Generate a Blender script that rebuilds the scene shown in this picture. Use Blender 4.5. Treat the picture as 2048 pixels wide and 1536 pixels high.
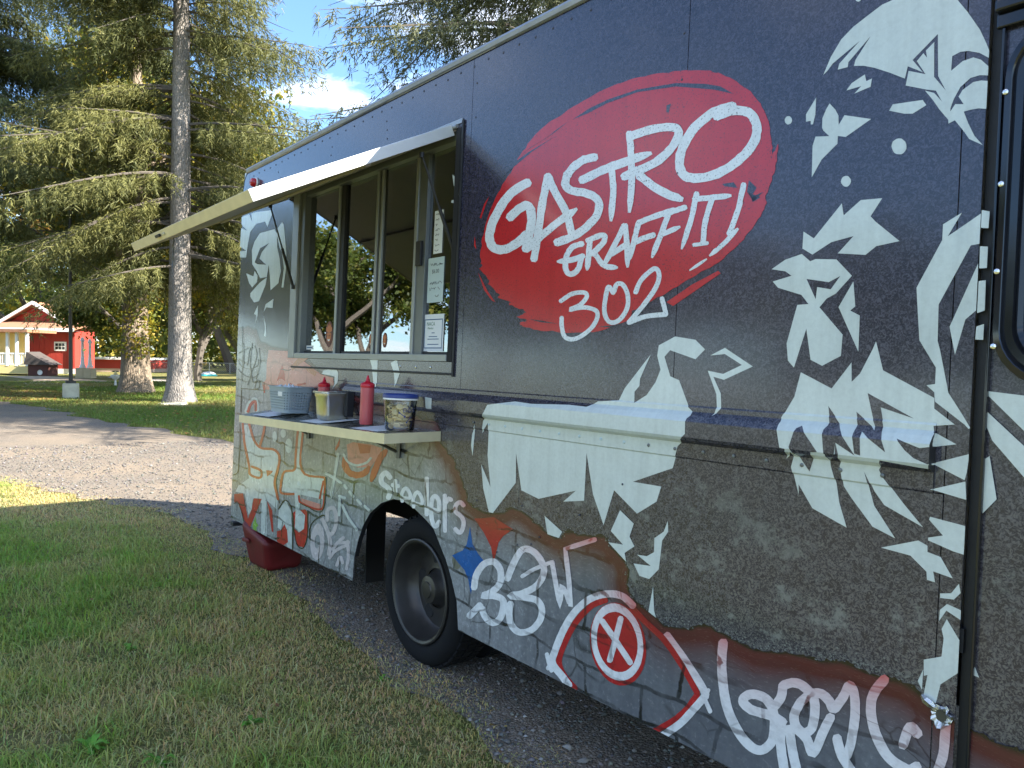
import bpy, bmesh, math, random
import numpy as np
from mathutils import Vector, Matrix
from mathutils.geometry import tessellate_polygon
for o in list(bpy.data.objects): bpy.data.objects.remove(o)
scene = bpy.context.scene
COL = scene.collection
# ------------------------------------------------------------------ camera, sky, sun, exposure
cam = bpy.data.cameras.new('camera'); cam.lens = 27.07; cam.sensor_width = 36; cam.clip_start = .05; cam.clip_end = 2000
co = bpy.data.objects.new('camera', cam); COL.objects.link(co)
co.matrix_world = Matrix(((.99989, -.0150, 0, 0), (.00051, .03422, -.99941, 0), (.01499, .9993, .03423, 1.6), (0, 0, 0, 1)))
scene.camera = co
SUN_DIR = Vector((-.7764, .1791, -.6043)).normalized()
SUN_ELEV, SUN_AZ = math.radians(37.2), math.radians(103.0)
w = bpy.data.worlds.new('World'); scene.world = w; w.use_nodes = True
nt = w.node_tree; nt.nodes.clear()
def WN(t, **k):
    n = nt.nodes.new(t)
    for a, b in k.items(): setattr(n, a, b)
    return n
sky = WN('ShaderNodeTexSky', sky_type='NISHITA', sun_disc=False, sun_elevation=SUN_ELEV, sun_rotation=SUN_AZ, air_density=1.0, dust_density=.6, ozone_density=2.2)
tc = WN('ShaderNodeTexCoord')
sx = WN('ShaderNodeSeparateXYZ'); nt.links.new(tc.outputs['Generated'], sx.inputs[0])
zz = WN('ShaderNodeMath', operation='MAXIMUM'); nt.links.new(sx.outputs[2], zz.inputs[0]); zz.inputs[1].default_value = .03
za = WN('ShaderNodeMath', operation='ADD'); nt.links.new(zz.outputs[0], za.inputs[0]); za.inputs[1].default_value = .18
dv = WN('ShaderNodeVectorMath', operation='DIVIDE'); nt.links.new(tc.outputs['Generated'], dv.inputs[0])
cb = WN('ShaderNodeCombineXYZ')
for i in range(3): nt.links.new(za.outputs[0], cb.inputs[i])
nt.links.new(cb.outputs[0], dv.inputs[1])
cl = WN('ShaderNodeTexNoise'); cl.inputs['Scale'].default_value = 1.9; cl.inputs['Detail'].default_value = 9; cl.inputs['Roughness'].default_value = .58; cl.inputs['Distortion'].default_value = .35
nt.links.new(dv.outputs[0], cl.inputs['Vector'])
cr_ = WN('ShaderNodeValToRGB'); cr_.color_ramp.elements[0].position = .50; cr_.color_ramp.elements[1].position = .72
nt.links.new(cl.outputs['Fac'], cr_.inputs[0])
mx = WN('ShaderNodeMix', data_type='RGBA'); nt.links.new(cr_.outputs['Color'], mx.inputs[0]); tint = WN('ShaderNodeMix', data_type='RGBA', blend_type='MULTIPLY'); tint.inputs[0].default_value = 1; nt.links.new(sky.outputs[0], tint.inputs[6]); tint.inputs[7].default_value = (.74, .88, 1.0, 1); nt.links.new(tint.outputs[2], mx.inputs[6]); mx.inputs[7].default_value = (7.6, 7.7, 8.0, 1)
bg = WN('ShaderNodeBackground'); bg.inputs[1].default_value = .10; nt.links.new(mx.outputs[2], bg.inputs[0])
wo = WN('ShaderNodeOutputWorld'); nt.links.new(bg.outputs[0], wo.inputs[0])
sun = bpy.data.lights.new('sun', 'SUN'); sun.energy = 5.0; sun.angle = math.radians(.53); sun.color = (1, .93, .82)
so = bpy.data.objects.new('sun', sun); COL.objects.link(so); so.rotation_euler = SUN_DIR.to_track_quat('-Z', 'Y').to_euler(); so.location = (20, -5, 30)
vs = scene.view_settings; vs.view_transform = 'Standard'; vs.look = 'None'; vs.gamma = 1; vs.exposure = 2.05; vs.use_curve_mapping = False
# ------------------------------------------------------------------ helpers
rnd = random.Random(7)
def tag(o, label=None, cat=None, group=None, kind=None):
    if label: o['label'] = label
    if cat: o['category'] = cat
    if group: o['group'] = group
    if kind: o['kind'] = kind
    return o
def link(name, me, mat=None, parent=None, smooth=False):
    o = bpy.data.objects.new(name, me); COL.objects.link(o)
    if mat is not None:
        if isinstance(mat, (list, tuple)):
            for m in mat: me.materials.append(m)
        elif not me.materials: me.materials.append(mat)
    if parent: o.parent = parent
    if smooth and len(me.polygons): me.polygons.foreach_set('use_smooth', [True]*len(me.polygons))
    return o
def empty(name, loc=(0,0,0), rz=0, parent=None):
    o = bpy.data.objects.new(name, None); COL.objects.link(o); o.location = loc; o.rotation_euler = (0,0,rz); o.empty_display_size = .1
    if parent: o.parent = parent
    return o
class MB:
    def __init__(s): s.v = []; s.f = []; s.mi = []
    def add(s, vs, fs, mi=0):
        b = len(s.v); s.v += [tuple(v) for v in vs]; s.f += [tuple(b+i for i in f) for f in fs]; s.mi += [mi]*len(fs); return s
    def box(s, x0, x1, y0, y1, z0, z1, mi=0):
        return s.add([(x0,y0,z0),(x1,y0,z0),(x1,y1,z0),(x0,y1,z0),(x0,y0,z1),(x1,y0,z1),(x1,y1,z1),(x0,y1,z1)],
              [(0,3,2,1),(4,5,6,7),(0,1,5,4),(1,2,6,5),(2,3,7,6),(3,0,4,7)], mi)
    def hexa(s, p, mi=0):   # 8 points, bottom loop then top loop
        return s.add(p, [(0,3,2,1),(4,5,6,7),(0,1,5,4),(1,2,6,5),(2,3,7,6),(3,0,4,7)], mi)
    def tube(s, pts, rad, n=8, cap=True, mi=0, squash=None):
        pts = [Vector(p) for p in pts]; rads = rad if isinstance(rad, (list, tuple)) else [rad]*len(pts)
        vs = []; prev = None
        for i, p in enumerate(pts):
            t = (pts[min(i+1, len(pts)-1)] - pts[max(i-1, 0)]).normalized()
            a = prev if prev is not None else (Vector((0,0,1)) if abs(t.z) < .9 else Vector((1,0,0)))
            u = (a - t*a.dot(t)).normalized(); prev = u; b = t.cross(u)
            for k in range(n):
                an = 2*math.pi*k/n; vs.append(p + (u*math.cos(an) + b*math.sin(an))*rads[i])
        fs = []
        for i in range(len(pts)-1):
            for k in range(n): fs.append((i*n+k, i*n+(k+1) % n, (i+1)*n+(k+1) % n, (i+1)*n+k))
        if cap: fs += [tuple(range(n))[::-1], tuple((len(pts)-1)*n+k for k in range(n))]
        return s.add(vs, fs, mi)
    def lathe(s, prof, n=32, axis='z', c=(0,0,0), mi=0):
        vs = []; m = len(prof)
        for k in range(n):
            a = 2*math.pi*k/n
            for r, h in prof:
                x, y = r*math.cos(a), r*math.sin(a)
                vs.append((c[0]+x, c[1]+y, c[2]+h) if axis == 'z' else (c[0]+x, c[1]+h, c[2]+y))
        fs = []
        for k in range(n):
            for i in range(m-1):
                q = (k*m+i, ((k+1) % n)*m+i, ((k+1) % n)*m+i+1, k*m+i+1); fs.append(q if axis == 'z' else q[::-1])
        return s.add(vs, fs, mi)
    def build(s, name, mat, parent=None, smooth=False, bevel=0, seg=2):
        me = bpy.data.meshes.new(name); me.from_pydata(s.v, [], s.f); me.update()
        o = link(name, me, mat, parent, smooth)
        if isinstance(mat, (list, tuple)): me.polygons.foreach_set('material_index', s.mi)
        if smooth:
            try: me.set_sharp_from_angle(angle=math.radians(38))
            except Exception: pass
        if bevel:
            m = o.modifiers.new('bevel', 'BEVEL'); m.width = bevel; m.segments = seg; m.limit_method = 'ANGLE'; m.angle_limit = math.radians(35)
        return o
def np_mesh(name, V, F, mat, parent=None, col=None, smooth=False):
    V = np.asarray(V, np.float32); F = np.asarray(F, np.int32); k = F.shape[1]
    me = bpy.data.meshes.new(name); me.vertices.add(len(V)); me.vertices.foreach_set('co', V.ravel())
    me.loops.add(F.size); me.loops.foreach_set('vertex_index', F.ravel())
    me.polygons.add(len(F)); me.polygons.foreach_set('loop_start', np.arange(0, F.size, k, dtype=np.int32))
    if col is not None:
        at = me.attributes.new('col', 'FLOAT_COLOR', 'POINT'); c = np.ones((len(V), 4), np.float32); c[:, :3] = col; at.data.foreach_set('color', c.ravel())
    me.update(); me.validate()
    return link(name, me, mat, parent, smooth)
# ------------------------------------------------------------------ materials
class NT:
    def __init__(s, name):
        s.m = bpy.data.materials.new(name); s.m.use_nodes = True; s.t = s.m.node_tree; s.t.nodes.clear()
        s.out = s.t.nodes.new('ShaderNodeOutputMaterial')
    def n(s, t, ins=None, **k):
        q = s.t.nodes.new('ShaderNode'+t)
        for a, b in k.items(): setattr(q, a, b)
        for a, b in (ins or {}).items(): s.set(q.inputs[a], b)
        return q
    def set(s, sock, v):
        if isinstance(v, bpy.types.NodeSocket): s.t.links.new(v, sock)
        elif isinstance(v, bpy.types.Node): s.t.links.new(v.outputs[0], sock)
        elif isinstance(v, (tuple, list)) and len(v) == 3 and sock.type == 'RGBA': sock.default_value = (*v, 1)
        else: sock.default_value = v
    def mix(s, f, a, b, mode='MIX'):
        q = s.n('Mix', {0: f, 6: a, 7: b}, data_type='RGBA', blend_type=mode); return q.outputs[2]
    def math(s, op, a, b=0., c=None):
        d = {0: a, 1: b}
        if c is not None: d[2] = c
        return s.n('Math', d, operation=op).outputs[0]
    def ramp(s, f, stops):
        q = s.n('ValToRGB', {0: f}); e = q.color_ramp.elements
        while len(e) < len(stops): e.new(.5)
        for i, (p, c) in enumerate(stops):
            e[i].position = p; e[i].color = (*c, 1) if isinstance(c, (tuple, list)) else (c, c, c, 1)
        return q.outputs[0]
    def noise(s, vec, scale, detail=4, rough=.55, dist=0.):
        return s.n('TexNoise', {'Vector': vec, 'Scale': scale, 'Detail': detail, 'Roughness': rough, 'Distortion': dist}).outputs[0]
    def coord(s, which='Object'): return s.n('TexCoord').outputs[which]
    def scale(s, vec, sc): return s.n('Mapping', {0: vec, 3: sc}).outputs[0]
    def bump(s, h, strength=.3, dist=.01): return s.n('Bump', {'Height': h, 'Strength': strength, 'Distance': dist}).outputs[0]
    def pbr(s, color, rough=.6, metal=0., normal=None, spec=.5, **k):
        p = s.n('BsdfPrincipled', {'Base Color': color, 'Roughness': rough, 'Metallic': metal, 'Specular IOR Level': spec})
        if normal is not None: s.set(p.inputs['Normal'], normal)
        for a, b in k.items(): s.set(p.inputs[a.replace('_', ' ')], b)
        s.t.links.new(p.outputs[0], s.out.inputs[0]); return p
def simple(name, color, rough=.6, metal=0., var=.12, scale=8., bump=0., spec=.5, **k):
    t = NT(name); v = t.coord()
    nz = t.noise(v, scale, 5)
    c = t.mix(nz, tuple(x*(1-var) for x in color), tuple(min(1, x*(1+var)) for x in color))
    nb = t.bump(t.noise(v, scale*6, 4), bump, .004) if bump else None
    rg = t.math('MULTIPLY_ADD', nz, .16, rough-.08)
    t.pbr(c, rg, metal, nb, spec, **k); return t.m
# ---- printed wrap: every mesh on the truck side carries the attribute 'sv' = (metres along, metres up, nearness of the torn edge)
def sv_nodes(t):
    a = t.n('Attribute', attribute_name='sv'); return a.outputs['Vector']
def wall_print(t, sv):
    """brick-wall print: returns crack mask (1 in a joint) and a tone"""
    wob = t.n('TexNoise', {'Vector': sv, 'Scale': 7., 'Detail': 6}).outputs['Color']
    off = t.n('VectorMath', {0: wob, 1: (.5, .5, .5)}, operation='SUBTRACT').outputs[0]
    off = t.n('VectorMath', {0: off, 'Scale': .05}, operation='SCALE').outputs[0]
    big = t.n('TexNoise', {'Vector': sv, 'Scale': 1.6, 'Detail': 2}).outputs['Color']
    big = t.n('VectorMath', {0: t.n('VectorMath', {0: big, 1: (.5, .5, .5)}, operation='SUBTRACT').outputs[0], 'Scale': .15}, operation='SCALE').outputs[0]
    off = t.n('VectorMath', {0: off, 1: big}, operation='ADD').outputs[0]
    p = t.n('VectorMath', {0: sv, 1: off}, operation='ADD').outputs[0]
    flat = t.n('VectorMath', {0: p, 1: (1, 1, 0)}, operation='MULTIPLY').outputs[0]
    br = t.n('TexBrick', {'Vector': flat, 'Color1': (.45, .45, .45), 'Color2': (.9, .9, .9), 'Mortar': (0, 0, 0), 'Scale': 1., 'Mortar Size': .010, 'Mortar Smooth': .55, 'Bias': 0., 'Brick Width': .30, 'Row Height': .135})
    gate = t.ramp(t.noise(sv, 5.5, 5), [(.40, 0.0), (.62, 1.)])
    crack = t.math('MULTIPLY', br.outputs['Fac'], gate)
    fine = t.n('TexVoronoi', {'Vector': p, 'Scale': 5.}, feature='DISTANCE_TO_EDGE').outputs[0]
    fc = t.math('MULTIPLY', t.ramp(fine, [(.0, 1.), (.022, 0.)]), t.ramp(t.noise(sv, 3.1, 3), [(.52, 0.), (.62, .75)]))
    crack = t.math('MAXIMUM', crack, fc)
    return crack, br.outputs['Color']
def print_mat(name, color, glow=None, rough=.2, brick=True, speck=0., amt=.85):
    t = NT(name); sv = sv_nodes(t)
    nz = t.noise(sv, 9., 6, .62)
    c = t.mix(nz, tuple(x*.84 for x in color), tuple(min(1, x*1.1) for x in color))
    if brick:
        ck, tone = wall_print(t, sv)
        st = t.ramp(t.noise(sv, 26., 5, .65), [(.33, .45), (.55, 1.)])
        c = t.mix(.4, c, st, 'MULTIPLY')
        c = t.mix(t.math('MULTIPLY', ck, amt), c, (.012, .012, .015))
    if speck:
        sp = t.ramp(t.noise(sv, 150., 2, .5), [(.60, 0.), (.66, 1.)])
        sp = t.math('MULTIPLY', sp, t.ramp(t.noise(sv, 6., 4), [(.35, .35), (.6, 1.)]))
        c = t.mix(t.math('MULTIPLY', sp, speck), c, (.02, .015, .025))
    if glow:
        sz = t.n('SeparateXYZ', {0: sv}).outputs[2]
        c = t.mix(t.math('MULTIPLY', sz, .92), c, glow)
    if not brick:
        c = t.mix(.22, c, t.ramp(t.noise(sv, 70., 4, .7), [(.3, .55), (.6, 1.)]), 'MULTIPLY')
        c = t.mix(.18, c, t.ramp(t.noise(t.scale(sv, (30, 1.5, 0)), 1., 4), [(.3, .4), (.6, 1.)]), 'MULTIPLY')
    nb = t.bump(t.math('ADD', t.math('MULTIPLY', t.noise(t.scale(sv, (1, 1, 0)), 1.7, 4), 1.), t.math('MULTIPLY', t.noise(sv, 55., 3), .03)), .10, .03)
    t.pbr(c, t.math('MULTIPLY_ADD', nz, .12, rough), 0, nb, .5, Coat_Weight=.35, Coat_Roughness=.12); return t.m
def dark_wrap(name='wrap dark stone print', seed=0.):
    t = NT(name); sv = sv_nodes(t)
    g = t.noise(sv, 88., 3, .55, 1.8)
    g2 = t.noise(sv, 260., 2, .5)
    patch = t.noise(sv, 2.6, 7, .66)
    sz = t.n('SeparateXYZ', {0: sv})
    low = t.n('MapRange', {0: sz.outputs[1], 1: 1.9, 2: .55, 3: 0., 4: 1.}).outputs[0]      # the print itself is coarser and paler towards the torn edge
    worm = t.ramp(g, [(.44, 0.), (.63, 1.)])
    base = t.mix(worm, (.018, .017, .031), (.062, .058, .092))
    base = t.mix(t.math('MULTIPLY', low, worm), base, (.135, .13, .122))
    chip = t.ramp(t.noise(sv, 4.2, 10, .78), [(.545, 0.), (.60, 1.)])
    chip = t.math('MULTIPLY', chip, t.ramp(low, [(.35, 0.), (.8, .8)]))
    base = t.mix(chip, base, (.18, .19, .18))
    base = t.mix(t.math('MULTIPLY', t.ramp(patch, [(.5, 0.), (.72, 1.)]), .35), base, (.055, .045, .05))
    base = t.mix(t.math('MULTIPLY', t.ramp(g2, [(.62, 0.), (.7, 1.)]), .28), base, (.09, .09, .11))
    nb = t.bump(t.noise(t.scale(sv, (1, 1, 0)), 1.7, 4), .10, .03)
    t.pbr(base, t.math('MULTIPLY_ADD', g, .12, .17), 0, nb, .5, Coat_Weight=.4, Coat_Roughness=.1); return t.m
def brick_wall_mat():
    t = NT('wrap brick wall print'); sv = sv_nodes(t)
    ck, tone = wall_print(t, sv)
    nz = t.noise(sv, 4., 8, .7); n2 = t.noise(sv, 45., 5, .65)
    c = t.mix(nz, (.15, .16, .175), (.58, .60, .61))
    c = t.mix(.35, c, tone, 'MULTIPLY')
    c = t.mix(.55, c, t.ramp(n2, [(.3, .35), (.62, 1.)]), 'MULTIPLY')
    drip = t.ramp(t.noise(t.scale(sv, (22, 1.2, 0)), 1., 4), [(.35, .55), (.6, 1.)])
    c = t.mix(.5, c, drip, 'MULTIPLY')
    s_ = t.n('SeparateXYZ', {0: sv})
    front = t.n('MapRange', {0: s_.outputs[0], 1: 2.9, 2: 4.2, 3: 0., 4: .74}).outputs[0]  # rear left paler than the front: bounce off lit gravel put into the colour
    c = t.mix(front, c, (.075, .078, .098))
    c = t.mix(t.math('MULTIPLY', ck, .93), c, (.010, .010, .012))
    gl = s_.outputs[2]
    gcol = t.mix(t.noise(sv, 5., 3), (.055, .008, .011), (.115, .018, .017))
    c = t.mix(t.ramp(gl, [(.1, 0.), (.62, .95)]), c, gcol)
    c = t.mix(t.ramp(gl, [(.86, 0.), (.985, .92)]), c, (.012, .012, .008))
    t.pbr(c, t.math('MULTIPLY_ADD', n2, .12, .2), 0, t.bump(n2, .05, .002), .5, Coat_Weight=.3, Coat_Roughness=.12); return t.m
GLOWRED = (.30, .030, .026)
PM = {
 'white': print_mat('wrap pale shape', (.60, .655, .625), None, .16, False),
 'dark': dark_wrap(),
 'red': print_mat('wrap logo red', (.50, .018, .024), None, .18, False, .85),
 'logowhite': print_mat('wrap logo white', (.72, .76, .78), None, .18, False, .8),
 'gwhite': print_mat('graffiti white', (.76, .78, .79), (.50, .06, .055)),
 'pale': print_mat('graffiti pale grey green', (.56, .61, .58), (.42, .06, .05), amt=.7),
 'pinkw': print_mat('graffiti pinkish grey', (.56, .51, .51), (.42, .06, .05)),
 'pink': print_mat('graffiti pink', (.60, .24, .21), (.42, .09, .06), amt=.6),
 'red2': print_mat('graffiti red', (.45, .022, .026), (.20, .016, .016)),
 'blue': print_mat('graffiti blue', (.010, .10, .34), None),
 'olive': print_mat('graffiti olive', (.16, .16, .13), None),
 'orange': print_mat('graffiti orange', (.46, .075, .04), (.35, .04, .03), amt=.6),
 'orange2': print_mat('graffiti rust', (.42, .12, .04), None, amt=.6),
 'green': print_mat('graffiti green', (.22, .42, .08), None),
 'black': print_mat('graffiti black', (.012, .012, .014), None, brick=False),
}
M = {
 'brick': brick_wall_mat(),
 'alu': simple('brushed aluminium', (.62, .62, .60), .38, .85, .12, 30, .05),
 'alu_white': simple('pale aluminium sheet', (.66, .67, .66), .42, .35, .1, 12, .04),
 'alu_frame': simple('grey window frame aluminium', (.33, .34, .33), .45, .55, .15, 20, .05),
 'alu_dull': simple('dull window frame aluminium', (.17, .18, .18), .45, .6, .15, 20, .05),
 'gutter': simple('weathered gutter aluminium', (.34, .35, .36), .42, .6, .3, 14, .1),
 'steel': simple('stainless steel', (.52, .50, .47), .27, 1., .15, 18, .06),
 'black': simple('black rubber', (.012, .012, .014), .55, 0, .3, 20, .15),
 'tyre': simple('tyre rubber', (.0065, .0068, .008), .85, 0, .45, 25, .3, .25),
 'rim': simple('painted wheel steel', (.058, .054, .050), .38, .5, .45, 10, .12),
 'under': simple('underbody paint', (.012, .012, .013), .85, 0, .3, 6),
 'gloss_black': simple('gloss black paint', (.010, .011, .016), .12, 0, .2, 8),
 'inner': simple('interior panel', (.42, .37, .30), .6, 0, .2, 5),
 'red_lens': simple('red lamp lens', (.42, .01, .015), .12, 0, .1, 30),
 'white_pl': simple('white plastic', (.75, .75, .74), .4, 0, .06, 20),
 'chrome': simple('rivet metal', (.75, .75, .76), .25, 1, .1, 40),
 'rivet': simple('wrapped rivet head', (.05, .05, .07), .22, 0, .2, 60),
 'ply': simple('hatch underside sheet', (.30, .27, .21), .5, .25, .2, 9, .05),
 'trim': simple('hatch edge channel', (.66, .58, .38), .40, .35, .2, 14, .08),  # yellow of reflected lit grass put into the edge colour
 'hose': simple('red squeeze bottle', (.50, .085, .09), .35, 0, .08, 30, 0, .5, Subsurface_Weight=.15),
 'cap_red': simple('red bottle cap', (.55, .012, .03), .32, 0, .08, 30),
 'basket': simple('grey blue plastic', (.27, .33, .37), .45, 0, .1, 20),
 'paper': simple('white paper', (.74, .76, .78), .7, 0, .04, 30),
 'paper_b': simple('pale blue note paper', (.50, .60, .62), .7, 0, .05, 30),
 'ink': simple('pen ink', (.02, .02, .03), .6, 0, .1, 30),
 'blue_lid': simple('blue lid', (.02, .045, .22), .35, 0, .1, 30),
 'biscuit': simple('pale biscuit', (.90, .72, .47), .8, 0, .25, 30, .2),
 'red_block': simple('scuffed red plastic', (.12, .006, .007), .55, 0, .6, 7, .25),
 'foil': simple('torn bright aluminium', (.62, .62, .60), .25, 1., .2, 60, .4),
 'gold': simple('sticker orange', (.50, .15, .04), .5, 0, .4, 120),
 'sticker_dark': simple('sticker dark red', (.12, .02, .012), .5, 0, .4, 60),
 'hole': simple('hole lining', (.06, .055, .035), .7),
}
def glass_mat(name, tint=(.42, .46, .46), boost=.06, rough=.0):
    t = NT(name)
    fr = t.n('Fresnel', {'IOR': 1.55}).outputs[0]
    f = t.math('MINIMUM', t.math('MULTIPLY_ADD', fr, 1.5, boost), 1.)
    a = t.n('BsdfTransparent', {'Color': tint}); b = t.n('BsdfGlossy', {'Color': (.95, .97, 1.), 'Roughness': rough})
    m = t.n('MixShader', {0: f, 1: a.outputs[0], 2: b.outputs[0]}); t.t.links.new(m.outputs[0], t.out.inputs[0]); return t.m
M['glass'] = glass_mat('window glass', (.50, .50, .47), .17, .012)
M['tub'] = glass_mat('clear tub plastic', (.98, .98, .98), .0, .08)
M['film'] = simple('milky plastic bag', (.70, .72, .74), .25, 0, .1, 20, .1)
t = NT('glowing bar'); t.t.links.new(t.n('Emission', {'Color': (.85, .93, 1.), 'Strength': 5.}).outputs[0], t.out.inputs[0]); M['bar_glow'] = t.m
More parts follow.
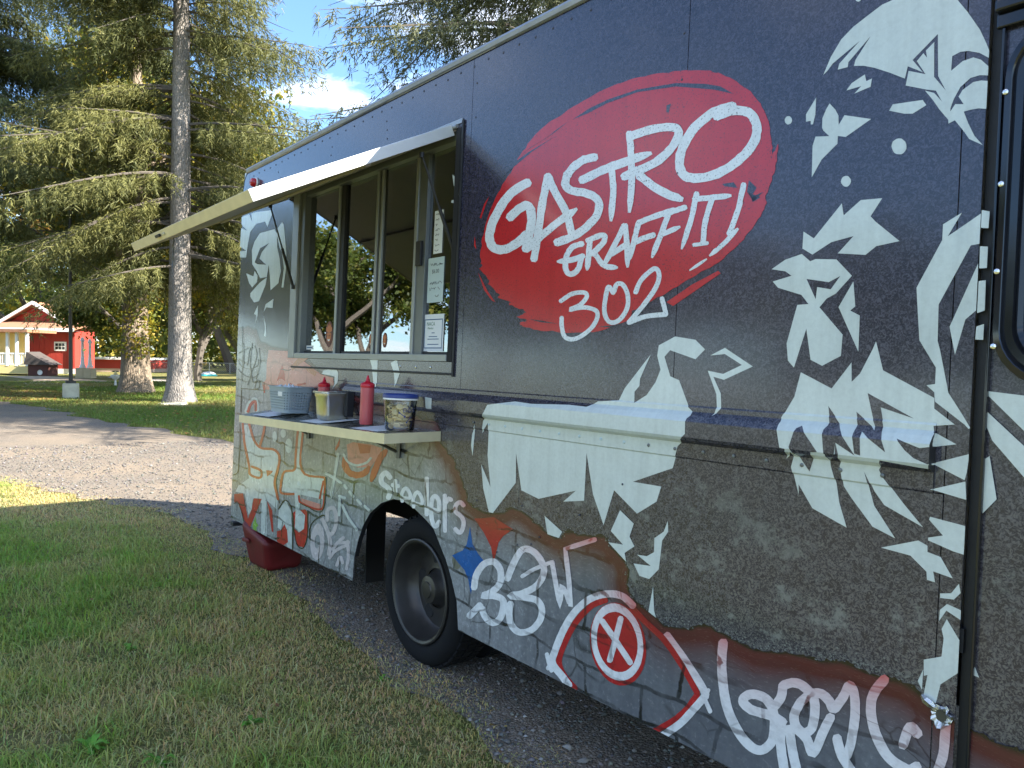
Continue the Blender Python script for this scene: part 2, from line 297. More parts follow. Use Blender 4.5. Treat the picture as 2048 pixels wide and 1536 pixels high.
# ------------------------------------------------------------------ wrap artwork, millimetres along and up the truck side
DECALS=[('wrap_shape','white',1,'P',['4915 2390 4936 2436 4965 2477 5000 2502 5048 2523 5079 2536 5108 2539 5142 2544 5202 2533 5245 2511 5274 2480 5300 2440 5330 2387 5346 2349 5355 2325 5354 2310 5332 2329 5305 2342 5287 2345 5268 2340 5267 2303 5294 2320 5318 2322 5336 2311 5355 2288 5355 2267 5335 2273 5314 2272 5291 2255 5277 2229 5270 2208 5270 2199 5281 2215 5301 2210 5288 2232 5297 2247 5321 2260 5339 2259 5354 2254 5355 2185 5336 2191 5318 2192 5302 2191 5314 2159 5330 2124 5350 2097 5318 2119 5302 2145 5282 2174 5267 2169 5266 2179 5243 2211 5226 2239 5205 2269 5228 2257 5249 2229 5232 2262 5208 2271 5154 2296 5160 2333 5204 2312 5180 2353 5196 2369 5206 2354 5202 2374 5222 2390 5226 2299 5257 2255 5236 2298 5230 2408 5169 2359 5197 2319 5157 2346 5151 2315 5110 2342 5066 2368 5036 2382 5007 2390 5011 2406 5052 2460 4990 2405 4989 2392 4959 2393 4963 2409 5021 2456 4943 2415 4928 2399']),
('wrap_shape','white',1,'P',['4988 2326 5003 2343 5040 2357 5045 2337 5061 2340 5058 2318 5012 2311 5031 2327']),
('wrap_shape','white',1,'P',['4896 2330 4896 2280 4890 2253 4883 2254 4882 2265 4867 2266 4866 2288']),
('wrap_shape','white',1,'P',['4939 2302 4958 2279 4968 2260 4970 2233 4986 2257 5064 2228 4993 2194 4969 2202 4969 2180 4923 2144 4894 2097 4892 2190 4900 2215 4943 2207 4924 2227 4919 2237 4919 2264 4929 2287']),
('wrap_shape','white',1,'P',['5113 2239 5122 2254 5200 2246 5210 2230 5176 2216 5154 2221']),
('wrap_dot','white',1,'P',['4821 2281 4820 2277 4819 2274 4816 2272 4813 2271 4809 2271 4805 2272 4802 2275 4799 2278 4797 2282 4796 2286 4796 2290 4798 2293 4801 2296 4804 2297 4808 2296 4812 2295 4815 2292 4818 2289 4820 2285']),
('wrap_dot','white',1,'P',['5164 2132 5164 2126 5161 2120 5157 2116 5152 2114 5146 2115 5139 2117 5133 2121 5129 2127 5126 2134 5124 2141 5125 2147 5127 2153 5132 2156 5137 2158 5143 2158 5150 2156 5155 2151 5160 2146 5163 2139']),
('wrap_dot','white',1,'P',['5015 2065 5014 2061 5012 2057 5009 2054 5005 2052 5001 2052 4996 2054 4992 2057 4989 2061 4986 2065 4985 2070 4986 2075 4988 2079 4991 2082 4995 2083 4999 2083 5004 2082 5008 2079 5011 2075 5014 2070']),
('wrap_dot','white',1,'P',['5017 2571 5017 2569 5016 2568 5014 2568 5012 2568 5010 2568 5008 2570 5006 2571 5004 2573 5003 2575 5002 2576 5002 2578 5003 2579 5005 2579 5007 2579 5010 2579 5012 2578 5014 2576 5016 2574 5017 2573']),
('wrap_shape','white',1,'P',['4876 1941 4910 1917 4991 2007 4998 1972 5046 2008 5106 2004 5076 1959 5091 1942 5158 1882 5096 1875 5067 1854 4986 1866 5030 1910 4965 1900 4908 1870 4875 1891']),
('wrap_shape','white',1,'P',['4775 1838 4820 1863 4874 1875 4902 1851 4919 1856 4983 1849 5031 1799 4986 1752 4959 1739 4938 1715 5012 1635 5010 1575 4955 1546 4918 1563 4900 1654 4866 1539 4845 1560 4838 1611 4867 1725 4903 1726 4879 1754 4800 1780 4781 1800 4844 1813 4822 1828', '4893 1800 4925 1739 4928 1774 4970 1765 4997 1801 4963 1786']),
('wrap_shape','white',1,'P',['5036 1783 5045 1713 5031 1702 5059 1687 5060 1587 4996 1713']),
('wrap_shape','white',1,'P',['5310 1937 5279 1881 5331 1914 5354 1929 5354 1854 5334 1852 5265 1708 5267 1615 5274 1592 5299 1484 5335 1430 5354 1399 5350 1397 5340 1407 5268 1460 5265 1484 5245 1501 5266 1505 5266 1547 5222 1617 5215 1683 5208 1755 5266 1873 5266 1913']),
('wrap_shape','white',1,'P',['5353 1806 5355 1691 5330 1668 5310 1580 5294 1651']),
('wrap_shape','white',1,'P',['5355 1937 5373 1931 5372 1890 5355 1893']),
('wrap_shape','white',1,'P',['5355 1848 5373 1845 5373 1793 5356 1793']),
('wrap_shape','white',1,'P',['5356 1762 5372 1763 5373 1689 5356 1683']),
('wrap_shape','white',1,'P',['5356 1650 5373 1656 5373 1617 5355 1618']),
('wrap_shape','white',1,'P',['4889 1526 4987 1482 5042 1557 5045 1503 5068 1527 5099 1592 5108 1615 5115 1592 5131 1537 5266 1469 5267 1442 5318 1405 5269 1398 5272 1381 5324 1356 5251 1340 5190 1359 5214 1331 5237 1313 5274 1300 5272 1288 5150 1297 5136 1269 5144 1253 5204 1186 5254 1135 5152 1176 5124 1209 5095 1260 5125 1170 5185 1093 5123 1113 5059 1183 5037 1211 5025 1266 5035 1301 5026 1331 5025 1300 4994 1297 4999 1263 5016 1214 5026 1164 5051 1097 4946 1134 4899 1197 4901 1167 4875 1245 4887 1293 4859 1268 4870 1299 4853 1301 4838 1365 4839 1377 4834 1388 4872 1453']),
('wrap_cut','dark',2,'P',['4980 1432 5031 1369 5080 1306 5099 1280 5083 1302 5026 1332 5023 1300 4992 1297 4983 1365 4989 1377']),
('wrap_cut','dark',2,'P',['5063 1421 5124 1374 5111 1404 5092 1474 5218 1413 5130 1437 5142 1382 5165 1320 5093 1369 5098 1304 5081 1308 5071 1362 5072 1376']),
('wrap_cut','dark',2,'P',['4914 1371 4973 1300 4952 1298 4935 1239 4891 1291 4883 1306 4900 1362']),
('wrap_shape','white',1,'P',['5278 1305 5355 1335 5351 1289 5347 1269 5272 1300']),
('wrap_shape','white',1,'P',['5269 1235 5349 1266 5353 1221']),
('wrap_shape','white',1,'P',['5359 1301 5400 1335 5420 1233 5378 1176 5365 1250 5360 1249']),
('wrap_shape','white',1,'P',['5378 1493 5498 1482 5503 1375 5470 1402']),
('wrap_shape','white',1,'P',['5365 1465 5471 1367 5505 1336 5508 1261 5475 1293 5404 1373']),
('wrap_shape','white',1,'P',['5270 1165 5356 1156 5355 1085 5330 1088 5268 1104 5268 1111 5303 1123 5268 1157']),
('wrap_shape','white',1,'P',['5149 1061 5244 1099 5267 1090 5268 1074 5300 1068 5331 1021 5284 1028 5290 1001 5270 1003 5268 1023 5226 1056']),
('wrap_shape','white',1,'P',['5346 1011 5351 989 5336 969 5304 965 5303 976 5329 983']),
('wrap_shape','white',1,'P',['5321 954 5357 946 5358 921 5320 937 5304 906 5305 935']),
('wrap_shape','white',1,'P',['5322 916 5358 866 5361 798 5315 749 5306 697 5276 709 5283 762 5274 757 5272 798 5314 819 5317 866 5311 888']),
('wrap_shape','white',1,'P',['5260 739 5272 773 5271 720']),
('wrap_shape','white',1,'P',['5362 844 5379 844 5402 795 5364 801']),
('wrap_shape','white',1,'P',['3371 1306 3399 1344 3577 1369 3690 1365 3909 1374 4013 1372 4057 1395 4162 1405 4188 1450 4306 1575 4261 1488 4259 1461 4237 1440 4239 1400 4296 1431 4334 1478 4354 1522 4336 1570 4341 1607 4412 1637 4499 1625 4540 1593 4503 1560 4393 1590 4369 1567 4399 1500 4438 1488 4485 1399 4503 1386 4508 1373 4500 1362 4502 1311 4449 1264 4428 1187 4249 1116 4381 1117 4363 1062 4275 1005 4158 1072 4112 935 4049 1041 4004 1194 4002 1009 3884 987 3954 1041 3733 975 3619 994 3572 1148 3579 1020 3427 865 3397 864 3346 966 3324 1070 3401 977 3369 1116 3370 1263 3322 1211 3332 1267']),
('wrap_shape','white',1,'P',['4562 1573 4618 1598 4725 1540 4620 1495 4578 1504 4610 1451 4615 1401 4589 1375 4598 1403 4593 1448 4555 1523 4616 1514 4685 1544 4619 1578']),
('wrap_shape','white',1,'P',['3267 1247 3254 1100 3238 1147 3243 1200']),
('wrap_shape','white',1,'P',['3775 912 3885 867 3868 839 3798 841']),
('wrap_shape','white',3,'P',['4193 1004 4263 967 4245 917 4271 887 4225 854 4235 823 4141 876 4215 882 4151 920']),
('wrap_shape','white',1,'P',['4417 1004 4421 968 4396 932 4387 831 4346 787 4300 788 4270 825 4350 834 4284 860 4330 864 4362 885 4361 934 4401 964']),
('wrap_shape','white',1,'P',['4365 766 4374 683 4385 661 4349 673']),
('wrap_shape','white',1,'P',['-17 2637 153 2638 227 2567 201 2636 311 2632 611 2603 633 2572 551 2489 498 2536 321 2541 196 2496 152 2406 123 2305 -17 2318 -23 2367 117 2358 -27 2406 -23 2492 -16 2550 126 2513 -11 2578']),
('wrap_shape','white',1,'P',['264 2241 244 2350 297 2409 406 2461 697 2455 743 2413 757 2324 812 2232 844 2143 816 2085 808 2060 662 2018 638 2124 606 2207 579 2120 444 2120 361 2182']),
('wrap_cut','dark',2,'P',['601 2366 460 2314 415 2269 557 2211 381 2230 315 2250 419 2346']),
('wrap_shape','white',1,'P',['140 2180 300 2145 322 2185 391 2143 383 2097 283 2062 213 2099']),
('wrap_shape','white',1,'P',['249 2019 447 2090 579 2116 561 2064 437 1949 336 1945 252 1991']),
('wrap_shape','white',1,'P',['830 2489 866 2467 931 2264 933 2136 901 2023 867 2025 898 2156 853 2272 804 2311 735 2423 755 2455']),
('wrap_shape','white',1,'P',['545 1867 576 1920 727 1953 715 1887 591 1897']),
('wrap_shape','white',1,'P',['420 1918 423 1845 369 1759 398 1846 345 1857']),
('wrap_shape','white',1,'P',['548 1840 592 1776 619 1682 570 1687 583 1741']),
('wrap_shape','white',1,'P',['1787 1554 1886 1555 1929 1533']),
('wrap_shape','white',1,'P',['2183 1535 2210 1554 2311 1555 2313 1441 2311 1379 2277 1382 2245 1494 2220 1532']),
('wrap_shape','white',1,'P',['2522 1538 2560 1467 2515 1388 2495 1466 2458 1518']),
('wrap_shape','white',1,'P',['1588 1436 1613 1459 1785 1478 1822 1449 1819 1390 1746 1346 1777 1381 1773 1426']),
('wrap_shape','white',1,'P',['2877 1353 2940 1350 2940 1296 2889 1296']),
('wrap_shape','white',1,'P',['2985 2444 3007 2428 3010 2392 3061 2340 3022 2296 2984 2307 2989 2318 3021 2314 3040 2340 3000 2388']),
('logo_disc','red',1,'P',['3246 2017 3245 2038 3249 2052 3256 2069 3251 2089 3255 2105 3266 2119 3271 2144 3274 2157 3286 2182 3293 2197 3306 2219 3317 2236 3330 2253 3345 2274 3359 2291 3379 2305 3390 2325 3411 2340 3428 2355 3451 2369 3466 2386 3477 2402 3492 2420 3511 2434 3526 2447 3550 2457 3559 2473 3582 2485 3605 2500 3624 2508 3640 2515 3661 2522 3677 2527 3690 2533 3708 2537 3739 2540 3767 2544 3788 2550 3808 2557 3835 2562 3870 2566 3897 2571 3928 2575 3955 2579 3985 2584 4016 2586 4049 2587 4073 2589 4108 2586 4135 2587 4161 2587 4193 2583 4217 2578 4245 2577 4275 2573 4301 2568 4328 2560 4352 2560 4375 2554 4405 2548 4425 2541 4447 2536 4467 2530 4490 2523 4510 2517 4526 2505 4543 2501 4561 2489 4571 2481 4588 2473 4602 2463 4615 2453 4630 2438 4642 2428 4656 2418 4670 2407 4678 2395 4686 2385 4698 2370 4708 2360 4713 2347 4722 2334 4728 2322 4734 2308 4739 2299 4743 2285 4746 2273 4747 2257 4752 2242 4754 2231 4754 2225 4759 2211 4755 2204 4757 2200 4758 2189 4761 2196 4769 2202 4769 2208 4773 2215 4777 2220 4778 2208 4778 2200 4774 2189 4775 2179 4776 2168 4770 2154 4772 2147 4769 2132 4761 2124 4762 2112 4757 2102 4753 2095 4750 2083 4749 2077 4741 2068 4741 2059 4741 2059 4744 2052 4747 2047 4746 2043 4741 2035 4739 2025 4735 2022 4729 2010 4727 2005 4719 1999 4711 1988 4706 1980 4698 1969 4688 1962 4676 1952 4670 1939 4658 1932 4647 1923 4634 1913 4620 1906 4606 1896 4597 1887 4579 1876 4562 1870 4544 1861 4522 1855 4509 1852 4487 1839 4470 1833 4451 1827 4431 1818 4414 1808 4392 1802 4373 1793 4356 1784 4340 1779 4322 1776 4303 1766 4287 1760 4272 1756 4252 1748 4238 1743 4222 1735 4207 1729 4204 1721 4202 1714 4198 1711 4193 1704 4189 1698 4160 1690 4135 1686 4099 1675 4074 1668 4043 1662 4007 1658 3978 1661 3941 1659 3906 1659 3871 1658 3836 1657 3806 1662 3773 1669 3742 1667 3706 1668 3680 1673 3652 1676 3628 1684 3601 1686 3578 1691 3576 1696 3565 1696 3562 1699 3561 1706 3557 1708 3567 1709 3583 1711 3595 1708 3603 1716 3615 1715 3594 1722 3579 1724 3559 1725 3537 1733 3529 1734 3550 1734 3559 1738 3578 1741 3586 1748 3600 1748 3594 1753 3587 1756 3583 1759 3581 1764 3573 1765 3554 1765 3536 1771 3521 1775 3500 1785 3478 1786 3480 1789 3478 1792 3481 1797 3489 1796 3491 1798 3469 1805 3450 1809 3430 1814 3411 1818 3392 1824 3398 1825 3398 1830 3406 1831 3408 1839 3412 1836 3383 1846 3375 1854 3357 1867 3335 1881 3315 1889 3321 1893 3323 1893 3325 1894 3324 1900 3329 1901 3309 1915 3301 1927 3282 1937 3263 1950 3243 1965 3243 1965 3258 1969 3256 1970 3261 1973 3265 1972 3267 1981 3252 1986 3258 1997 3252 2009']),
('brush_gap','dark',2,'P',['3838 2511 3935 2533 4039 2542 4185 2540 4365 2515 4489 2479 4552 2454 4606 2415 4529 2449 4365 2503 4186 2530 4030 2528 3926 2515']),
('brush_gap','dark',2,'P',['3488 2421 3577 2453 3676 2469 3747 2493 3821 2511 3736 2484 3652 2466 3565 2447']),
('brush_gap','dark',2,'P',['3382 2356 3448 2404 3566 2435 3737 2466 3591 2432 3463 2388']),
('brush_gap','dark',2,'P',['4679 2126 4709 2097 4689 2070 4734 2081 4697 2054 4724 2065 4674 2090']),
('brush_gap','dark',2,'P',['4578 2131 4622 2129 4638 2108 4586 2122']),
('brush_gap','dark',2,'P',['3615 1721 3703 1712 3811 1695 3703 1704']),
('brush_gap','dark',2,'P',['4032 1679 4142 1684 4103 1675']),
('brush_gap','dark',2,'P',['4206 1733 4288 1750 4357 1781 4349 1757 4289 1733 4217 1718']),
('brush_gap','dark',2,'P',['4326 2447 4347 2449 4338 2418 4327 2424']),
('logo_brush_stroke','red',1,'P',['4367 1757 4472 1810 4578 1849 4588 1840 4489 1789 4397 1742']),
('logo_brush_stroke','red',1,'P',['3298 2290 3271 2252 3241 2195 3230 2201 3259 2259']),
('logo_brush_stroke','red',1,'P',['3196 2120 3213 2056 3193 2076']),
('logo_brush_stroke','red',1,'P',['3236 1947 3318 1854 3379 1803 3350 1813 3287 1865']),
('logo_letter','logowhite',4,'R',['3583 2319 3558 2324 3534 2320 3510 2316 3485 2311 3459 2303 3434 2293 3410 2279 3385 2264 3363 2247 3345 2227 3329 2210 3311 2193 3300 2175 3290 2157 3286 2139 3280 2122 3280 2105 3282 2089 3293 2074 3299 2059 3315 2046 3334 2034 3356 2026 3379 2019 3402 2014 3424 2015 3448 2014 3471 2017 3492 2023 3514 2027 3531 2033 3550 2039 3565 2046 3579 2054 3594 2060 3606 2068 3609 2083', '3601 2298 3592 2285 3566 2282 3543 2277 3521 2271 3501 2265 3480 2259 3462 2247 3439 2234 3422 2216 3402 2200 3389 2183 3375 2168 3363 2153 3356 2137 3353 2121 3345 2110 3346 2098 3351 2088 3352 2079 3361 2072 3364 2067 3369 2063 3378 2060 3389 2058 3401 2055 3413 2054 3427 2054 3444 2055 3462 2059 3477 2065 3494 2069 3508 2074 3521 2080 3535 2086 3547 2094 3562 2100 3586 2101', '3455 2154 3481 2153 3494 2161 3510 2168 3524 2175 3536 2181 3548 2183 3558 2186 3568 2188 3574 2187 3574 2190 3570 2192 3568 2190 3571 2183 3574 2173 3578 2161 3580 2150 3583 2139 3579 2128 3576 2116 3575 2102 3572 2089 3567 2077 3563 2065 3564 2051 3555 2039 3551 2026 3561 2010', '3430 2173 3435 2187 3449 2195 3464 2202 3481 2208 3495 2216 3512 2221 3528 2223 3543 2227 3561 2229 3583 2223 3606 2212 3619 2198 3632 2185 3634 2171 3638 2156 3639 2142 3639 2129 3636 2115 3636 2101 3633 2088 3626 2076 3624 2063 3621 2050 3618 2037 3615 2024 3612 2011 3594 2003']),
('logo_letter','logowhite',4,'R',['3695 2324 3679 2318 3674 2296 3667 2275 3664 2252 3657 2230 3650 2208 3646 2186 3643 2164 3643 2141 3639 2119 3633 2097 3629 2074 3626 2049 3622 2025 3619 2000 3612 1976 3622 1963', '3721 2316 3730 2302 3725 2280 3717 2259 3711 2238 3704 2217 3702 2195 3698 2173 3692 2153 3690 2131 3687 2109 3683 2086 3676 2064 3675 2039 3672 2015 3665 1991 3662 1967 3650 1958', '3686 2320 3687 2308 3690 2293 3700 2280 3709 2265 3719 2250 3732 2234 3746 2215 3763 2195 3779 2175 3794 2156 3807 2138 3815 2119 3826 2101 3831 2082 3840 2062 3848 2043 3861 2032', '3710 2322 3725 2312 3737 2298 3743 2284 3752 2270 3763 2256 3772 2241 3786 2224 3802 2205 3819 2185 3836 2164 3848 2143 3861 2123 3868 2102 3876 2083 3882 2063 3891 2044 3884 2033', '3585 2006 3605 2007 3624 2015 3642 2023 3658 2033 3678 2041 3695 2052 3718 2061 3740 2071 3764 2082 3787 2092 3810 2100 3830 2107 3849 2115 3868 2121 3883 2132 3896 2144', '3565 2021 3568 2035 3587 2043 3605 2052 3621 2062 3641 2071 3662 2080 3684 2089 3710 2098 3733 2110 3758 2119 3780 2128 3801 2136 3821 2144 3841 2150 3865 2151 3888 2153']),
('logo_letter','logowhite',5,'R',['3992 2343 3974 2350 3959 2351 3944 2352 3928 2351 3909 2354 3893 2349 3876 2344 3856 2340 3840 2332 3827 2322 3815 2313 3801 2306 3797 2294 3794 2282 3790 2272 3788 2260 3796 2247 3806 2236 3818 2226 3833 2218 3849 2211 3868 2205 3888 2198 3908 2195 3926 2190 3939 2184 3953 2179 3966 2174 3976 2168 3983 2163 3987 2159 3992 2154 3992 2147 3991 2140 3991 2132 3989 2124 3984 2116 3976 2107 3964 2100 3950 2093 3938 2084 3925 2077 3909 2071 3891 2065 3874 2060 3857 2055 3841 2051 3823 2050 3805 2049 3788 2045 3769 2043 3756 2034', '3998 2325 3986 2317 3970 2319 3955 2319 3941 2320 3929 2319 3917 2318 3904 2314 3891 2308 3875 2303 3863 2296 3853 2289 3849 2281 3841 2275 3840 2267 3839 2261 3839 2257 3840 2254 3842 2251 3847 2247 3855 2242 3864 2237 3876 2235 3893 2229 3912 2226 3933 2220 3952 2212 3969 2206 3985 2199 3999 2189 4013 2180 4024 2168 4032 2156 4037 2143 4037 2131 4034 2119 4029 2107 4023 2095 4012 2085 3999 2075 3984 2067 3971 2057 3954 2049 3937 2042 3919 2034 3900 2029 3880 2025 3861 2021 3843 2016 3823 2014 3806 2012 3787 2010 3767 2015']),
('logo_letter','logowhite',4,'R',['3901 2245 3921 2241 3945 2244 3968 2247 3990 2252 4011 2257 4035 2259 4059 2262 4085 2264 4111 2265 4137 2267 4162 2270 4185 2272 4208 2273 4231 2276 4251 2281 4272 2287', '3888 2264 3898 2274 3922 2277 3944 2282 3967 2285 3991 2288 4015 2293 4041 2294 4067 2299 4094 2299 4120 2301 4146 2302 4170 2304 4193 2306 4217 2305 4241 2303 4266 2298', '4059 2290 4053 2282 4056 2265 4060 2248 4064 2231 4066 2213 4070 2194 4070 2173 4068 2150 4065 2126 4068 2100 4074 2075', '4078 2288 4088 2278 4091 2261 4094 2244 4096 2227 4101 2209 4102 2189 4103 2166 4101 2143 4100 2118 4096 2095 4087 2072']),
('logo_letter','logowhite',5,'R',['4144 2398 4138 2391 4140 2373 4145 2354 4148 2336 4150 2318 4154 2300 4157 2280 4157 2261 4159 2241 4160 2221 4161 2201 4161 2180 4161 2159 4160 2138 4164 2116 4166 2094', '4162 2395 4171 2386 4174 2368 4178 2350 4183 2331 4183 2313 4187 2294 4189 2275 4191 2255 4192 2235 4195 2215 4195 2194 4194 2173 4193 2153 4191 2132 4186 2112 4180 2092', '4150 2366 4168 2357 4189 2360 4212 2360 4233 2362 4254 2361 4274 2361 4294 2360 4315 2358 4335 2355 4352 2351 4363 2347 4367 2345 4369 2346 4369 2345 4369 2343 4369 2340 4368 2334 4364 2328 4360 2321 4354 2313 4347 2304 4335 2298 4324 2289 4309 2283 4292 2276 4274 2268 4251 2264 4223 2259 4191 2257 4160 2252 4129 2246 4119 2238', '4141 2384 4152 2392 4174 2392 4197 2393 4219 2393 4241 2394 4263 2393 4286 2391 4309 2387 4330 2385 4350 2380 4367 2375 4382 2369 4394 2359 4402 2348 4408 2337 4407 2328 4404 2319 4398 2310 4393 2300 4385 2291 4374 2282 4365 2272 4351 2264 4336 2255 4319 2245 4296 2239 4270 2234 4241 2228 4210 2224 4178 2221 4147 2215 4129 2220', '4195 2226 4201 2212 4215 2203 4229 2194 4242 2183 4256 2173 4270 2163 4285 2153 4300 2144 4315 2135 4331 2127 4346 2119 4361 2112 4376 2106 4391 2102 4405 2098 4420 2097', '4209 2237 4225 2232 4240 2223 4252 2212 4266 2203 4278 2193 4290 2184 4305 2175 4318 2167 4333 2159 4347 2152 4360 2144 4373 2137 4386 2132 4399 2127 4412 2117 4424 2109']),
('logo_letter','logowhite',4,'R',['4617 2383 4603 2391 4588 2392 4574 2392 4558 2393 4542 2391 4523 2391 4507 2386 4491 2379 4474 2372 4457 2364 4441 2356 4428 2345 4417 2332 4404 2321 4395 2307 4389 2293 4385 2279 4378 2268 4378 2254 4377 2241 4379 2229 4380 2216 4385 2204 4393 2192 4403 2181 4416 2170 4431 2162 4446 2159 4462 2153 4478 2151 4495 2150 4512 2149 4530 2149 4549 2150 4567 2151 4584 2157 4600 2162 4617 2167 4631 2174 4647 2180 4659 2189 4672 2197 4684 2205 4694 2215 4702 2226 4710 2236 4715 2248 4715 2261 4718 2272 4717 2284 4714 2296 4709 2307 4704 2319 4697 2330 4687 2341 4676 2351 4663 2359 4649 2364 4635 2369 4621 2374 4606 2376 4591 2378 4576 2378 4562 2377 4548 2375 4534 2375 4526 2366', '4623 2366 4614 2360 4599 2359 4584 2361 4570 2361 4556 2361 4543 2360 4528 2357 4515 2349 4499 2343 4485 2336 4472 2328 4461 2319 4451 2308 4441 2296 4434 2284 4426 2274 4421 2264 4420 2253 4417 2243 4417 2233 4416 2224 4420 2216 4424 2209 4426 2202 4431 2197 4436 2194 4441 2191 4450 2189 4461 2185 4474 2183 4488 2181 4503 2179 4519 2180 4535 2182 4552 2184 4566 2188 4581 2190 4596 2195 4609 2202 4622 2208 4633 2216 4646 2221 4655 2230 4665 2239 4672 2248 4677 2256 4681 2264 4683 2272 4684 2281 4682 2289 4682 2297 4678 2304 4674 2311 4670 2318 4666 2324 4660 2329 4653 2332 4644 2337 4634 2340 4623 2343 4612 2345 4601 2347 4590 2346 4577 2344 4563 2344 4549 2342 4534 2349']),
('logo_letter','logowhite',4,'R',['3935 2014 3923 2017 3911 2017 3900 2014 3886 2014 3872 2012 3860 2008 3850 2001 3840 1994 3835 1984 3827 1976 3823 1967 3821 1957 3820 1946 3819 1935 3819 1925 3822 1915 3827 1906 3834 1897 3843 1889 3855 1884 3869 1880 3882 1880 3895 1882 3906 1887 3917 1892 3924 1900 3932 1908 3935 1918 3937 1928 3940 1937 3943 1946 3938 1955', '3942 2002 3934 1994 3922 1994 3909 1994 3898 1992 3890 1990 3882 1988 3876 1983 3870 1978 3864 1972 3859 1965 3855 1958 3853 1950 3851 1941 3853 1932 3854 1924 3854 1918 3857 1913 3860 1907 3865 1904 3869 1902 3870 1902 3872 1902 3878 1904 3885 1906 3892 1909 3895 1914 3902 1918 3904 1926 3907 1935 3909 1945 3912 1954 3921 1960', '3784 1945 3804 1939 3824 1936 3843 1935 3861 1936 3879 1936 3894 1938 3908 1940 3920 1942 3932 1944 3944 1946 3951 1953', '3782 1952 3800 1957 3819 1959 3838 1958 3855 1959 3870 1959 3883 1961 3896 1962 3907 1964 3919 1966 3932 1968 3945 1964']),
('logo_letter','logowhite',4,'R',['3963 2018 3957 2012 3955 2000 3954 1988 3952 1976 3953 1964 3952 1953 3949 1942 3950 1932 3949 1921 3952 1911 3958 1899', '3980 2015 3987 2007 3986 1995 3985 1983 3983 1971 3985 1959 3983 1948 3983 1937 3982 1927 3981 1916 3976 1907 3968 1898', '3952 2007 3964 2005 3978 2006 3991 2010 4004 2012 4017 2013 4025 2015 4032 2016 4038 2017 4041 2015 4040 2015 4038 2018 4037 2018 4038 2017 4037 2014 4036 2011 4035 2007 4031 2004 4025 1998 4016 1994 4008 1989 4002 1984 3996 1981 3990 1978 3985 1975 3978 1972 3972 1969 3969 1961', '3944 2019 3951 2025 3965 2027 3978 2030 3991 2033 4004 2036 4015 2037 4024 2038 4033 2037 4042 2036 4052 2034 4061 2028 4067 2021 4068 2014 4066 2008 4065 2001 4062 1994 4055 1988 4048 1982 4040 1977 4032 1971 4025 1966 4018 1962 4011 1959 4004 1957 3998 1954 3993 1951 3980 1951', '3990 1962 3992 1952 4004 1943 4013 1932 4023 1920 4036 1909 4052 1901 4068 1894 4085 1891 4100 1889 4115 1890 4129 1893', '4003 1968 4015 1963 4026 1952 4036 1941 4046 1931 4057 1924 4066 1918 4075 1914 4087 1912 4100 1910 4115 1906 4129 1899']),
('logo_letter','logowhite',5,'R',['4148 2059 4137 2056 4128 2042 4120 2028 4111 2014 4101 2001 4091 1987 4081 1973 4071 1958 4061 1944 4052 1929 4046 1913', '4162 2053 4164 2044 4154 2030 4145 2016 4137 2002 4127 1989 4117 1975 4107 1961 4098 1946 4088 1932 4075 1919 4060 1907', '4148 2057 4142 2050 4145 2035 4148 2020 4151 2005 4152 1990 4154 1975 4157 1959 4159 1943 4161 1926 4165 1909 4172 1892', '4163 2056 4170 2048 4172 2033 4175 2019 4178 2004 4181 1988 4183 1973 4185 1957 4187 1941 4188 1924 4187 1908 4183 1892', '4087 1941 4100 1940 4127 1950 4154 1960 4180 1971 4185 1978', '4078 1952 4083 1959 4111 1969 4137 1980 4164 1990 4176 1989']),
('logo_letter','logowhite',4,'R',['4214 2057 4206 2052 4203 2040 4199 2027 4197 2014 4192 2002 4189 1988 4185 1975 4180 1961 4174 1946 4173 1930 4174 1914', '4229 2053 4233 2044 4230 2032 4225 2020 4222 2007 4219 1994 4216 1980 4211 1966 4207 1952 4202 1938 4195 1924 4182 1912', '4214 2043 4225 2040 4243 2043 4260 2047 4277 2050 4294 2052 4310 2054 4326 2056 4341 2060 4356 2061 4371 2062 4386 2065 4392 2070', '4208 2054 4214 2061 4232 2063 4248 2067 4266 2069 4283 2072 4300 2075 4316 2077 4332 2078 4347 2081 4363 2082 4378 2083 4388 2080', '4205 1975 4216 1972 4225 1974 4235 1976 4244 1979 4253 1980 4261 1982 4269 1983 4276 1985 4285 1985 4292 1987 4300 1987 4307 1994', '4198 1986 4204 1992 4213 1995 4222 1996 4231 1999 4240 2001 4250 2002 4259 2003 4267 2005 4275 2006 4284 2006 4291 2008 4302 2005']),
('logo_letter','logowhite',5,'R',['4353 2070 4345 2066 4340 2051 4333 2038 4327 2024 4322 2010 4315 1996 4308 1981 4300 1967 4293 1952 4289 1935 4288 1918', '4366 2064 4370 2056 4364 2042 4357 2028 4352 2014 4344 2001 4339 1986 4332 1972 4325 1957 4318 1942 4308 1928 4296 1915', '4334 2057 4345 2053 4355 2055 4366 2056 4376 2058 4385 2061 4395 2061 4404 2062 4412 2064 4420 2064 4428 2065 4436 2066 4442 2071', '4329 2067 4335 2072 4346 2074 4356 2076 4366 2078 4376 2080 4386 2080 4395 2081 4403 2083 4412 2083 4419 2085 4428 2085 4437 2082', '4330 1988 4340 1987 4367 1992 4394 1998 4417 2009', '4324 1999 4330 2005 4357 2010 4384 2016 4413 2016']),
('logo_letter','logowhite',4,'R',['4471 2124 4465 2119 4461 2103 4458 2087 4455 2072 4453 2055 4448 2038 4442 2019 4434 2000 4428 1979 4422 1958 4420 1935', '4484 2120 4489 2111 4485 2096 4481 2080 4479 2064 4475 2048 4470 2030 4465 2011 4457 1992 4450 1971 4440 1951 4427 1933']),
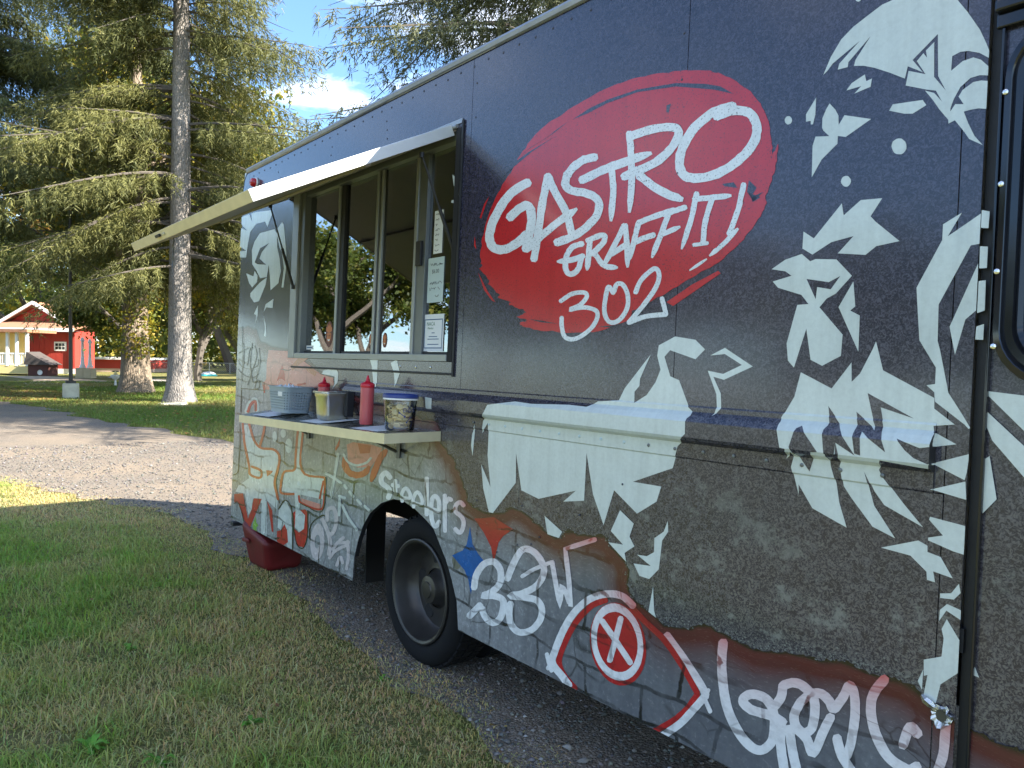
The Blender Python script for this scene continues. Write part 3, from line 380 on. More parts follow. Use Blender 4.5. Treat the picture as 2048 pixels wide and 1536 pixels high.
('logo_letter','logowhite',4,'R',['4460 2093 4469 2089 4486 2087 4503 2086 4519 2084 4536 2083 4551 2082 4566 2081 4579 2080 4593 2079 4605 2081 4618 2083', '4458 2103 4466 2106 4483 2106 4499 2105 4516 2103 4532 2102 4548 2102 4562 2100 4576 2099 4589 2098 4603 2095 4616 2091', '4537 2095 4530 2091 4525 2078 4520 2065 4516 2051 4512 2037 4507 2023 4505 2008 4503 1993 4503 1977 4503 1962 4501 1946 4506 1939', '4549 2090 4552 2082 4547 2069 4542 2056 4537 2043 4533 2030 4531 2016 4527 2003 4526 1988 4526 1973 4525 1957 4525 1942 4519 1937', '4469 1940 4475 1937 4494 1937 4514 1937 4532 1937 4537 1940', '4467 1947 4472 1950 4492 1950 4511 1950 4530 1950 4536 1947']),
('logo_letter','logowhite',4,'R',['4656 2123 4651 2119 4648 2104 4644 2089 4642 2074 4639 2059 4636 2044 4629 2029 4624 2014 4618 1999 4612 1983 4604 1969 4607 1961', '4668 2119 4671 2112 4669 2097 4665 2082 4661 2067 4660 2051 4655 2036 4650 2021 4644 2006 4638 1990 4632 1975 4625 1960 4618 1956', '4645 1981 4632 1975 4621 1967 4610 1958 4600 1949 4590 1941 4579 1934 4569 1926 4557 1921 4548 1912 4539 1902', '4652 1975 4644 1965 4635 1955 4624 1946 4614 1937 4603 1929 4592 1921 4580 1914 4570 1907 4557 1902 4543 1898']),
('logo_dash','logowhite',4,'R',['4463 1856 4466 1858 4490 1866 4511 1876 4531 1888 4533 1890', '4460 1861 4463 1863 4483 1875 4504 1885 4527 1893 4530 1894']),
('logo_digit','logowhite',4,'R',['3814 1779 3825 1779 3838 1785 3851 1790 3864 1796 3876 1801 3889 1803 3902 1806 3917 1807 3932 1807 3944 1806 3952 1805 3955 1804 3955 1804 3956 1803 3956 1801 3955 1798 3952 1794 3947 1789 3939 1783 3931 1778 3923 1773 3912 1770 3898 1766 3883 1763 3871 1760 3869 1742 3884 1741 3900 1744 3919 1746 3938 1747 3953 1747 3968 1746 3983 1744 3997 1741 4008 1737 4015 1734 4018 1731 4020 1727 4020 1722 4019 1716 4017 1710 4013 1703 4007 1696 4000 1688 3992 1680 3982 1673 3970 1666 3956 1659 3941 1652 3926 1646 3913 1643 3901 1641 3890 1641 3879 1642 3870 1644 3863 1647 3859 1651 3854 1657 3851 1665 3847 1674 3845 1683 3843 1690 3843 1697 3841 1704 3842 1712 3841 1720 3835 1726', '3805 1788 3809 1794 3822 1799 3835 1806 3849 1811 3863 1817 3878 1821 3895 1823 3912 1824 3929 1824 3944 1823 3957 1821 3968 1817 3976 1811 3980 1804 3981 1797 3978 1790 3974 1784 3967 1777 3958 1770 3949 1764 3938 1759 3924 1754 3908 1750 3893 1746 3883 1744 3879 1758 3878 1759 3893 1761 3913 1763 3933 1765 3952 1764 3970 1763 3987 1760 4003 1756 4018 1752 4031 1746 4039 1738 4043 1729 4044 1720 4043 1712 4039 1703 4035 1695 4028 1686 4021 1677 4010 1669 3999 1661 3986 1653 3971 1644 3955 1637 3938 1631 3921 1626 3906 1624 3890 1623 3874 1625 3860 1628 3847 1634 3837 1642 3829 1652 3825 1662 3822 1672 3819 1681 3816 1689 3815 1698 3815 1706 3815 1713 3815 1721 3821 1727']),
('logo_digit','logowhite',4,'R',['4120 1799 4120 1807 4114 1812 4109 1819 4103 1826 4095 1833 4080 1836 4070 1831 4066 1824 4064 1816 4061 1807 4059 1798 4058 1788 4056 1776 4054 1763 4054 1750 4055 1738 4057 1727 4062 1716 4068 1707 4076 1698 4085 1691 4097 1686 4110 1684 4124 1684 4136 1687 4148 1691 4159 1698 4170 1706 4179 1716 4187 1727 4193 1737 4197 1748 4198 1759 4198 1770 4197 1781 4195 1791 4191 1801 4186 1811 4180 1820 4173 1829 4165 1836 4156 1841 4146 1844 4136 1845 4127 1845 4118 1841 4112 1836 4108 1830 4105 1823 4104 1817 4102 1811 4104 1804', '4110 1795 4101 1798 4095 1804 4089 1811 4084 1817 4081 1820 4087 1819 4091 1820 4089 1817 4087 1811 4086 1802 4084 1794 4082 1784 4080 1772 4078 1760 4078 1748 4079 1738 4082 1729 4085 1721 4090 1713 4094 1708 4098 1704 4103 1702 4110 1701 4119 1701 4127 1703 4134 1706 4142 1710 4151 1718 4159 1726 4166 1735 4171 1744 4174 1753 4176 1762 4176 1771 4174 1780 4173 1789 4170 1797 4165 1806 4160 1814 4154 1820 4149 1824 4146 1827 4143 1827 4139 1828 4136 1828 4134 1827 4133 1826 4131 1822 4129 1817 4127 1811 4125 1805 4117 1801']),
('logo_digit','logowhite',4,'R',['4224 1791 4232 1794 4237 1803 4240 1812 4244 1821 4249 1829 4255 1836 4265 1844 4276 1852 4289 1860 4300 1866 4307 1869 4310 1869 4311 1868 4313 1867 4315 1863 4317 1859 4318 1854 4318 1846 4317 1838 4314 1830 4309 1821 4303 1811 4294 1800 4284 1788 4272 1776 4260 1764 4247 1750 4232 1737 4217 1724 4201 1710 4185 1696 4184 1688', '4212 1795 4210 1802 4214 1811 4218 1820 4223 1829 4229 1838 4237 1848 4247 1857 4260 1866 4274 1874 4286 1881 4298 1886 4311 1886 4322 1882 4330 1875 4335 1868 4338 1860 4340 1852 4340 1843 4338 1833 4335 1823 4330 1812 4323 1801 4314 1789 4303 1777 4291 1765 4279 1752 4265 1739 4251 1726 4235 1712 4219 1698 4204 1684 4195 1682', '4190 1683 4200 1682 4215 1686 4230 1690 4245 1694 4260 1698 4275 1701 4293 1703 4312 1704 4331 1705 4351 1705 4371 1706 4377 1710', '4184 1692 4190 1698 4205 1702 4220 1707 4235 1711 4252 1715 4269 1718 4288 1720 4308 1721 4329 1722 4348 1722 4368 1723 4376 1719', '4377 1710 4379 1716 4377 1721 4376 1726 4373 1731 4371 1737 4370 1742 4367 1748 4365 1754 4362 1760 4360 1766 4357 1773 4350 1778', '4366 1708 4359 1713 4356 1718 4355 1723 4353 1728 4351 1733 4349 1739 4346 1744 4344 1751 4341 1757 4339 1763 4337 1769 4339 1776']),
('graffiti_shape','blue',3,'P',['3259 773 3284 698 3331 663 3408 625 3337 583 3308 547 3288 467 3264 529 3228 566 3123 612 3208 653 3239 689']),
('graffiti_shape','red2',3,'P',['3288 817 3350 828 3434 848 3576 820 3510 779 3478 744 3449 645 3426 712 3367 767']),
('graffiti_shape','olive',2,'P',['3205 606 3204 593 3199 580 3191 569 3181 561 3169 556 3156 555 3144 559 3135 566 3128 577 3125 589 3126 602 3131 615 3139 627 3150 635 3162 639 3175 640 3186 636 3196 629 3202 619']),
('graffiti_stroke','gwhite',4,'R',['3323 494 3336 506 3339 519 3340 532 3342 544 3345 555 3349 566 3357 577 3365 588 3375 600 3384 609 3394 617 3403 623 3414 629 3426 633 3435 636 3442 637 3448 636 3457 633 3464 629 3472 624 3477 618 3481 610 3483 601 3483 590 3483 580 3479 571 3474 562 3465 553 3455 544 3442 535 3432 527 3420 520 3405 512 3388 505 3373 498 3364 469 3390 471 3410 476 3432 483 3452 488 3468 490 3480 491 3491 492 3500 492 3506 490 3508 488 3509 483 3510 474 3508 462 3505 450 3501 440 3499 431 3493 423 3487 416 3481 410 3476 406 3474 404 3470 403 3465 401 3459 400 3454 400 3449 401 3442 403 3434 406 3427 410 3421 413 3417 417 3413 421 3411 426 3407 432 3403 438 3387 442', '3295 489 3286 499 3288 511 3289 524 3292 537 3295 551 3301 566 3310 580 3320 594 3333 608 3346 622 3361 634 3378 644 3396 653 3416 660 3435 665 3455 668 3474 666 3489 661 3503 655 3514 646 3522 637 3527 625 3530 613 3530 599 3528 585 3523 571 3515 557 3502 543 3489 531 3475 519 3460 509 3442 498 3422 489 3405 481 3396 477 3399 501 3390 501 3406 505 3429 511 3453 517 3474 521 3492 523 3508 523 3524 522 3540 518 3552 510 3557 498 3557 484 3555 470 3551 455 3548 443 3542 431 3535 419 3526 409 3516 398 3505 389 3490 381 3476 375 3461 370 3447 369 3433 368 3421 371 3408 372 3397 377 3388 382 3379 387 3373 393 3367 399 3362 405 3358 411 3356 417 3361 430', '3283 353 3305 361 3331 385 3358 409 3384 433 3388 446', '3262 359 3266 373 3294 397 3321 421 3347 445 3368 452']),
('graffiti_stroke','gwhite',4,'R',['3559 590 3573 600 3576 607 3580 614 3582 620 3585 627 3590 635 3595 645 3600 655 3604 665 3611 675 3617 685 3623 696 3631 707 3639 718 3646 727 3652 733 3658 736 3662 739 3667 741 3673 741 3679 742 3688 742 3698 741 3709 738 3719 735 3728 731 3736 725 3746 719 3755 712 3761 704 3765 697 3768 692 3768 685 3767 679 3766 673 3762 665 3758 657 3752 648 3745 639 3737 630 3727 622 3716 613 3701 604 3685 594 3667 586 3652 577 3635 569 3614 562 3593 556 3576 549 3553 528 3579 519 3596 522 3618 526 3640 531 3659 535 3678 538 3697 541 3715 544 3730 545 3740 545 3748 544 3754 540 3759 536 3763 531 3766 525 3767 518 3767 510 3765 502 3762 493 3758 484 3751 474 3742 464 3732 453 3722 443 3711 436 3701 430 3688 423 3675 418 3664 415 3654 412 3646 413 3638 414 3630 416 3622 420 3615 424 3610 429 3605 436 3602 444 3599 453 3597 461 3597 469 3598 477 3599 486 3602 496 3605 506 3596 514', '3534 589 3529 600 3533 607 3536 614 3539 620 3542 628 3547 636 3551 646 3556 656 3562 667 3568 678 3576 690 3583 701 3591 713 3601 725 3610 737 3621 747 3633 756 3647 762 3661 767 3675 770 3689 771 3704 770 3718 768 3733 766 3746 761 3759 755 3770 748 3781 741 3790 731 3799 723 3804 713 3808 703 3809 694 3807 684 3805 674 3801 664 3796 653 3788 642 3779 631 3768 619 3756 607 3740 596 3724 585 3705 574 3686 564 3667 555 3646 545 3623 537 3602 530 3588 524 3598 539 3585 549 3598 551 3619 555 3642 560 3663 563 3681 566 3701 570 3722 573 3742 574 3761 575 3776 570 3787 564 3796 557 3802 549 3806 540 3808 529 3808 518 3805 506 3801 494 3795 482 3786 469 3775 456 3763 442 3749 430 3734 418 3718 409 3700 400 3682 393 3663 386 3645 383 3628 382 3612 383 3598 387 3586 392 3576 399 3568 407 3561 417 3557 427 3554 438 3551 448 3550 458 3553 470 3555 480 3557 489 3558 499 3571 511', '3646 626 3657 628 3672 638 3686 648 3701 657 3715 666 3732 676 3752 686 3773 697 3795 708 3818 719 3840 730 3845 736', '3638 632 3642 639 3657 649 3672 658 3686 668 3702 678 3720 688 3741 699 3763 710 3786 721 3808 732 3830 742 3840 743']),
('graffiti_stroke','gwhite',5,'R',['3825 740 3821 731 3831 703 3841 674 3851 646 3861 619 3871 592 3895 561 3910 603 3912 633 3911 658 3896 642 3907 631 3917 621 3925 608 3934 594 3969 589 3964 622 3959 655 3954 686 3944 726 3934 768 3922 802 3970 819 4025 843 4077 865 4084 872', '3841 745 3849 741 3859 713 3869 684 3879 656 3889 630 3899 603 3894 580 3882 597 3883 627 3886 661 3921 656 3932 646 3942 635 3951 621 3960 607 3942 585 3937 614 3931 647 3926 678 3916 718 3906 760 3898 807 3961 836 4016 859 4068 881 4079 881']),
('graffiti_stroke','gwhite',4,'R',['3984 285 3981 296 3973 299 3964 304 3956 308 3948 313 3938 318 3925 324 3912 329 3899 335 3889 341 3884 347 3882 353 3883 360 3887 369 3892 381 3897 395 3904 411 3912 428 3920 447 3929 466 3938 483 3947 499 3957 515 3966 529 3976 544 3987 558 4000 573 4014 588 4029 602 4044 616 4059 627 4075 638 4092 648 4110 657 4127 664 4144 670 4159 675 4175 679 4190 681 4204 682 4216 683 4226 681 4236 677 4246 673 4257 668 4268 663 4282 665', '3967 269 3950 267 3942 272 3934 276 3925 280 3916 285 3906 290 3895 295 3881 301 3866 307 3853 315 3843 326 3840 339 3841 353 3846 366 3852 378 3858 392 3864 409 3872 427 3881 447 3891 466 3900 485 3911 502 3920 518 3930 534 3942 550 3955 567 3969 583 3984 599 4001 615 4019 631 4037 645 4057 658 4077 669 4098 680 4118 688 4138 696 4157 701 4176 706 4195 709 4212 710 4229 709 4244 707 4258 702 4269 697 4280 692 4290 687 4294 678']),
('graffiti_stroke','gwhite',4,'R',['4422 615 4423 604 4439 593 4455 582 4470 571 4485 559 4500 548 4516 535 4533 522 4549 508 4563 496 4574 486 4581 479 4585 474 4588 470 4590 465 4594 460 4605 458', '4436 628 4449 628 4465 616 4480 605 4495 594 4511 583 4526 571 4542 558 4558 544 4574 531 4588 519 4600 508 4607 500 4613 494 4616 489 4618 484 4622 480 4620 469', '4608 481 4596 474 4587 462 4578 450 4569 437 4560 425 4550 412 4541 399 4531 387 4522 374 4512 361 4501 348 4488 335 4474 321 4459 307 4444 292 4428 277 4424 265', '4621 477 4620 466 4611 454 4602 441 4593 429 4584 416 4574 404 4565 391 4556 378 4546 365 4535 351 4523 337 4509 322 4495 308 4479 293 4464 278 4449 263 4435 257']),
('graffiti_stroke','red2',3,'R',['4015 283 4012 291 3999 297 3985 302 3972 308 3960 313 3950 319 3941 326 3932 333 3926 340 3921 348 3919 356 3918 363 3919 372 3922 382 3926 393 3931 406 3938 421 3946 437 3954 454 3963 471 3972 487 3981 502 3990 516 4000 530 4010 543 4021 556 4033 569 4046 583 4059 596 4072 608 4084 618 4096 625 4108 632 4121 638 4134 645 4147 651 4155 660', '4002 270 3989 268 3976 273 3962 279 3948 284 3934 291 3922 298 3912 305 3903 313 3895 322 3889 332 3885 342 3884 354 3885 366 3889 378 3894 391 3899 404 3906 420 3914 437 3923 455 3933 473 3942 490 3952 505 3962 520 3972 535 3983 549 3995 564 4008 578 4022 592 4037 607 4052 620 4066 632 4082 642 4096 650 4111 657 4124 663 4137 670 4149 670', '4260 666 4262 658 4275 651 4287 645 4299 639 4312 633 4327 625 4344 618 4362 611 4381 604 4400 596 4417 587 4434 576 4451 564 4467 551 4482 538 4498 525 4512 511 4525 498 4538 485 4551 471 4564 458 4572 457', '4270 676 4282 677 4294 671 4306 665 4318 659 4330 652 4345 645 4361 638 4379 631 4398 624 4418 616 4436 606 4453 594 4470 582 4487 568 4503 555 4518 541 4532 528 4545 514 4558 501 4571 487 4583 474 4583 466', '4573 469 4564 463 4557 451 4549 439 4542 427 4535 415 4527 404 4518 393 4509 382 4499 372 4489 360 4477 349 4463 336 4447 322 4430 308 4413 293 4395 279 4391 269', '4584 466 4584 458 4576 447 4569 435 4562 423 4554 410 4545 398 4535 386 4526 374 4516 363 4504 351 4492 338 4477 324 4461 310 4444 295 4426 281 4409 266 4398 263']),
('graffiti_shape','red2',3,'P',['4341 573 4347 546 4348 518 4344 490 4335 463 4321 438 4303 415 4282 396 4258 382 4231 372 4204 368 4176 369 4150 377 4126 390 4104 408 4087 431 4075 458 4068 487 4067 517 4072 547 4083 576 4098 603 4118 626 4142 644 4168 657 4195 665 4222 667 4249 663 4274 654 4297 639 4316 621 4331 599']),
('graffiti_shape','gwhite',4,'P',['4328 576 4333 554 4335 530 4332 507 4327 484 4317 462 4304 442 4289 424 4271 409 4250 397 4228 389 4206 385 4183 385 4161 389 4140 398 4120 411 4104 427 4090 447 4080 469 4075 493 4073 518 4076 543 4083 567 4093 590 4108 611 4125 629 4145 643 4166 654 4189 661 4212 663 4234 661 4255 655 4275 645 4293 632 4308 616 4320 597', '4296 581 4286 596 4275 609 4261 619 4245 627 4228 631 4211 633 4193 631 4176 625 4159 617 4144 606 4130 592 4119 575 4111 558 4106 539 4104 519 4105 500 4109 481 4117 464 4127 449 4140 436 4155 426 4171 419 4189 416 4206 416 4224 419 4241 425 4257 434 4271 446 4284 460 4294 475 4301 493 4306 511 4308 529 4307 547 4303 565']),
('graffiti_stroke','gwhite',5,'R',['4115 579 4117 570 4140 553 4165 536 4189 519 4215 500 4241 480 4267 461 4277 460', '4129 589 4140 589 4164 572 4189 555 4212 538 4237 518 4264 499 4289 479 4290 471', '4216 623 4208 614 4201 586 4193 556 4186 527 4178 500 4170 472 4162 445 4166 437', '4231 624 4236 617 4229 588 4222 559 4214 530 4207 503 4198 475 4191 448 4182 439']),
('graffiti_stroke','gwhite',5,'R',['3819 363 3816 356 3819 350 3822 343 3826 337 3828 330 3832 324 3835 318 3839 313 3844 308 3846 302 3850 297 3858 295', '3832 370 3840 368 3843 361 3848 355 3850 349 3854 343 3856 337 3859 331 3863 326 3866 320 3870 315 3874 310 3871 302', '3870 356 3860 350 3850 336 3838 322 3827 307 3828 300', '3881 354 3881 347 3870 333 3861 319 3849 304 3840 298', '4616 497 4610 492 4604 478 4598 463 4592 448 4593 443', '4624 497 4625 492 4619 477 4613 463 4607 448 4601 443', '4592 467 4590 461 4601 447 4612 433 4622 419 4628 418', '4600 473 4605 472 4616 458 4627 444 4637 431 4636 425']),
('graffiti_stroke','gwhite',4,'R',['4656 669 4647 657 4646 645 4645 633 4645 620 4644 607 4644 593 4646 579 4647 564 4649 548 4652 533 4655 518 4658 504 4661 489 4665 475 4670 461 4677 447 4684 433 4693 420 4703 407 4713 396 4724 386 4734 378 4744 371 4755 365 4765 361 4776 358 4786 357 4796 357 4807 359 4818 363 4829 370 4839 378 4848 388 4856 398 4863 409 4868 421 4872 433 4874 445 4874 456 4875 467 4875 477 4874 486 4873 496 4871 505 4869 513 4866 521 4863 528 4859 534 4854 540 4849 545 4842 549 4835 552 4826 554 4818 555 4810 555 4802 554 4793 553 4784 551 4776 548 4767 544 4758 539 4750 532 4743 525 4736 517 4731 506 4730 494 4734 485 4741 480 4748 476 4756 474 4764 472 4772 470 4780 471 4788 472 4795 473 4803 474 4811 474 4820 476 4829 477 4837 478 4844 478 4851 478 4858 477 4865 476 4872 475 4880 474 4893 479', '4675 674 4682 665 4682 652 4681 640 4680 629 4680 617 4680 605 4681 591 4682 577 4685 563 4687 548 4690 534 4692 520 4696 506 4700 493 4704 480 4709 468 4716 456 4724 444 4734 432 4743 422 4752 413 4760 406 4769 400 4778 395 4786 392 4794 389 4800 388 4806 388 4811 389 4814 390 4818 392 4821 396 4826 401 4831 407 4836 415 4839 421 4841 428 4842 437 4843 446 4843 456 4843 465 4843 474 4842 482 4840 489 4839 496 4836 502 4834 507 4831 512 4827 515 4824 518 4820 521 4816 523 4811 524 4806 524 4800 524 4795 524 4789 523 4784 521 4779 520 4775 518 4772 516 4769 514 4766 511 4763 508 4763 507 4763 510 4763 510 4766 508 4771 506 4776 504 4781 502 4785 502 4790 502 4796 502 4803 503 4810 504 4818 505 4826 506 4836 508 4845 509 4855 509 4864 509 4872 508 4880 506 4887 505 4894 503 4901 496']),
('graffiti_stroke','gwhite',5,'R',['4873 585 4886 586 4893 590 4901 595 4907 599 4912 602 4917 603 4921 604 4925 604 4929 605 4934 604 4938 602 4944 600 4951 597 4957 593 4962 589 4965 584 4967 580 4969 574 4970 567 4970 560 4970 552 4970 543 4969 533 4968 523 4966 515 4965 509 4963 505 4960 503 4958 500 4956 499 4955 499 4954 499 4951 499 4948 501 4944 503 4942 505 4940 508 4938 512 4937 517 4936 521 4936 526 4938 532 4940 540 4944 547 4947 555 4951 563 4956 570 4962 577 4968 584 4974 590 4979 594 4983 596 4986 598 4990 599 4993 600 4996 600 4999 600 5003 598 5007 596 5011 593 5015 591 5017 588 5019 584 5022 578 5029 572 5046 575 5056 585 5062 596 5068 607 5074 618 5079 628 5082 638 5086 648 5088 656 5090 660 5083 655 5076 654 5078 653 5080 648 5083 642 5085 635 5086 627 5087 617 5088 606 5088 594 5088 582 5087 570 5086 556 5085 541 5083 528 5082 516 5080 505 5078 496 5075 487 5073 478 5071 468 5074 459', '4868 599 4877 610 4884 614 4891 619 4899 623 4907 628 4917 631 4925 633 4933 634 4941 633 4948 632 4956 630 4963 627 4971 623 4978 618 4985 612 4991 605 4995 597 4997 588 4999 579 4999 570 4999 561 4999 551 4998 540 4996 528 4994 517 4991 506 4985 496 4978 487 4971 480 4962 474 4953 470 4943 469 4935 470 4928 473 4922 477 4916 482 4912 487 4909 494 4907 502 4906 510 4906 520 4909 530 4912 541 4917 551 4922 562 4927 572 4934 581 4942 591 4950 600 4958 608 4966 615 4974 620 4983 624 4991 627 4999 628 5006 629 5014 627 5021 625 5027 622 5032 618 5037 615 5042 609 5045 603 5047 599 5045 599 5036 597 5035 597 5039 604 5044 614 5050 624 5054 633 5058 641 5061 650 5064 659 5068 668 5080 680 5094 679 5100 673 5105 666 5108 658 5110 649 5112 639 5114 628 5114 616 5115 603 5115 590 5114 577 5113 562 5111 548 5109 533 5108 521 5106 509 5104 499 5101 489 5099 480 5096 471 5088 460', '4874 606 4866 595 4865 586 4865 578 4864 571 4863 565 4861 559 4858 553 4854 546 4848 537 4842 529 4836 520 4835 507', '4891 610 4897 601 4896 594 4895 586 4895 577 4893 568 4890 557 4885 547 4879 537 4873 527 4867 519 4861 510 4849 502']),
('graffiti_stroke','gwhite',6,'R',['5030 571 5020 562 5016 551 5011 541 5007 531 5003 520 4998 508 4993 493 4988 475 4983 459 4979 447 4980 448 4993 451 4991 454 4988 463 4983 473 4977 482 4969 488 4961 492 4953 496 4946 499 4938 502 4926 500', '5044 570 5045 559 5041 549 5037 539 5033 529 5029 518 5025 507 5020 493 5015 476 5009 459 5003 444 4992 428 4971 425 4964 434 4960 444 4956 453 4953 458 4948 461 4942 465 4934 468 4926 471 4919 475 4915 484', '4874 492 4866 479 4866 468 4866 456 4865 444 4866 431 4867 416 4870 401 4873 385 4877 369 4881 353 4885 337 4894 332', '4891 497 4897 490 4897 478 4897 466 4897 455 4897 443 4898 430 4901 417 4903 402 4908 386 4911 370 4915 354 4910 341', '4898 485 4893 473 4896 461 4899 449 4901 436 4904 424 4907 412 4910 400 4914 388 4918 377 4922 365 4926 354 4935 350', '4915 494 4923 488 4926 476 4928 464 4931 452 4933 440 4936 429 4940 418 4943 406 4947 395 4951 384 4954 372 4951 360', '5044 514 5041 502 5043 493 5046 485 5049 476 5053 467 5058 457 5064 449 5071 442 5079 435 5086 429 5093 422 5103 422', '5058 523 5067 519 5070 510 5073 501 5076 493 5078 486 5082 479 5087 472 5093 466 5100 459 5107 452 5114 446 5115 435']),
('graffiti_stroke','gwhite',4,'R',['5176 728 5166 721 5160 712 5154 703 5148 693 5142 682 5137 671 5134 660 5131 650 5130 640 5130 629 5130 618 5131 606 5134 594 5137 581 5141 568 5146 556 5152 544 5159 532 5167 521 5176 511 5186 503 5196 497 5208 493 5220 490 5232 489 5242 490 5252 493 5262 499 5268 505 5272 510 5276 513 5281 525', '5188 722 5187 711 5182 701 5176 692 5170 683 5166 675 5163 667 5160 660 5158 653 5157 646 5157 638 5157 629 5158 619 5160 608 5163 596 5167 585 5171 574 5177 564 5183 554 5190 544 5197 535 5204 529 5213 524 5222 521 5232 519 5241 518 5248 517 5250 518 5252 519 5254 522 5259 527 5264 532 5274 535', '5236 551 5244 562 5247 574 5250 587 5253 599 5255 607 5255 608 5247 604 5246 603 5250 600 5254 595 5259 592 5269 593', '5223 550 5220 560 5222 572 5225 585 5228 598 5232 610 5239 623 5254 631 5263 628 5269 623 5273 619 5277 616 5279 606', '5327 661 5321 650 5321 635 5320 619 5320 604 5320 590 5319 578 5317 568 5315 559 5313 550 5311 541 5308 531 5311 522', '5339 665 5345 657 5344 642 5344 627 5344 612 5343 597 5342 583 5341 571 5338 560 5336 551 5333 542 5331 533 5324 523']),
('stencil_letter','gwhite',4,'R',['2531 901 2528 912 2518 916 2508 922 2497 927 2482 933 2459 935 2434 929 2417 922 2403 913 2391 904 2383 894 2379 885 2378 875 2380 866 2386 857 2395 849 2411 843 2428 839 2445 837 2457 835 2465 832 2471 830 2476 827 2480 824 2482 821 2483 818 2483 815 2481 810 2477 804 2472 797 2468 790 2474 780', '2508 888 2486 889 2475 894 2465 900 2456 904 2451 906 2455 906 2459 907 2454 905 2447 900 2441 895 2437 891 2436 887 2435 883 2436 878 2439 874 2442 871 2447 869 2458 867 2473 864 2489 861 2504 857 2515 852 2524 847 2530 841 2535 834 2538 826 2537 818 2534 809 2529 802 2525 795 2521 789 2504 779']),
('stencil_letter','gwhite',5,'R',['2549 899 2541 890 2543 865 2546 840 2549 816 2560 810', '2573 902 2584 896 2587 872 2590 847 2593 823 2584 814', '2515 859 2529 854 2553 856 2577 857 2600 858 2616 864', '2518 871 2535 877 2559 878 2583 879 2606 880 2619 876']),
('stencil_letter','gwhite',4,'R',['2654 790 2660 798 2658 806 2655 814 2652 821 2651 827 2652 832 2656 839 2662 847 2670 854 2676 859 2674 859 2671 858 2677 856 2685 851 2693 846 2698 841 2701 837 2703 833 2703 830 2703 829 2704 829 2702 829 2692 827 2677 826 2661 824 2646 822 2633 816', '2634 786 2624 791 2621 798 2618 805 2615 813 2614 822 2616 831 2621 841 2629 852 2639 862 2651 870 2671 877 2691 877 2705 872 2716 866 2725 859 2731 853 2736 847 2739 840 2739 833 2736 825 2724 816 2708 811 2692 808 2676 806 2660 805 2645 803 2632 805']),
('stencil_letter','gwhite',4,'R',['2770 779 2776 787 2774 795 2771 804 2768 811 2767 818 2768 825 2772 833 2778 842 2785 851 2792 856 2790 856 2787 856 2794 852 2803 847 2811 840 2816 834 2819 829 2822 824 2822 819 2821 816 2822 816 2821 816 2812 815 2798 814 2782 814 2766 813 2753 807', '2751 775 2741 779 2739 787 2736 795 2733 804 2731 813 2733 823 2738 834 2746 845 2755 857 2767 866 2786 874 2808 873 2821 867 2832 860 2842 852 2848 845 2853 838 2856 830 2856 822 2853 813 2842 804 2825 798 2809 796 2792 795 2777 794 2762 793 2751 797']),
('stencil_letter','gwhite',4,'R',['2859 953 2851 944 2853 911 2856 877 2859 844 2861 817 2863 789 2865 762 2875 756', '2882 956 2892 949 2894 917 2897 883 2899 850 2902 823 2904 796 2906 769 2897 760']),
('stencil_letter','gwhite',4,'R',['2913 794 2925 789 2938 789 2952 788 2968 788 2987 791 3008 800 3015 813 3016 824 3014 837 3011 848 3007 857 3001 865 2992 871 2982 876 2970 880 2954 880 2938 876 2926 869 2917 861 2910 852 2906 841 2904 828 2904 812 2905 795 2906 779 2908 765 2911 754 2915 745 2920 736 2925 729 2930 723 2937 718 2945 714 2956 711 2969 711 2985 716 2997 723 3004 730 3009 737 3014 744 3019 750 3017 759', '2918 806 2934 811 2948 811 2963 811 2976 811 2980 811 2976 809 2977 810 2977 819 2976 829 2973 839 2970 846 2966 851 2961 854 2955 857 2952 858 2954 858 2957 859 2955 858 2952 855 2949 850 2946 843 2944 832 2944 817 2945 801 2946 786 2948 774 2951 764 2954 755 2958 748 2962 743 2966 738 2969 735 2973 734 2974 733 2972 733 2967 732 2966 731 2969 735 2974 741 2979 748 2984 754 2998 761']),
('stencil_letter','gwhite',4,'R',['3029 892 3022 884 3024 855 3026 826 3028 798 3032 769 3035 740 3038 711 3047 706', '3049 895 3058 889 3060 861 3062 832 3064 805 3067 776 3071 747 3074 718 3067 710', '3049 840 3063 845 3073 855 3083 864 3086 870 3075 866 3082 864 3089 862 3104 864', '3033 844 3033 853 3043 862 3053 872 3069 885 3095 885 3102 883 3109 881 3115 874']),
('stencil_letter','gwhite',4,'R',['3218 863 3215 871 3209 873 3203 877 3196 880 3186 883 3171 883 3156 879 3145 874 3135 868 3126 861 3120 853 3116 846 3115 838 3115 830 3117 822 3123 815 3134 810 3146 806 3157 804 3166 801 3172 799 3178 796 3182 792 3186 788 3189 784 3190 779 3190 773 3188 766 3186 758 3182 750 3179 745 3177 742 3176 741 3175 741 3176 741 3177 741 3176 741 3172 743 3166 745 3160 748 3153 751 3138 751', '3204 853 3189 853 3183 856 3176 859 3171 862 3169 863 3171 863 3171 862 3167 860 3161 857 3156 853 3154 850 3152 846 3151 842 3151 837 3153 833 3155 830 3158 828 3166 826 3177 824 3189 821 3199 816 3207 812 3214 806 3219 801 3223 794 3225 786 3225 778 3224 768 3220 758 3216 750 3212 742 3206 735 3199 729 3189 724 3178 721 3166 720 3155 721 3147 724 3140 727 3133 730 3127 732 3124 740']),
('graffiti_shape','pale',2,'P',['215 1006 335 1015 475 917 617 872 862 892 955 859 958 792 898 656 961 553 940 473 740 511 660 472 472 479 288 488 96 474 147 524 379 617 279 805']),
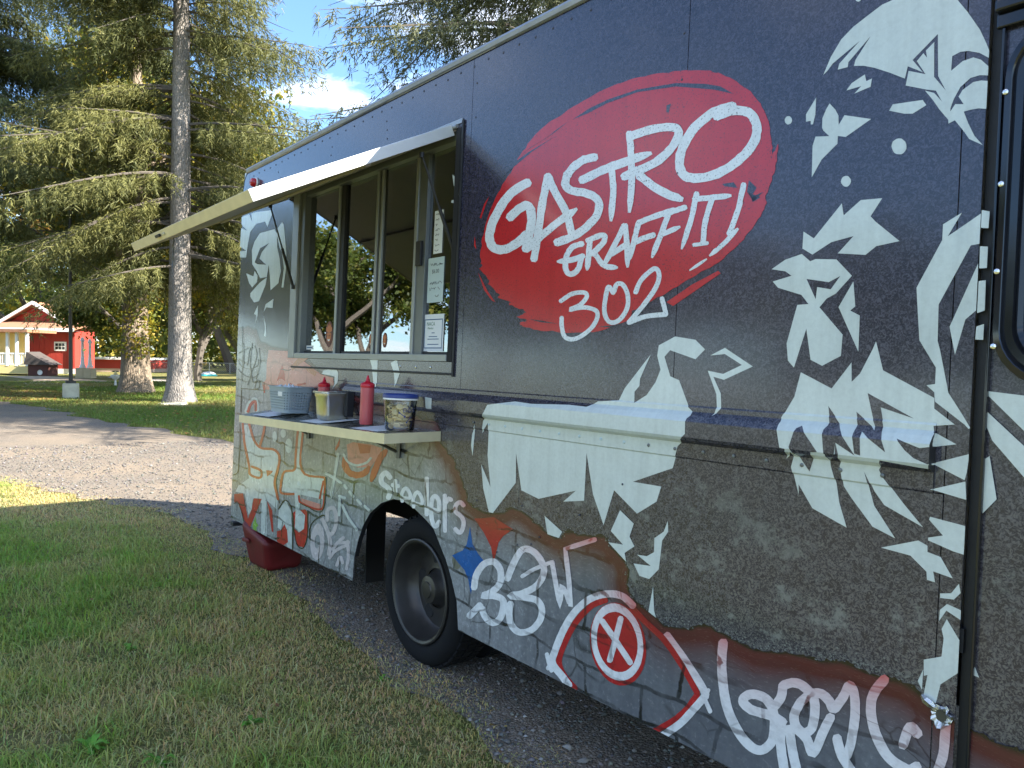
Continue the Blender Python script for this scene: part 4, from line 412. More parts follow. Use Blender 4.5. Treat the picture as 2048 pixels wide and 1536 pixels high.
('graffiti_stroke','orange',3,'R',['178 1019 170 1011 179 979 193 948 205 917 215 886 234 855 253 824 277 791 305 760 324 731 344 708 351 690 352 675 354 661 362 649 383 639 424 634 473 632 524 632 573 635 612 643 642 655 656 670 656 684 653 699 638 710 605 715 567 719 522 720 476 719 434 720 414 716', '208 1022 222 1017 232 985 247 955 258 924 268 893 284 863 305 832 330 801 355 770 375 741 394 717 402 697 405 681 405 669 412 662 420 656 447 652 489 650 535 651 575 654 595 657 600 660 610 668 611 679 609 689 598 694 581 697 548 699 507 700 461 700 418 701 404 706', '314 1028 311 1020 331 997 355 973 376 949 400 927 426 908 456 893 485 881 518 871 553 863 596 859 646 859 700 863 753 868 799 872 833 872 861 870 883 866 903 861 917 854 929 846 933 835 936 822 936 808 932 791 923 772 914 752 897 728 880 703 869 677 864 651 870 627 887 605 906 583 921 561 941 540 954 537', '342 1033 358 1029 383 1006 403 982 426 959 448 938 471 920 497 907 524 896 551 887 582 881 614 877 652 876 700 881 752 885 803 890 847 891 882 887 912 882 937 875 955 866 972 855 975 841 982 827 980 811 974 793 968 774 957 752 944 728 926 704 914 680 910 657 914 635 927 614 947 593 967 572 983 550 977 543', '588 875 602 881 614 899 624 916 636 933 646 950 655 967 665 984 668 1001 673 1017 680 1033 686 1050 678 1056', '562 875 556 882 565 899 576 916 590 933 599 950 608 967 617 983 620 1000 627 1016 632 1033 640 1049 652 1056']),
('graffiti_stroke','black',3,'R',['127 1011 124 1008 129 984 136 960 144 936 147 912 152 887 149 860 148 833 147 806 144 779 138 752 135 726 137 701 134 676 131 654 122 637 113 625 94 617 73 611 49 605 26 597 22 595', '137 1012 142 1010 144 985 157 962 163 938 166 913 170 888 169 862 170 835 164 807 163 780 157 754 155 728 153 702 156 678 151 656 144 637 129 623 105 613 82 605 57 600 35 593 28 592', '952 853 948 850 947 827 943 804 946 781 943 759 936 738 933 721 922 707 913 693 906 676 903 656 913 632 929 606 944 577 967 550 983 522 987 521', '961 853 967 852 960 829 959 805 958 782 956 760 954 740 949 722 938 707 929 693 922 678 921 659 929 635 944 609 961 581 979 553 998 526 995 523']),
('graffiti_shape','orange',3,'P',['717 719 849 731 824 711 741 676']),
('graffiti_shape','pale',2,'P',['1252 1062 1331 1069 1343 789 1694 795 1680 656 1335 635 1025 614 1051 735 1243 786']),
('graffiti_stroke','orange',3,'R',['1250 1092 1241 1087 1235 1044 1227 999 1223 955 1218 914 1215 880 1215 852 1216 830 1219 813 1216 799 1208 789 1190 782 1159 778 1118 772 1073 765 1035 751 1010 731 998 708 987 683 981 660 978 642 977 628 973 615 977 603 993 593 1024 590 1068 593 1122 599 1182 608 1241 617 1296 625 1309 631', '1271 1093 1280 1088 1272 1045 1266 1001 1262 957 1257 917 1254 883 1251 856 1253 834 1256 816 1257 800 1237 783 1204 769 1162 762 1120 757 1086 752 1063 745 1050 730 1036 709 1029 686 1023 664 1021 646 1015 632 1015 620 1016 612 1022 608 1038 607 1072 608 1122 614 1179 623 1239 633 1294 641 1308 639', '1328 1090 1319 1084 1314 1022 1303 956 1295 890 1298 833 1326 792 1383 770 1460 767 1543 774 1623 783 1695 786 1708 790', '1348 1091 1357 1086 1351 1024 1340 958 1330 893 1337 839 1360 802 1404 785 1467 783 1544 788 1625 797 1700 801 1710 798']),
('graffiti_stroke','red2',4,'R',['1690 791 1683 786 1683 768 1685 750 1687 732 1686 714 1685 695 1683 673 1685 649 1683 627 1673 608 1657 597 1618 590 1556 586 1484 585 1417 587 1368 590 1346 594 1340 600 1335 607 1336 617 1332 627 1323 630', '1706 793 1714 790 1715 772 1715 754 1716 736 1715 717 1715 699 1714 677 1714 653 1713 629 1702 606 1669 587 1616 576 1548 572 1473 571 1404 573 1351 575 1319 581 1307 591 1302 602 1302 612 1298 620 1305 627', '1672 774 1664 769 1650 732 1635 694 1620 656 1625 651', '1688 775 1693 771 1678 733 1664 695 1653 658 1642 652']),
('graffiti_shape','pink',3,'P',['1347 613 1657 622 1646 582 1380 578']),
('graffiti_shape','red2',3,'P',['65 450 261 484 393 310 497 483 657 503 411 221 162 393 72 389']),
('graffiti_shape','pale',4,'P',['301 490 483 499 461 395 405 340']),
('graffiti_shape','pale',3,'P',['670 491 750 504 778 241 671 216 654 418']),
('graffiti_shape','red2',3,'P',['760 503 863 452 901 304 867 306 808 426']),
('graffiti_shape','pale',3,'P',['973 351 982 472 1095 559 1211 493 1232 243 1163 229 1092 381 1031 345']),
('graffiti_shape','red2',4,'P',['967 325 1031 343 1091 396 1141 365 1166 287 1084 250 1019 246 969 257']),
('graffiti_shape','red2',3,'P',['1227 496 1270 519 1421 552 1465 536 1471 395 1426 305 1329 295 1266 356']),
('graffiti_shape','pale',4,'P',['1238 637 1344 644 1329 537 1425 513 1415 424 1340 386 1268 397 1270 519']),
('graffiti_stroke','black',5,'R',['974 476 976 479 1006 497 1028 519 1055 539 1077 552 1095 559 1116 557 1143 551 1167 538 1192 519 1208 492 1221 456 1231 410 1232 357 1238 304 1243 254 1248 253', '966 477 967 479 989 499 1016 520 1037 541 1065 557 1095 563 1126 564 1155 557 1182 543 1207 524 1222 495 1238 459 1243 412 1250 361 1252 307 1256 256 1256 254', '1223 497 1221 495 1231 470 1234 443 1239 416 1245 392 1257 370 1269 351 1280 332 1293 315 1304 301 1325 293 1343 288 1367 288 1389 287 1411 295 1430 304 1443 317 1459 333 1468 351 1476 373 1479 396 1482 424 1484 455 1475 487 1474 520 1473 553 1467 554', '1231 499 1232 497 1243 472 1250 446 1253 419 1262 395 1273 374 1284 355 1292 335 1303 319 1320 307 1335 298 1352 294 1372 293 1390 295 1406 299 1422 306 1432 317 1444 332 1456 350 1464 372 1471 395 1471 422 1468 452 1465 485 1459 518 1457 550 1460 553', '1334 578 1338 577 1407 572 1484 570 1552 563 1615 565 1664 573 1694 592 1711 617 1720 646 1719 675 1724 700 1726 721 1720 740 1722 760 1720 779 1716 798 1714 799', '1337 581 1343 582 1413 578 1490 576 1558 570 1617 570 1659 577 1682 593 1698 617 1703 645 1706 673 1713 699 1712 720 1717 740 1715 759 1708 777 1702 796 1708 798', '68 376 76 376 100 381 120 391 138 396 154 395 187 387 218 362 256 326 294 285 334 242 379 205 383 204', '65 379 70 384 91 387 111 395 137 404 167 402 197 390 230 365 270 330 308 288 362 250 396 210 393 206']),
('graffiti_shape','pinkw',3,'P',['1727 400 1723 370 1712 340 1696 314 1674 291 1649 275 1622 266 1596 265 1571 272 1549 286 1533 307 1523 334 1520 364 1525 395 1536 425 1554 452 1576 474 1602 490 1629 498 1655 498 1680 491 1700 476 1715 455 1725 429', '1664 400 1660 410 1654 418 1646 424 1637 426 1627 426 1616 423 1607 417 1598 409 1592 398 1588 387 1586 375 1587 364 1591 354 1597 346 1605 340 1614 338 1624 338 1635 341 1644 348 1652 356 1659 366 1663 377 1665 389']),
('graffiti_stroke','pinkw',4,'R',['1660 535 1656 524 1675 514 1691 504 1704 493 1720 482 1733 471 1746 459 1758 447 1768 434 1774 421 1782 408 1781 395 1781 380 1777 365 1773 349 1772 333 1781 327', '1688 546 1708 544 1724 533 1741 523 1755 512 1771 501 1784 489 1797 476 1809 463 1820 450 1829 436 1835 420 1837 405 1836 389 1831 373 1827 357 1825 342 1811 331', '1768 533 1781 544 1781 557 1776 569 1776 582 1777 592 1781 599 1787 603 1796 609 1808 613 1817 615 1819 615 1822 614 1830 609 1837 602 1845 593 1850 584 1853 574 1854 561 1853 547 1850 533 1848 521 1842 511 1834 500 1825 489 1817 481 1809 476 1808 475 1809 476 1805 476 1793 475 1781 473 1760 466', '1738 528 1727 535 1725 547 1724 560 1721 574 1723 587 1732 601 1747 614 1767 625 1791 632 1816 638 1843 640 1863 635 1875 627 1886 618 1895 607 1902 596 1905 584 1906 569 1906 554 1904 539 1898 525 1892 512 1883 499 1873 486 1860 475 1847 465 1829 456 1807 452 1792 450 1783 450 1774 448 1757 452']),
('graffiti_stroke','pinkw',4,'R',['1848 369 1863 376 1873 385 1885 395 1896 404 1905 413 1917 422 1931 431 1946 442 1963 453 1983 463 1999 474 2003 482', '1827 371 1828 379 1838 388 1847 398 1858 407 1869 418 1883 428 1900 439 1918 450 1934 462 1954 472 1971 482 1987 487', '1926 428 1942 427 1982 437 2021 446 2060 454 2073 462', '1924 438 1937 445 1977 454 2017 463 2055 472 2070 472', '2029 472 2021 463 2024 445 2028 426 2034 408 2036 390 2038 374 2036 359 2033 344 2030 329 2023 314 2021 300 2028 294', '2051 476 2060 472 2064 454 2069 436 2075 418 2075 399 2077 382 2075 365 2074 350 2068 335 2062 320 2059 305 2050 297', '1809 309 1826 315 1841 328 1856 340 1869 352 1882 363 1901 373 1923 385 1950 396 1978 409 2008 421 2037 433 2046 442', '1790 311 1789 320 1805 331 1817 344 1834 356 1851 370 1873 384 1900 397 1929 410 1959 423 1990 434 2020 446 2035 449', '1918 289 1932 296 1941 310 1949 325 1959 339 1963 349 1964 349 1946 346 1950 344 1956 336 1964 327 1972 321 1985 318', '1896 288 1893 294 1900 308 1911 323 1917 338 1929 351 1947 362 1978 365 1989 358 1996 350 2003 341 2009 334 2006 326']),
('graffiti_stroke','black',2,'R',['1564 325 1561 327 1554 344 1542 359 1524 372 1519 388 1508 402 1513 419 1512 436 1524 453 1529 470 1547 486 1573 502 1607 520 1642 537 1676 549 1699 556 1711 557 1716 551 1726 544 1736 536 1745 529 1752 528', '1554 322 1554 325 1540 339 1517 351 1514 369 1496 382 1493 399 1495 417 1490 433 1505 452 1512 470 1536 487 1561 506 1595 524 1633 541 1667 556 1697 564 1719 563 1735 559 1740 549 1755 543 1764 535 1760 531']),
('graffiti_stroke','pale',4,'R',['1858 967 1848 961 1843 936 1837 912 1833 887 1826 862 1818 835 1812 806 1801 776 1792 745 1782 714 1773 683 1779 678', '1878 968 1886 962 1879 938 1874 913 1868 889 1860 863 1853 837 1846 808 1838 778 1829 747 1818 716 1811 686 1799 679', '1688 820 1697 814 1718 811 1741 811 1761 807 1783 805 1804 802 1826 798 1850 796 1873 792 1896 788 1919 785 1934 787', '1698 829 1714 831 1735 829 1757 826 1778 824 1800 821 1823 819 1845 815 1869 812 1892 808 1915 804 1938 801 1944 795', '1953 786 1955 780 1963 774 1974 769 1986 764 1997 763', '1969 793 1982 792 1992 787 2001 781 2012 776 2013 770', '2024 757 2026 751 2044 744 2061 735 2079 728 2093 728', '2038 765 2052 765 2070 757 2087 749 2106 742 2107 736', '2128 725 2129 719 2145 712 2160 706 2176 700 2190 700', '2141 732 2155 732 2171 726 2186 720 2202 714 2203 707', '2219 704 2223 698 2241 692 2261 687 2279 681 2292 682', '2231 712 2244 712 2262 706 2282 701 2301 695 2304 690', '1891 707 1902 703 1928 702 1956 704 1983 703 1997 707', '1897 716 1911 720 1938 720 1965 719 1992 720 2002 717', '1906 700 1897 693 1900 661 1900 628 1902 595 1910 591', '1925 703 1933 698 1936 666 1937 633 1936 600 1930 594', '1937 666 1937 659 1955 647 1972 634 1992 622 2012 610 2029 597 2053 587 2076 577 2099 567 2123 557 2143 546 2157 547', '1954 672 1967 671 1986 659 2003 646 2023 635 2038 622 2059 611 2080 600 2100 590 2124 580 2148 571 2170 561 2171 555']),
('graffiti_stroke','orange',3,'R',['1930 949 1927 937 1924 924 1922 911 1920 896 1932 885 1942 874 1957 865 1975 858 1996 853 2015 847 2037 843 2064 845 2087 844 2110 843 2133 849 2155 853 2178 858 2200 864 2221 872 2240 881 2259 891 2269 903 2272 914 2278 924 2282 933', '1962 954 1973 944 1984 933 1994 923 2004 915 2011 908 2019 902 2028 896 2037 890 2048 885 2057 882 2070 882 2083 883 2097 882 2112 882 2126 884 2141 886 2155 890 2170 893 2181 899 2195 901 2201 907 2211 913 2229 920 2241 930 2257 938', '2446 1051 2425 1044 2405 1036 2389 1027 2376 1015 2359 1004 2350 991 2341 978 2329 965 2321 951 2310 937 2296 921 2288 904 2280 886 2278 868 2280 850', '2467 1045 2464 1033 2456 1021 2450 1010 2432 1002 2424 992 2413 982 2405 971 2395 959 2386 946 2380 932 2369 917 2358 901 2347 884 2327 866 2306 849']),
('graffiti_shape','pink',2,'P',['1975 1027 2052 1049 2275 1057 2403 1049 2365 998 2286 934 2126 908 1999 936']),
('graffiti_shape','orange',3,'P',['2113 1048 2276 1050 2265 1008 2149 992']),
('graffiti_shape','orange',3,'P',['1822 990 1883 1055 1879 1011 1832 973']),
('graffiti_stroke','pale',4,'R',['1928 967 1928 961 1938 953 1949 945 1959 937 1974 929 1991 923 2011 918 2034 915 2058 913 2084 913 2109 914 2136 917 2162 923 2188 930 2213 936 2234 943 2250 950 2263 958 2273 965 2282 973 2292 979 2293 984', '1942 972 1952 970 1964 962 1974 954 1985 946 1995 939 2008 934 2025 931 2046 928 2067 926 2089 926 2110 926 2132 929 2155 935 2180 940 2202 947 2220 953 2234 958 2243 964 2252 971 2262 978 2271 985 2282 987']),
('graffiti_shape','green',4,'P',['520 237 494 282 542 358 567 313 612 303 570 278 586 252']),
('graffiti_shape','pale',3,'P',['894 977 892 962 885 949 873 940 857 935 842 937 827 944 817 955 813 970 814 985 822 998 834 1008 849 1012 865 1010 879 1003 889 992']),
('graffiti_shape','pale',3,'P',['1053 1012 1051 1001 1041 991 1027 983 1009 979 990 980 974 985 963 993 958 1004 960 1016 970 1026 985 1034 1003 1038 1021 1037 1037 1032 1048 1023']),
('graffiti_shape','pale',3,'P',['1168 940 1166 921 1155 904 1137 891 1115 885 1092 886 1072 895 1057 910 1051 928 1053 948 1065 965 1083 978 1105 984 1128 982 1148 973 1162 958']),
('graffiti_shape','pink',2,'P',['672 1585 1034 1577 1287 1517 1407 1483 1580 1432 1754 1416 1770 1373 1459 1338 643 1296 579 1329 647 1376 646 1491']),
('graffiti_shape','red2',3,'P',['939 1487 985 1420 1001 1370 945 1385 901 1384 847 1361 877 1400']),
('graffiti_shape','orange2',3,'P',['1107 1481 1224 1541 1383 1534 1326 1517 1210 1483 1121 1444']),
('graffiti_shape','orange2',3,'P',['1310 1481 1408 1475 1524 1442 1489 1418 1372 1446']),
('graffiti_stroke','red2',3,'R',['590 1352 576 1346 583 1323 596 1299 608 1276 612 1272', '611 1353 624 1349 625 1325 637 1302 639 1278 633 1273', '1084 1360 1080 1355 1088 1345 1084 1333 1087 1322 1099 1318', '1102 1362 1113 1358 1118 1347 1113 1335 1123 1325 1117 1320', '1214 1348 1227 1345 1267 1349 1305 1357 1345 1359 1354 1363', '1210 1355 1219 1361 1259 1364 1300 1366 1337 1373 1350 1370']),
('graffiti_stroke','black',3,'R',['97 1772 93 1770 92 1743 101 1717 101 1691 105 1664 107 1636 119 1606 123 1574 134 1542 137 1511 142 1484 139 1459 133 1436 129 1414 124 1395 123 1379 126 1367 131 1359 133 1352 144 1348 142 1341 147 1339', '105 1771 107 1770 109 1743 114 1717 117 1691 117 1664 124 1636 132 1606 135 1574 147 1542 147 1512 152 1484 156 1459 150 1435 144 1414 143 1395 142 1379 141 1368 145 1360 149 1354 151 1349 158 1342 155 1340', '28 1503 28 1500 49 1492 59 1480 72 1470 93 1461 119 1453 154 1448 194 1444 235 1440 276 1438 314 1439 351 1440 386 1447 418 1454 450 1461 472 1469 478 1478 486 1487 479 1497 487 1507 480 1516 476 1518', '35 1504 35 1502 60 1494 69 1482 88 1473 108 1465 129 1458 157 1450 197 1447 237 1443 277 1442 313 1442 346 1445 379 1452 414 1457 437 1466 461 1471 469 1479 475 1488 466 1497 466 1506 469 1516 468 1518', '139 1638 136 1636 143 1619 148 1602 154 1586 155 1569 162 1551 158 1531 159 1510 157 1489 155 1468 157 1446 161 1445', '147 1638 149 1636 159 1619 158 1603 165 1586 175 1569 169 1551 173 1531 172 1510 176 1489 171 1468 173 1446 169 1445', '248 1465 252 1466 267 1494 276 1525 276 1554 287 1579 302 1597 319 1607 339 1613 360 1613 377 1610 390 1605 409 1596 415 1581 424 1564 431 1544 426 1525 417 1505 398 1482 376 1459 359 1435 337 1413 320 1393 308 1374 302 1355 277 1337 268 1318 269 1316', '240 1465 235 1467 248 1495 258 1525 261 1555 275 1580 290 1599 308 1611 334 1617 361 1619 387 1616 405 1608 417 1597 432 1583 442 1564 443 1544 440 1524 430 1504 410 1481 392 1457 367 1434 349 1412 336 1392 325 1373 311 1354 292 1336 285 1317 277 1316', '327 1637 322 1635 317 1606 308 1576 303 1546 294 1516 303 1486 305 1456 323 1427 339 1398 352 1368 375 1340 374 1338', '335 1636 341 1634 336 1605 320 1575 316 1546 317 1516 313 1486 320 1457 341 1428 351 1399 373 1370 387 1341 381 1339', '35 1435 36 1432 66 1424 89 1412 119 1403 150 1395 183 1388 219 1383 259 1379 300 1375 338 1373 373 1375 404 1378 430 1384 454 1391 476 1399 501 1405 503 1408', '41 1437 50 1437 73 1426 102 1416 130 1407 161 1400 189 1392 224 1387 264 1384 302 1380 339 1377 372 1379 398 1383 424 1387 449 1394 469 1402 492 1410 498 1410', '414 1339 420 1339 435 1346 456 1352 477 1357 489 1362 495 1360 503 1355 506 1343 521 1331 515 1318 515 1309 503 1304 486 1299 464 1298 447 1297 436 1297 433 1303 441 1313 445 1326 454 1339 460 1351 457 1353', '409 1341 410 1344 429 1349 450 1355 466 1362 487 1366 506 1364 518 1357 525 1345 530 1331 529 1318 530 1308 511 1301 492 1294 467 1291 443 1291 425 1294 422 1303 430 1314 437 1326 442 1340 447 1352 449 1354', '471 1599 469 1598 478 1576 488 1554 503 1533 504 1511 508 1489 502 1467 490 1443 474 1419 460 1394 442 1370 445 1368', '479 1600 484 1598 489 1576 500 1555 511 1534 521 1512 521 1489 511 1466 501 1442 483 1418 470 1394 454 1370 453 1368', '39 1557 46 1557 64 1561 83 1565 99 1570 120 1573 140 1577 162 1580 179 1586 202 1589 224 1593 247 1595 249 1597', '35 1560 39 1561 55 1567 73 1571 97 1572 111 1578 132 1582 153 1586 174 1589 197 1592 219 1596 240 1600 245 1600']),
('graffiti_stroke','black',4,'R',['922 1450 926 1449 951 1447 978 1446 1004 1444 1028 1443 1047 1444 1062 1443 1071 1445 1078 1447 1085 1448 1093 1449 1094 1452', '923 1453 928 1453 954 1452 981 1452 1006 1450 1029 1449 1047 1447 1059 1449 1067 1449 1071 1452 1076 1454 1087 1454 1091 1454', '123 1282 129 1281 304 1283 471 1285 632 1289 637 1290', '123 1285 129 1288 305 1290 472 1292 632 1294 637 1293', '139 1277 136 1275 134 1218 134 1160 136 1103 137 1101', '148 1277 151 1275 150 1218 152 1161 149 1104 146 1102']),
('graffiti_stroke','red2',3,'R',['306 1105 326 1112 339 1124 346 1137 359 1149 366 1160 381 1169 398 1176 415 1184 434 1188 433 1192 422 1193 424 1190 430 1179 431 1163 436 1147 436 1131 450 1125', '276 1108 261 1116 283 1128 289 1141 300 1154 313 1167 330 1178 350 1188 370 1198 394 1206 427 1210 468 1209 479 1197 487 1183 489 1167 489 1150 488 1135 480 1128']),
('graffiti_stroke','pale',2,'R',['286 1099 312 1109 332 1125 341 1141 352 1157 367 1169 381 1179 399 1186 413 1194 429 1198 428 1198 414 1201 418 1198 420 1184 430 1167 436 1148 444 1130 469 1121', '235 1102 221 1115 238 1130 253 1147 264 1163 282 1179 304 1193 329 1205 356 1216 388 1226 432 1230 478 1224 503 1210 513 1194 521 1175 523 1156 533 1140 518 1127'])]
TORN_S='3 1764 84 1765 88 1757 221 1772 345 1747 409 1743 441 1712 469 1682 506 1650 612 1638 636 1631 724 1614 814 1611 899 1601 996 1595 1046 1596 1102 1580 1185 1570 1241 1560 1297 1556 1354 1527 1396 1518 1448 1496 1502 1476 1537 1461 1587 1447 1621 1432 1692 1431 1764 1420 1736 1404 1800 1383 1836 1366 1864 1355 1899 1343 2045 1347 2067 1324 2118 1324 2174 1326 2202 1312 2247 1304 2277 1302 2321 1292 2387 1298 2395 1289 2431 1287 2466 1282 2505 1275 2521 1276 2559 1263 2605 1259 2648 1260 2666 1259 2707 1263 2744 1257 2779 1252 2822 1236 2844 1244 2906 1247 2924 1240 2963 1244 2961 1217 2983 1203 2965 1183 2955 1163 2992 1150 2985 1133 3008 1124 3040 1110 3053 1088 3083 1085 3112 1067 3123 1052 3121 1030 3160 1018 3164 997 3175 984 3190 968 3192 948 3212 937 3222 935 3230 910 3226 886 3264 883 3282 865 3309 872 3333 862 3365 859 3378 861 3412 861 3443 869 3476 874 3507 881 3520 899 3547 912 3565 911 3604 907 3630 908 3646 904 3664 897 3701 887 3718 870 3741 876 3753 867 3770 863 3777 850 3808 849 3828 837 3846 836 3881 839 3880 848 3899 873 3909 883 3923 884 3945 882 3971 876 3978 873 4010 882 4029 880 4042 885 4060 885 4087 897 4102 901 4134 890 4143 877 4152 865 4161 856 4181 853 4198 843 4205 835 4222 831 4234 820 4244 804 4252 798 4251 774 4249 767 4246 740 4254 733 4255 718 4268 712 4276 704 4283 698 4305 689 4324 689 4326 680 4346 679 4355 673 4381 666 4391 663 4397 656 4412 649 4422 645 4445 649 4461 651 4477 653 4494 656 4504 663 4524 659 4537 674 4564 687 4570 690 4585 698 4604 695 4613 698 4628 691 4638 686 4651 687 4664 688 4671 687 4690 685 4699 678 4716 682 4723 678 4730 676 4754 678 4762 673 4774 670 4783 677 4801 675 4811 676 4821 678 4835 686 4844 685 4853 685 4873 693 4883 700 4895 696 4907 699 4917 699 4929 703 4942 708 4947 703 4957 707 4973 711 4978 710 4989 703 5005 710 5009 719 5023 714 5040 727 5044 721 5060 726 5072 732 5080 728 5092 727 5094 719 5111 721 5115 722 5127 720 5135 714 5142 718 5154 719 5159 718 5172 722 5183 729 5193 724 5201 730 5209 725 5217 728 5222 721 5237 725 5247 725 5252 725 5256 719 5266 713 5270 709 5279 703 5288 700 5299 706 5309 701 5313 696 5321 692 5323 686 5330 684 5339 685 5345 679 5350 670 5358 672 5368 669 5370 668 5380 662 5390 667 5397 661 5404 663 5407 661 5417 665 5426 661 5432 654 5438 661 5443 652 5453 654 5457 654 5466 654 5474 656 5482 657 5489 663 5494 654 5503 660 5510 657 5516 652 5523 652 5529 652 5535 650'
ARCH_S='2126 392 2163 492 2214 585 2294 675 2414 749 2545 792 2647 798 2771 774 2880 737 2950 707 3069 581 3128 495 3176 403'
# ------------------------------------------------------------------ food truck (local axes: x = metres from the rear, y = inwards, z = up the leaning side)
SX, SU, SW = Vector((.62009, -.78453, 0)), Vector((.02847, .02250, .99934)), Vector((-.78401, -.61968, .03629))
TRUCK_M = Matrix(((SX.x, -SW.x, SU.x, -2.2250), (SX.y, -SW.y, SU.y, 6.0677), (SX.z, -SW.z, SU.z, .0448), (0, 0, 0, 1)))
def tw(s, v, w=0): return TRUCK_M @ Vector((s, -w, v))
def tl(s, v, w=0): return (s, -w, v)
truck = empty('food_truck'); truck.matrix_world = TRUCK_M
tag(truck, 'dark food truck covered in graffiti print, its serving hatch propped open', 'food truck')
PROF = [(1.225,0),(1.23,.005),(1.278,.006),(1.29,.03),(1.30,.036),(1.352,.036),(1.372,.02),(1.385,.004),(1.40,.004),(1.405,0)]
RS0, RS1 = 1.95, 5.275
PV = [a for a, b in PROF]; PW = [b for a, b in PROF]
def prof(s, v): return float(np.interp(v, PV, PW, left=0, right=0)) if RS0 <= s <= RS1 else 0.
def unpack(t):
    a = [int(x)/1000 for x in t.split()]; return [(a[i], a[i+1]) for i in range(0, len(a), 2)]
TORN = unpack(TORN_S); ARCH = unpack(ARCH_S)
TA = np.array(TORN)
def torn_near(P):
    P = np.asarray(P); A = TA[:-1]; B = TA[1:]; d = B-A; L2 = (d**2).sum(1)+1e-9
    q = P[:, None, :]-A[None]; t = np.clip((q*d[None]).sum(2)/L2[None], 0, 1)
    dist = np.sqrt(((q-t[..., None]*d[None])**2).sum(2)).min(1)
    return np.exp(-dist/.085)
def side_object(name, bm, off, mat, parent, glow=False, offs=None):
    bm.verts.index_update(); P = [(v.co.x, v.co.y) for v in bm.verts]; Z = [v.co.z for v in bm.verts]
    me = bpy.data.meshes.new(name)
    for v in bm.verts:
        s, vv, e = v.co; v.co = (s, -(prof(s, vv)+off+e), vv)
    bm.normal_update()
    fl = [f for f in bm.faces if f.normal.y > 0]
    if fl: bmesh.ops.reverse_faces(bm, faces=fl)
    bm.to_mesh(me); bm.free()
    g = torn_near(P) if glow else np.zeros(len(P))
    at = me.attributes.new('sv', 'FLOAT_VECTOR', 'POINT')
    at.data.foreach_set('vector', np.array([(p[0], p[1], q) for p, q in zip(P, g)], np.float32).ravel())
    return link(name, me, mat, parent)
def cuts(bm, s_step=0, v_step=0):
    xs = [v.co.x for v in bm.verts]; ys = [v.co.y for v in bm.verts]; x0, x1, y0, y1 = min(xs), max(xs), min(ys), max(ys)
    pl = []
    if x1 > RS0 and y0 < 1.405 and y1 > 1.225: pl += [(0, p, 0) for p in PV if y0 < p < y1]
    if x0 < RS1 < x1 and y0 < 1.405 and y1 > 1.225:
        for c_ in (RS1-.0004, RS1+.0004): bmesh.ops.bisect_plane(bm, geom=bm.verts[:]+bm.edges[:]+bm.faces[:], plane_co=(c_, 0, 0), plane_no=(1, 0, 0), dist=1e-5)
    if x0 < 5.3535 < x1 or x0 < 5.3845 < x1:      # the door gap cuts the print
        for c_ in (5.3535, 5.3845): bmesh.ops.bisect_plane(bm, geom=bm.verts[:]+bm.edges[:]+bm.faces[:], plane_co=(c_, 0, 0), plane_no=(1, 0, 0), dist=1e-5)
        bmesh.ops.delete(bm, geom=[f for f in bm.faces if 5.3535 < f.calc_center_median().x < 5.3845], context='FACES')
    if v_step: pl += [(0, y0+v_step*(i+.5), 0) for i in range(int((y1-y0)/v_step))]
    for p in pl: bmesh.ops.bisect_plane(bm, geom=bm.verts[:]+bm.edges[:]+bm.faces[:], plane_co=p, plane_no=(0, 1, 0), dist=1e-5)
    if s_step:
        for i in range(int((x1-x0)/s_step)):
            bmesh.ops.bisect_plane(bm, geom=bm.verts[:]+bm.edges[:]+bm.faces[:], plane_co=(x0+s_step*(i+.5), 0, 0), plane_no=(1, 0, 0), dist=1e-5)
def trim_low(bm):      # the skirt ends here
    if min(v.co.y for v in bm.verts) < .2785:
        bmesh.ops.bisect_plane(bm, geom=bm.verts[:]+bm.edges[:]+bm.faces[:], plane_co=(0, .2525, 0), plane_no=(0, -1, 0), clear_outer=True)
        if min(v.co.x for v in bm.verts) > 3.1: bmesh.ops.bisect_plane(bm, geom=bm.verts[:]+bm.edges[:]+bm.faces[:], plane_co=(0, .2785, 0), plane_no=(0, -1, 0), clear_outer=True)
def poly_bm(loops):
    lp = [[Vector((a, b, 0)) for a, b in l] for l in loops]; fl = [p for l in lp for p in l]
    bm = bmesh.new(); vs = [bm.verts.new(p) for p in fl]
    for t in tessellate_polygon(lp):
        try: bm.faces.new([vs[i] for i in t])
        except ValueError: pass
    return bm
def panel(name, loops, off=0., mat=None, parent=None, thick=.004, glow=False, grid=0):
    bm = poly_bm(loops); cuts(bm, grid, grid)
    o = side_object(name, bm, off, mat or PM['dark'], parent or truck, glow)
    m = o.modifiers.new('thick', 'SOLIDIFY'); m.thickness = thick; m.offset = -1
    return o
def rect(s0, s1, v0, v1): return [(s0, v0), (s1, v0), (s1, v1), (s0, v1)]
# skin of the serving side
panel('corner_post', [[(0, .25), (.128, .25), (.128, 2.962), (.075, 2.958), (.03, 2.935), (.008, 2.90), (0, 2.86)]])
upper = panel('side_panel', [rect(.131, 3.128, 1.404, 2.962), rect(1.05, 3.05, 1.53, 2.66)[::-1]])
panel('side_panel', [rect(3.131, 4.410, 1.404, 2.962)])
panel('side_panel', [rect(4.413, 5.298, 1.404, 2.962)])
panel('corner_post', [rect(5.301, 5.352, .275, 2.962)])
panel('belt_panel', [rect(RS1, 5.298, 1.229, 1.401)])
lowerA = panel('skirt_panel', [[(.131, .25), (2.116, .25)] + ARCH + [(3.197, .276), (3.60, .276), (3.60, 1.226), (.131, 1.226)]])
panel('skirt_panel', [rect(3.603, 5.298, .276, 1.226)])
panel('belt_panel', [rect(.131, RS0-.002, 1.229, 1.401)])
bm = bmesh.new(); ss = [RS0, 3.1, 4.3, RS1]
grid = [[bm.verts.new((s if s < RS1 else RS1-1e-4, v, 0)) for v in PV] for s in ss]
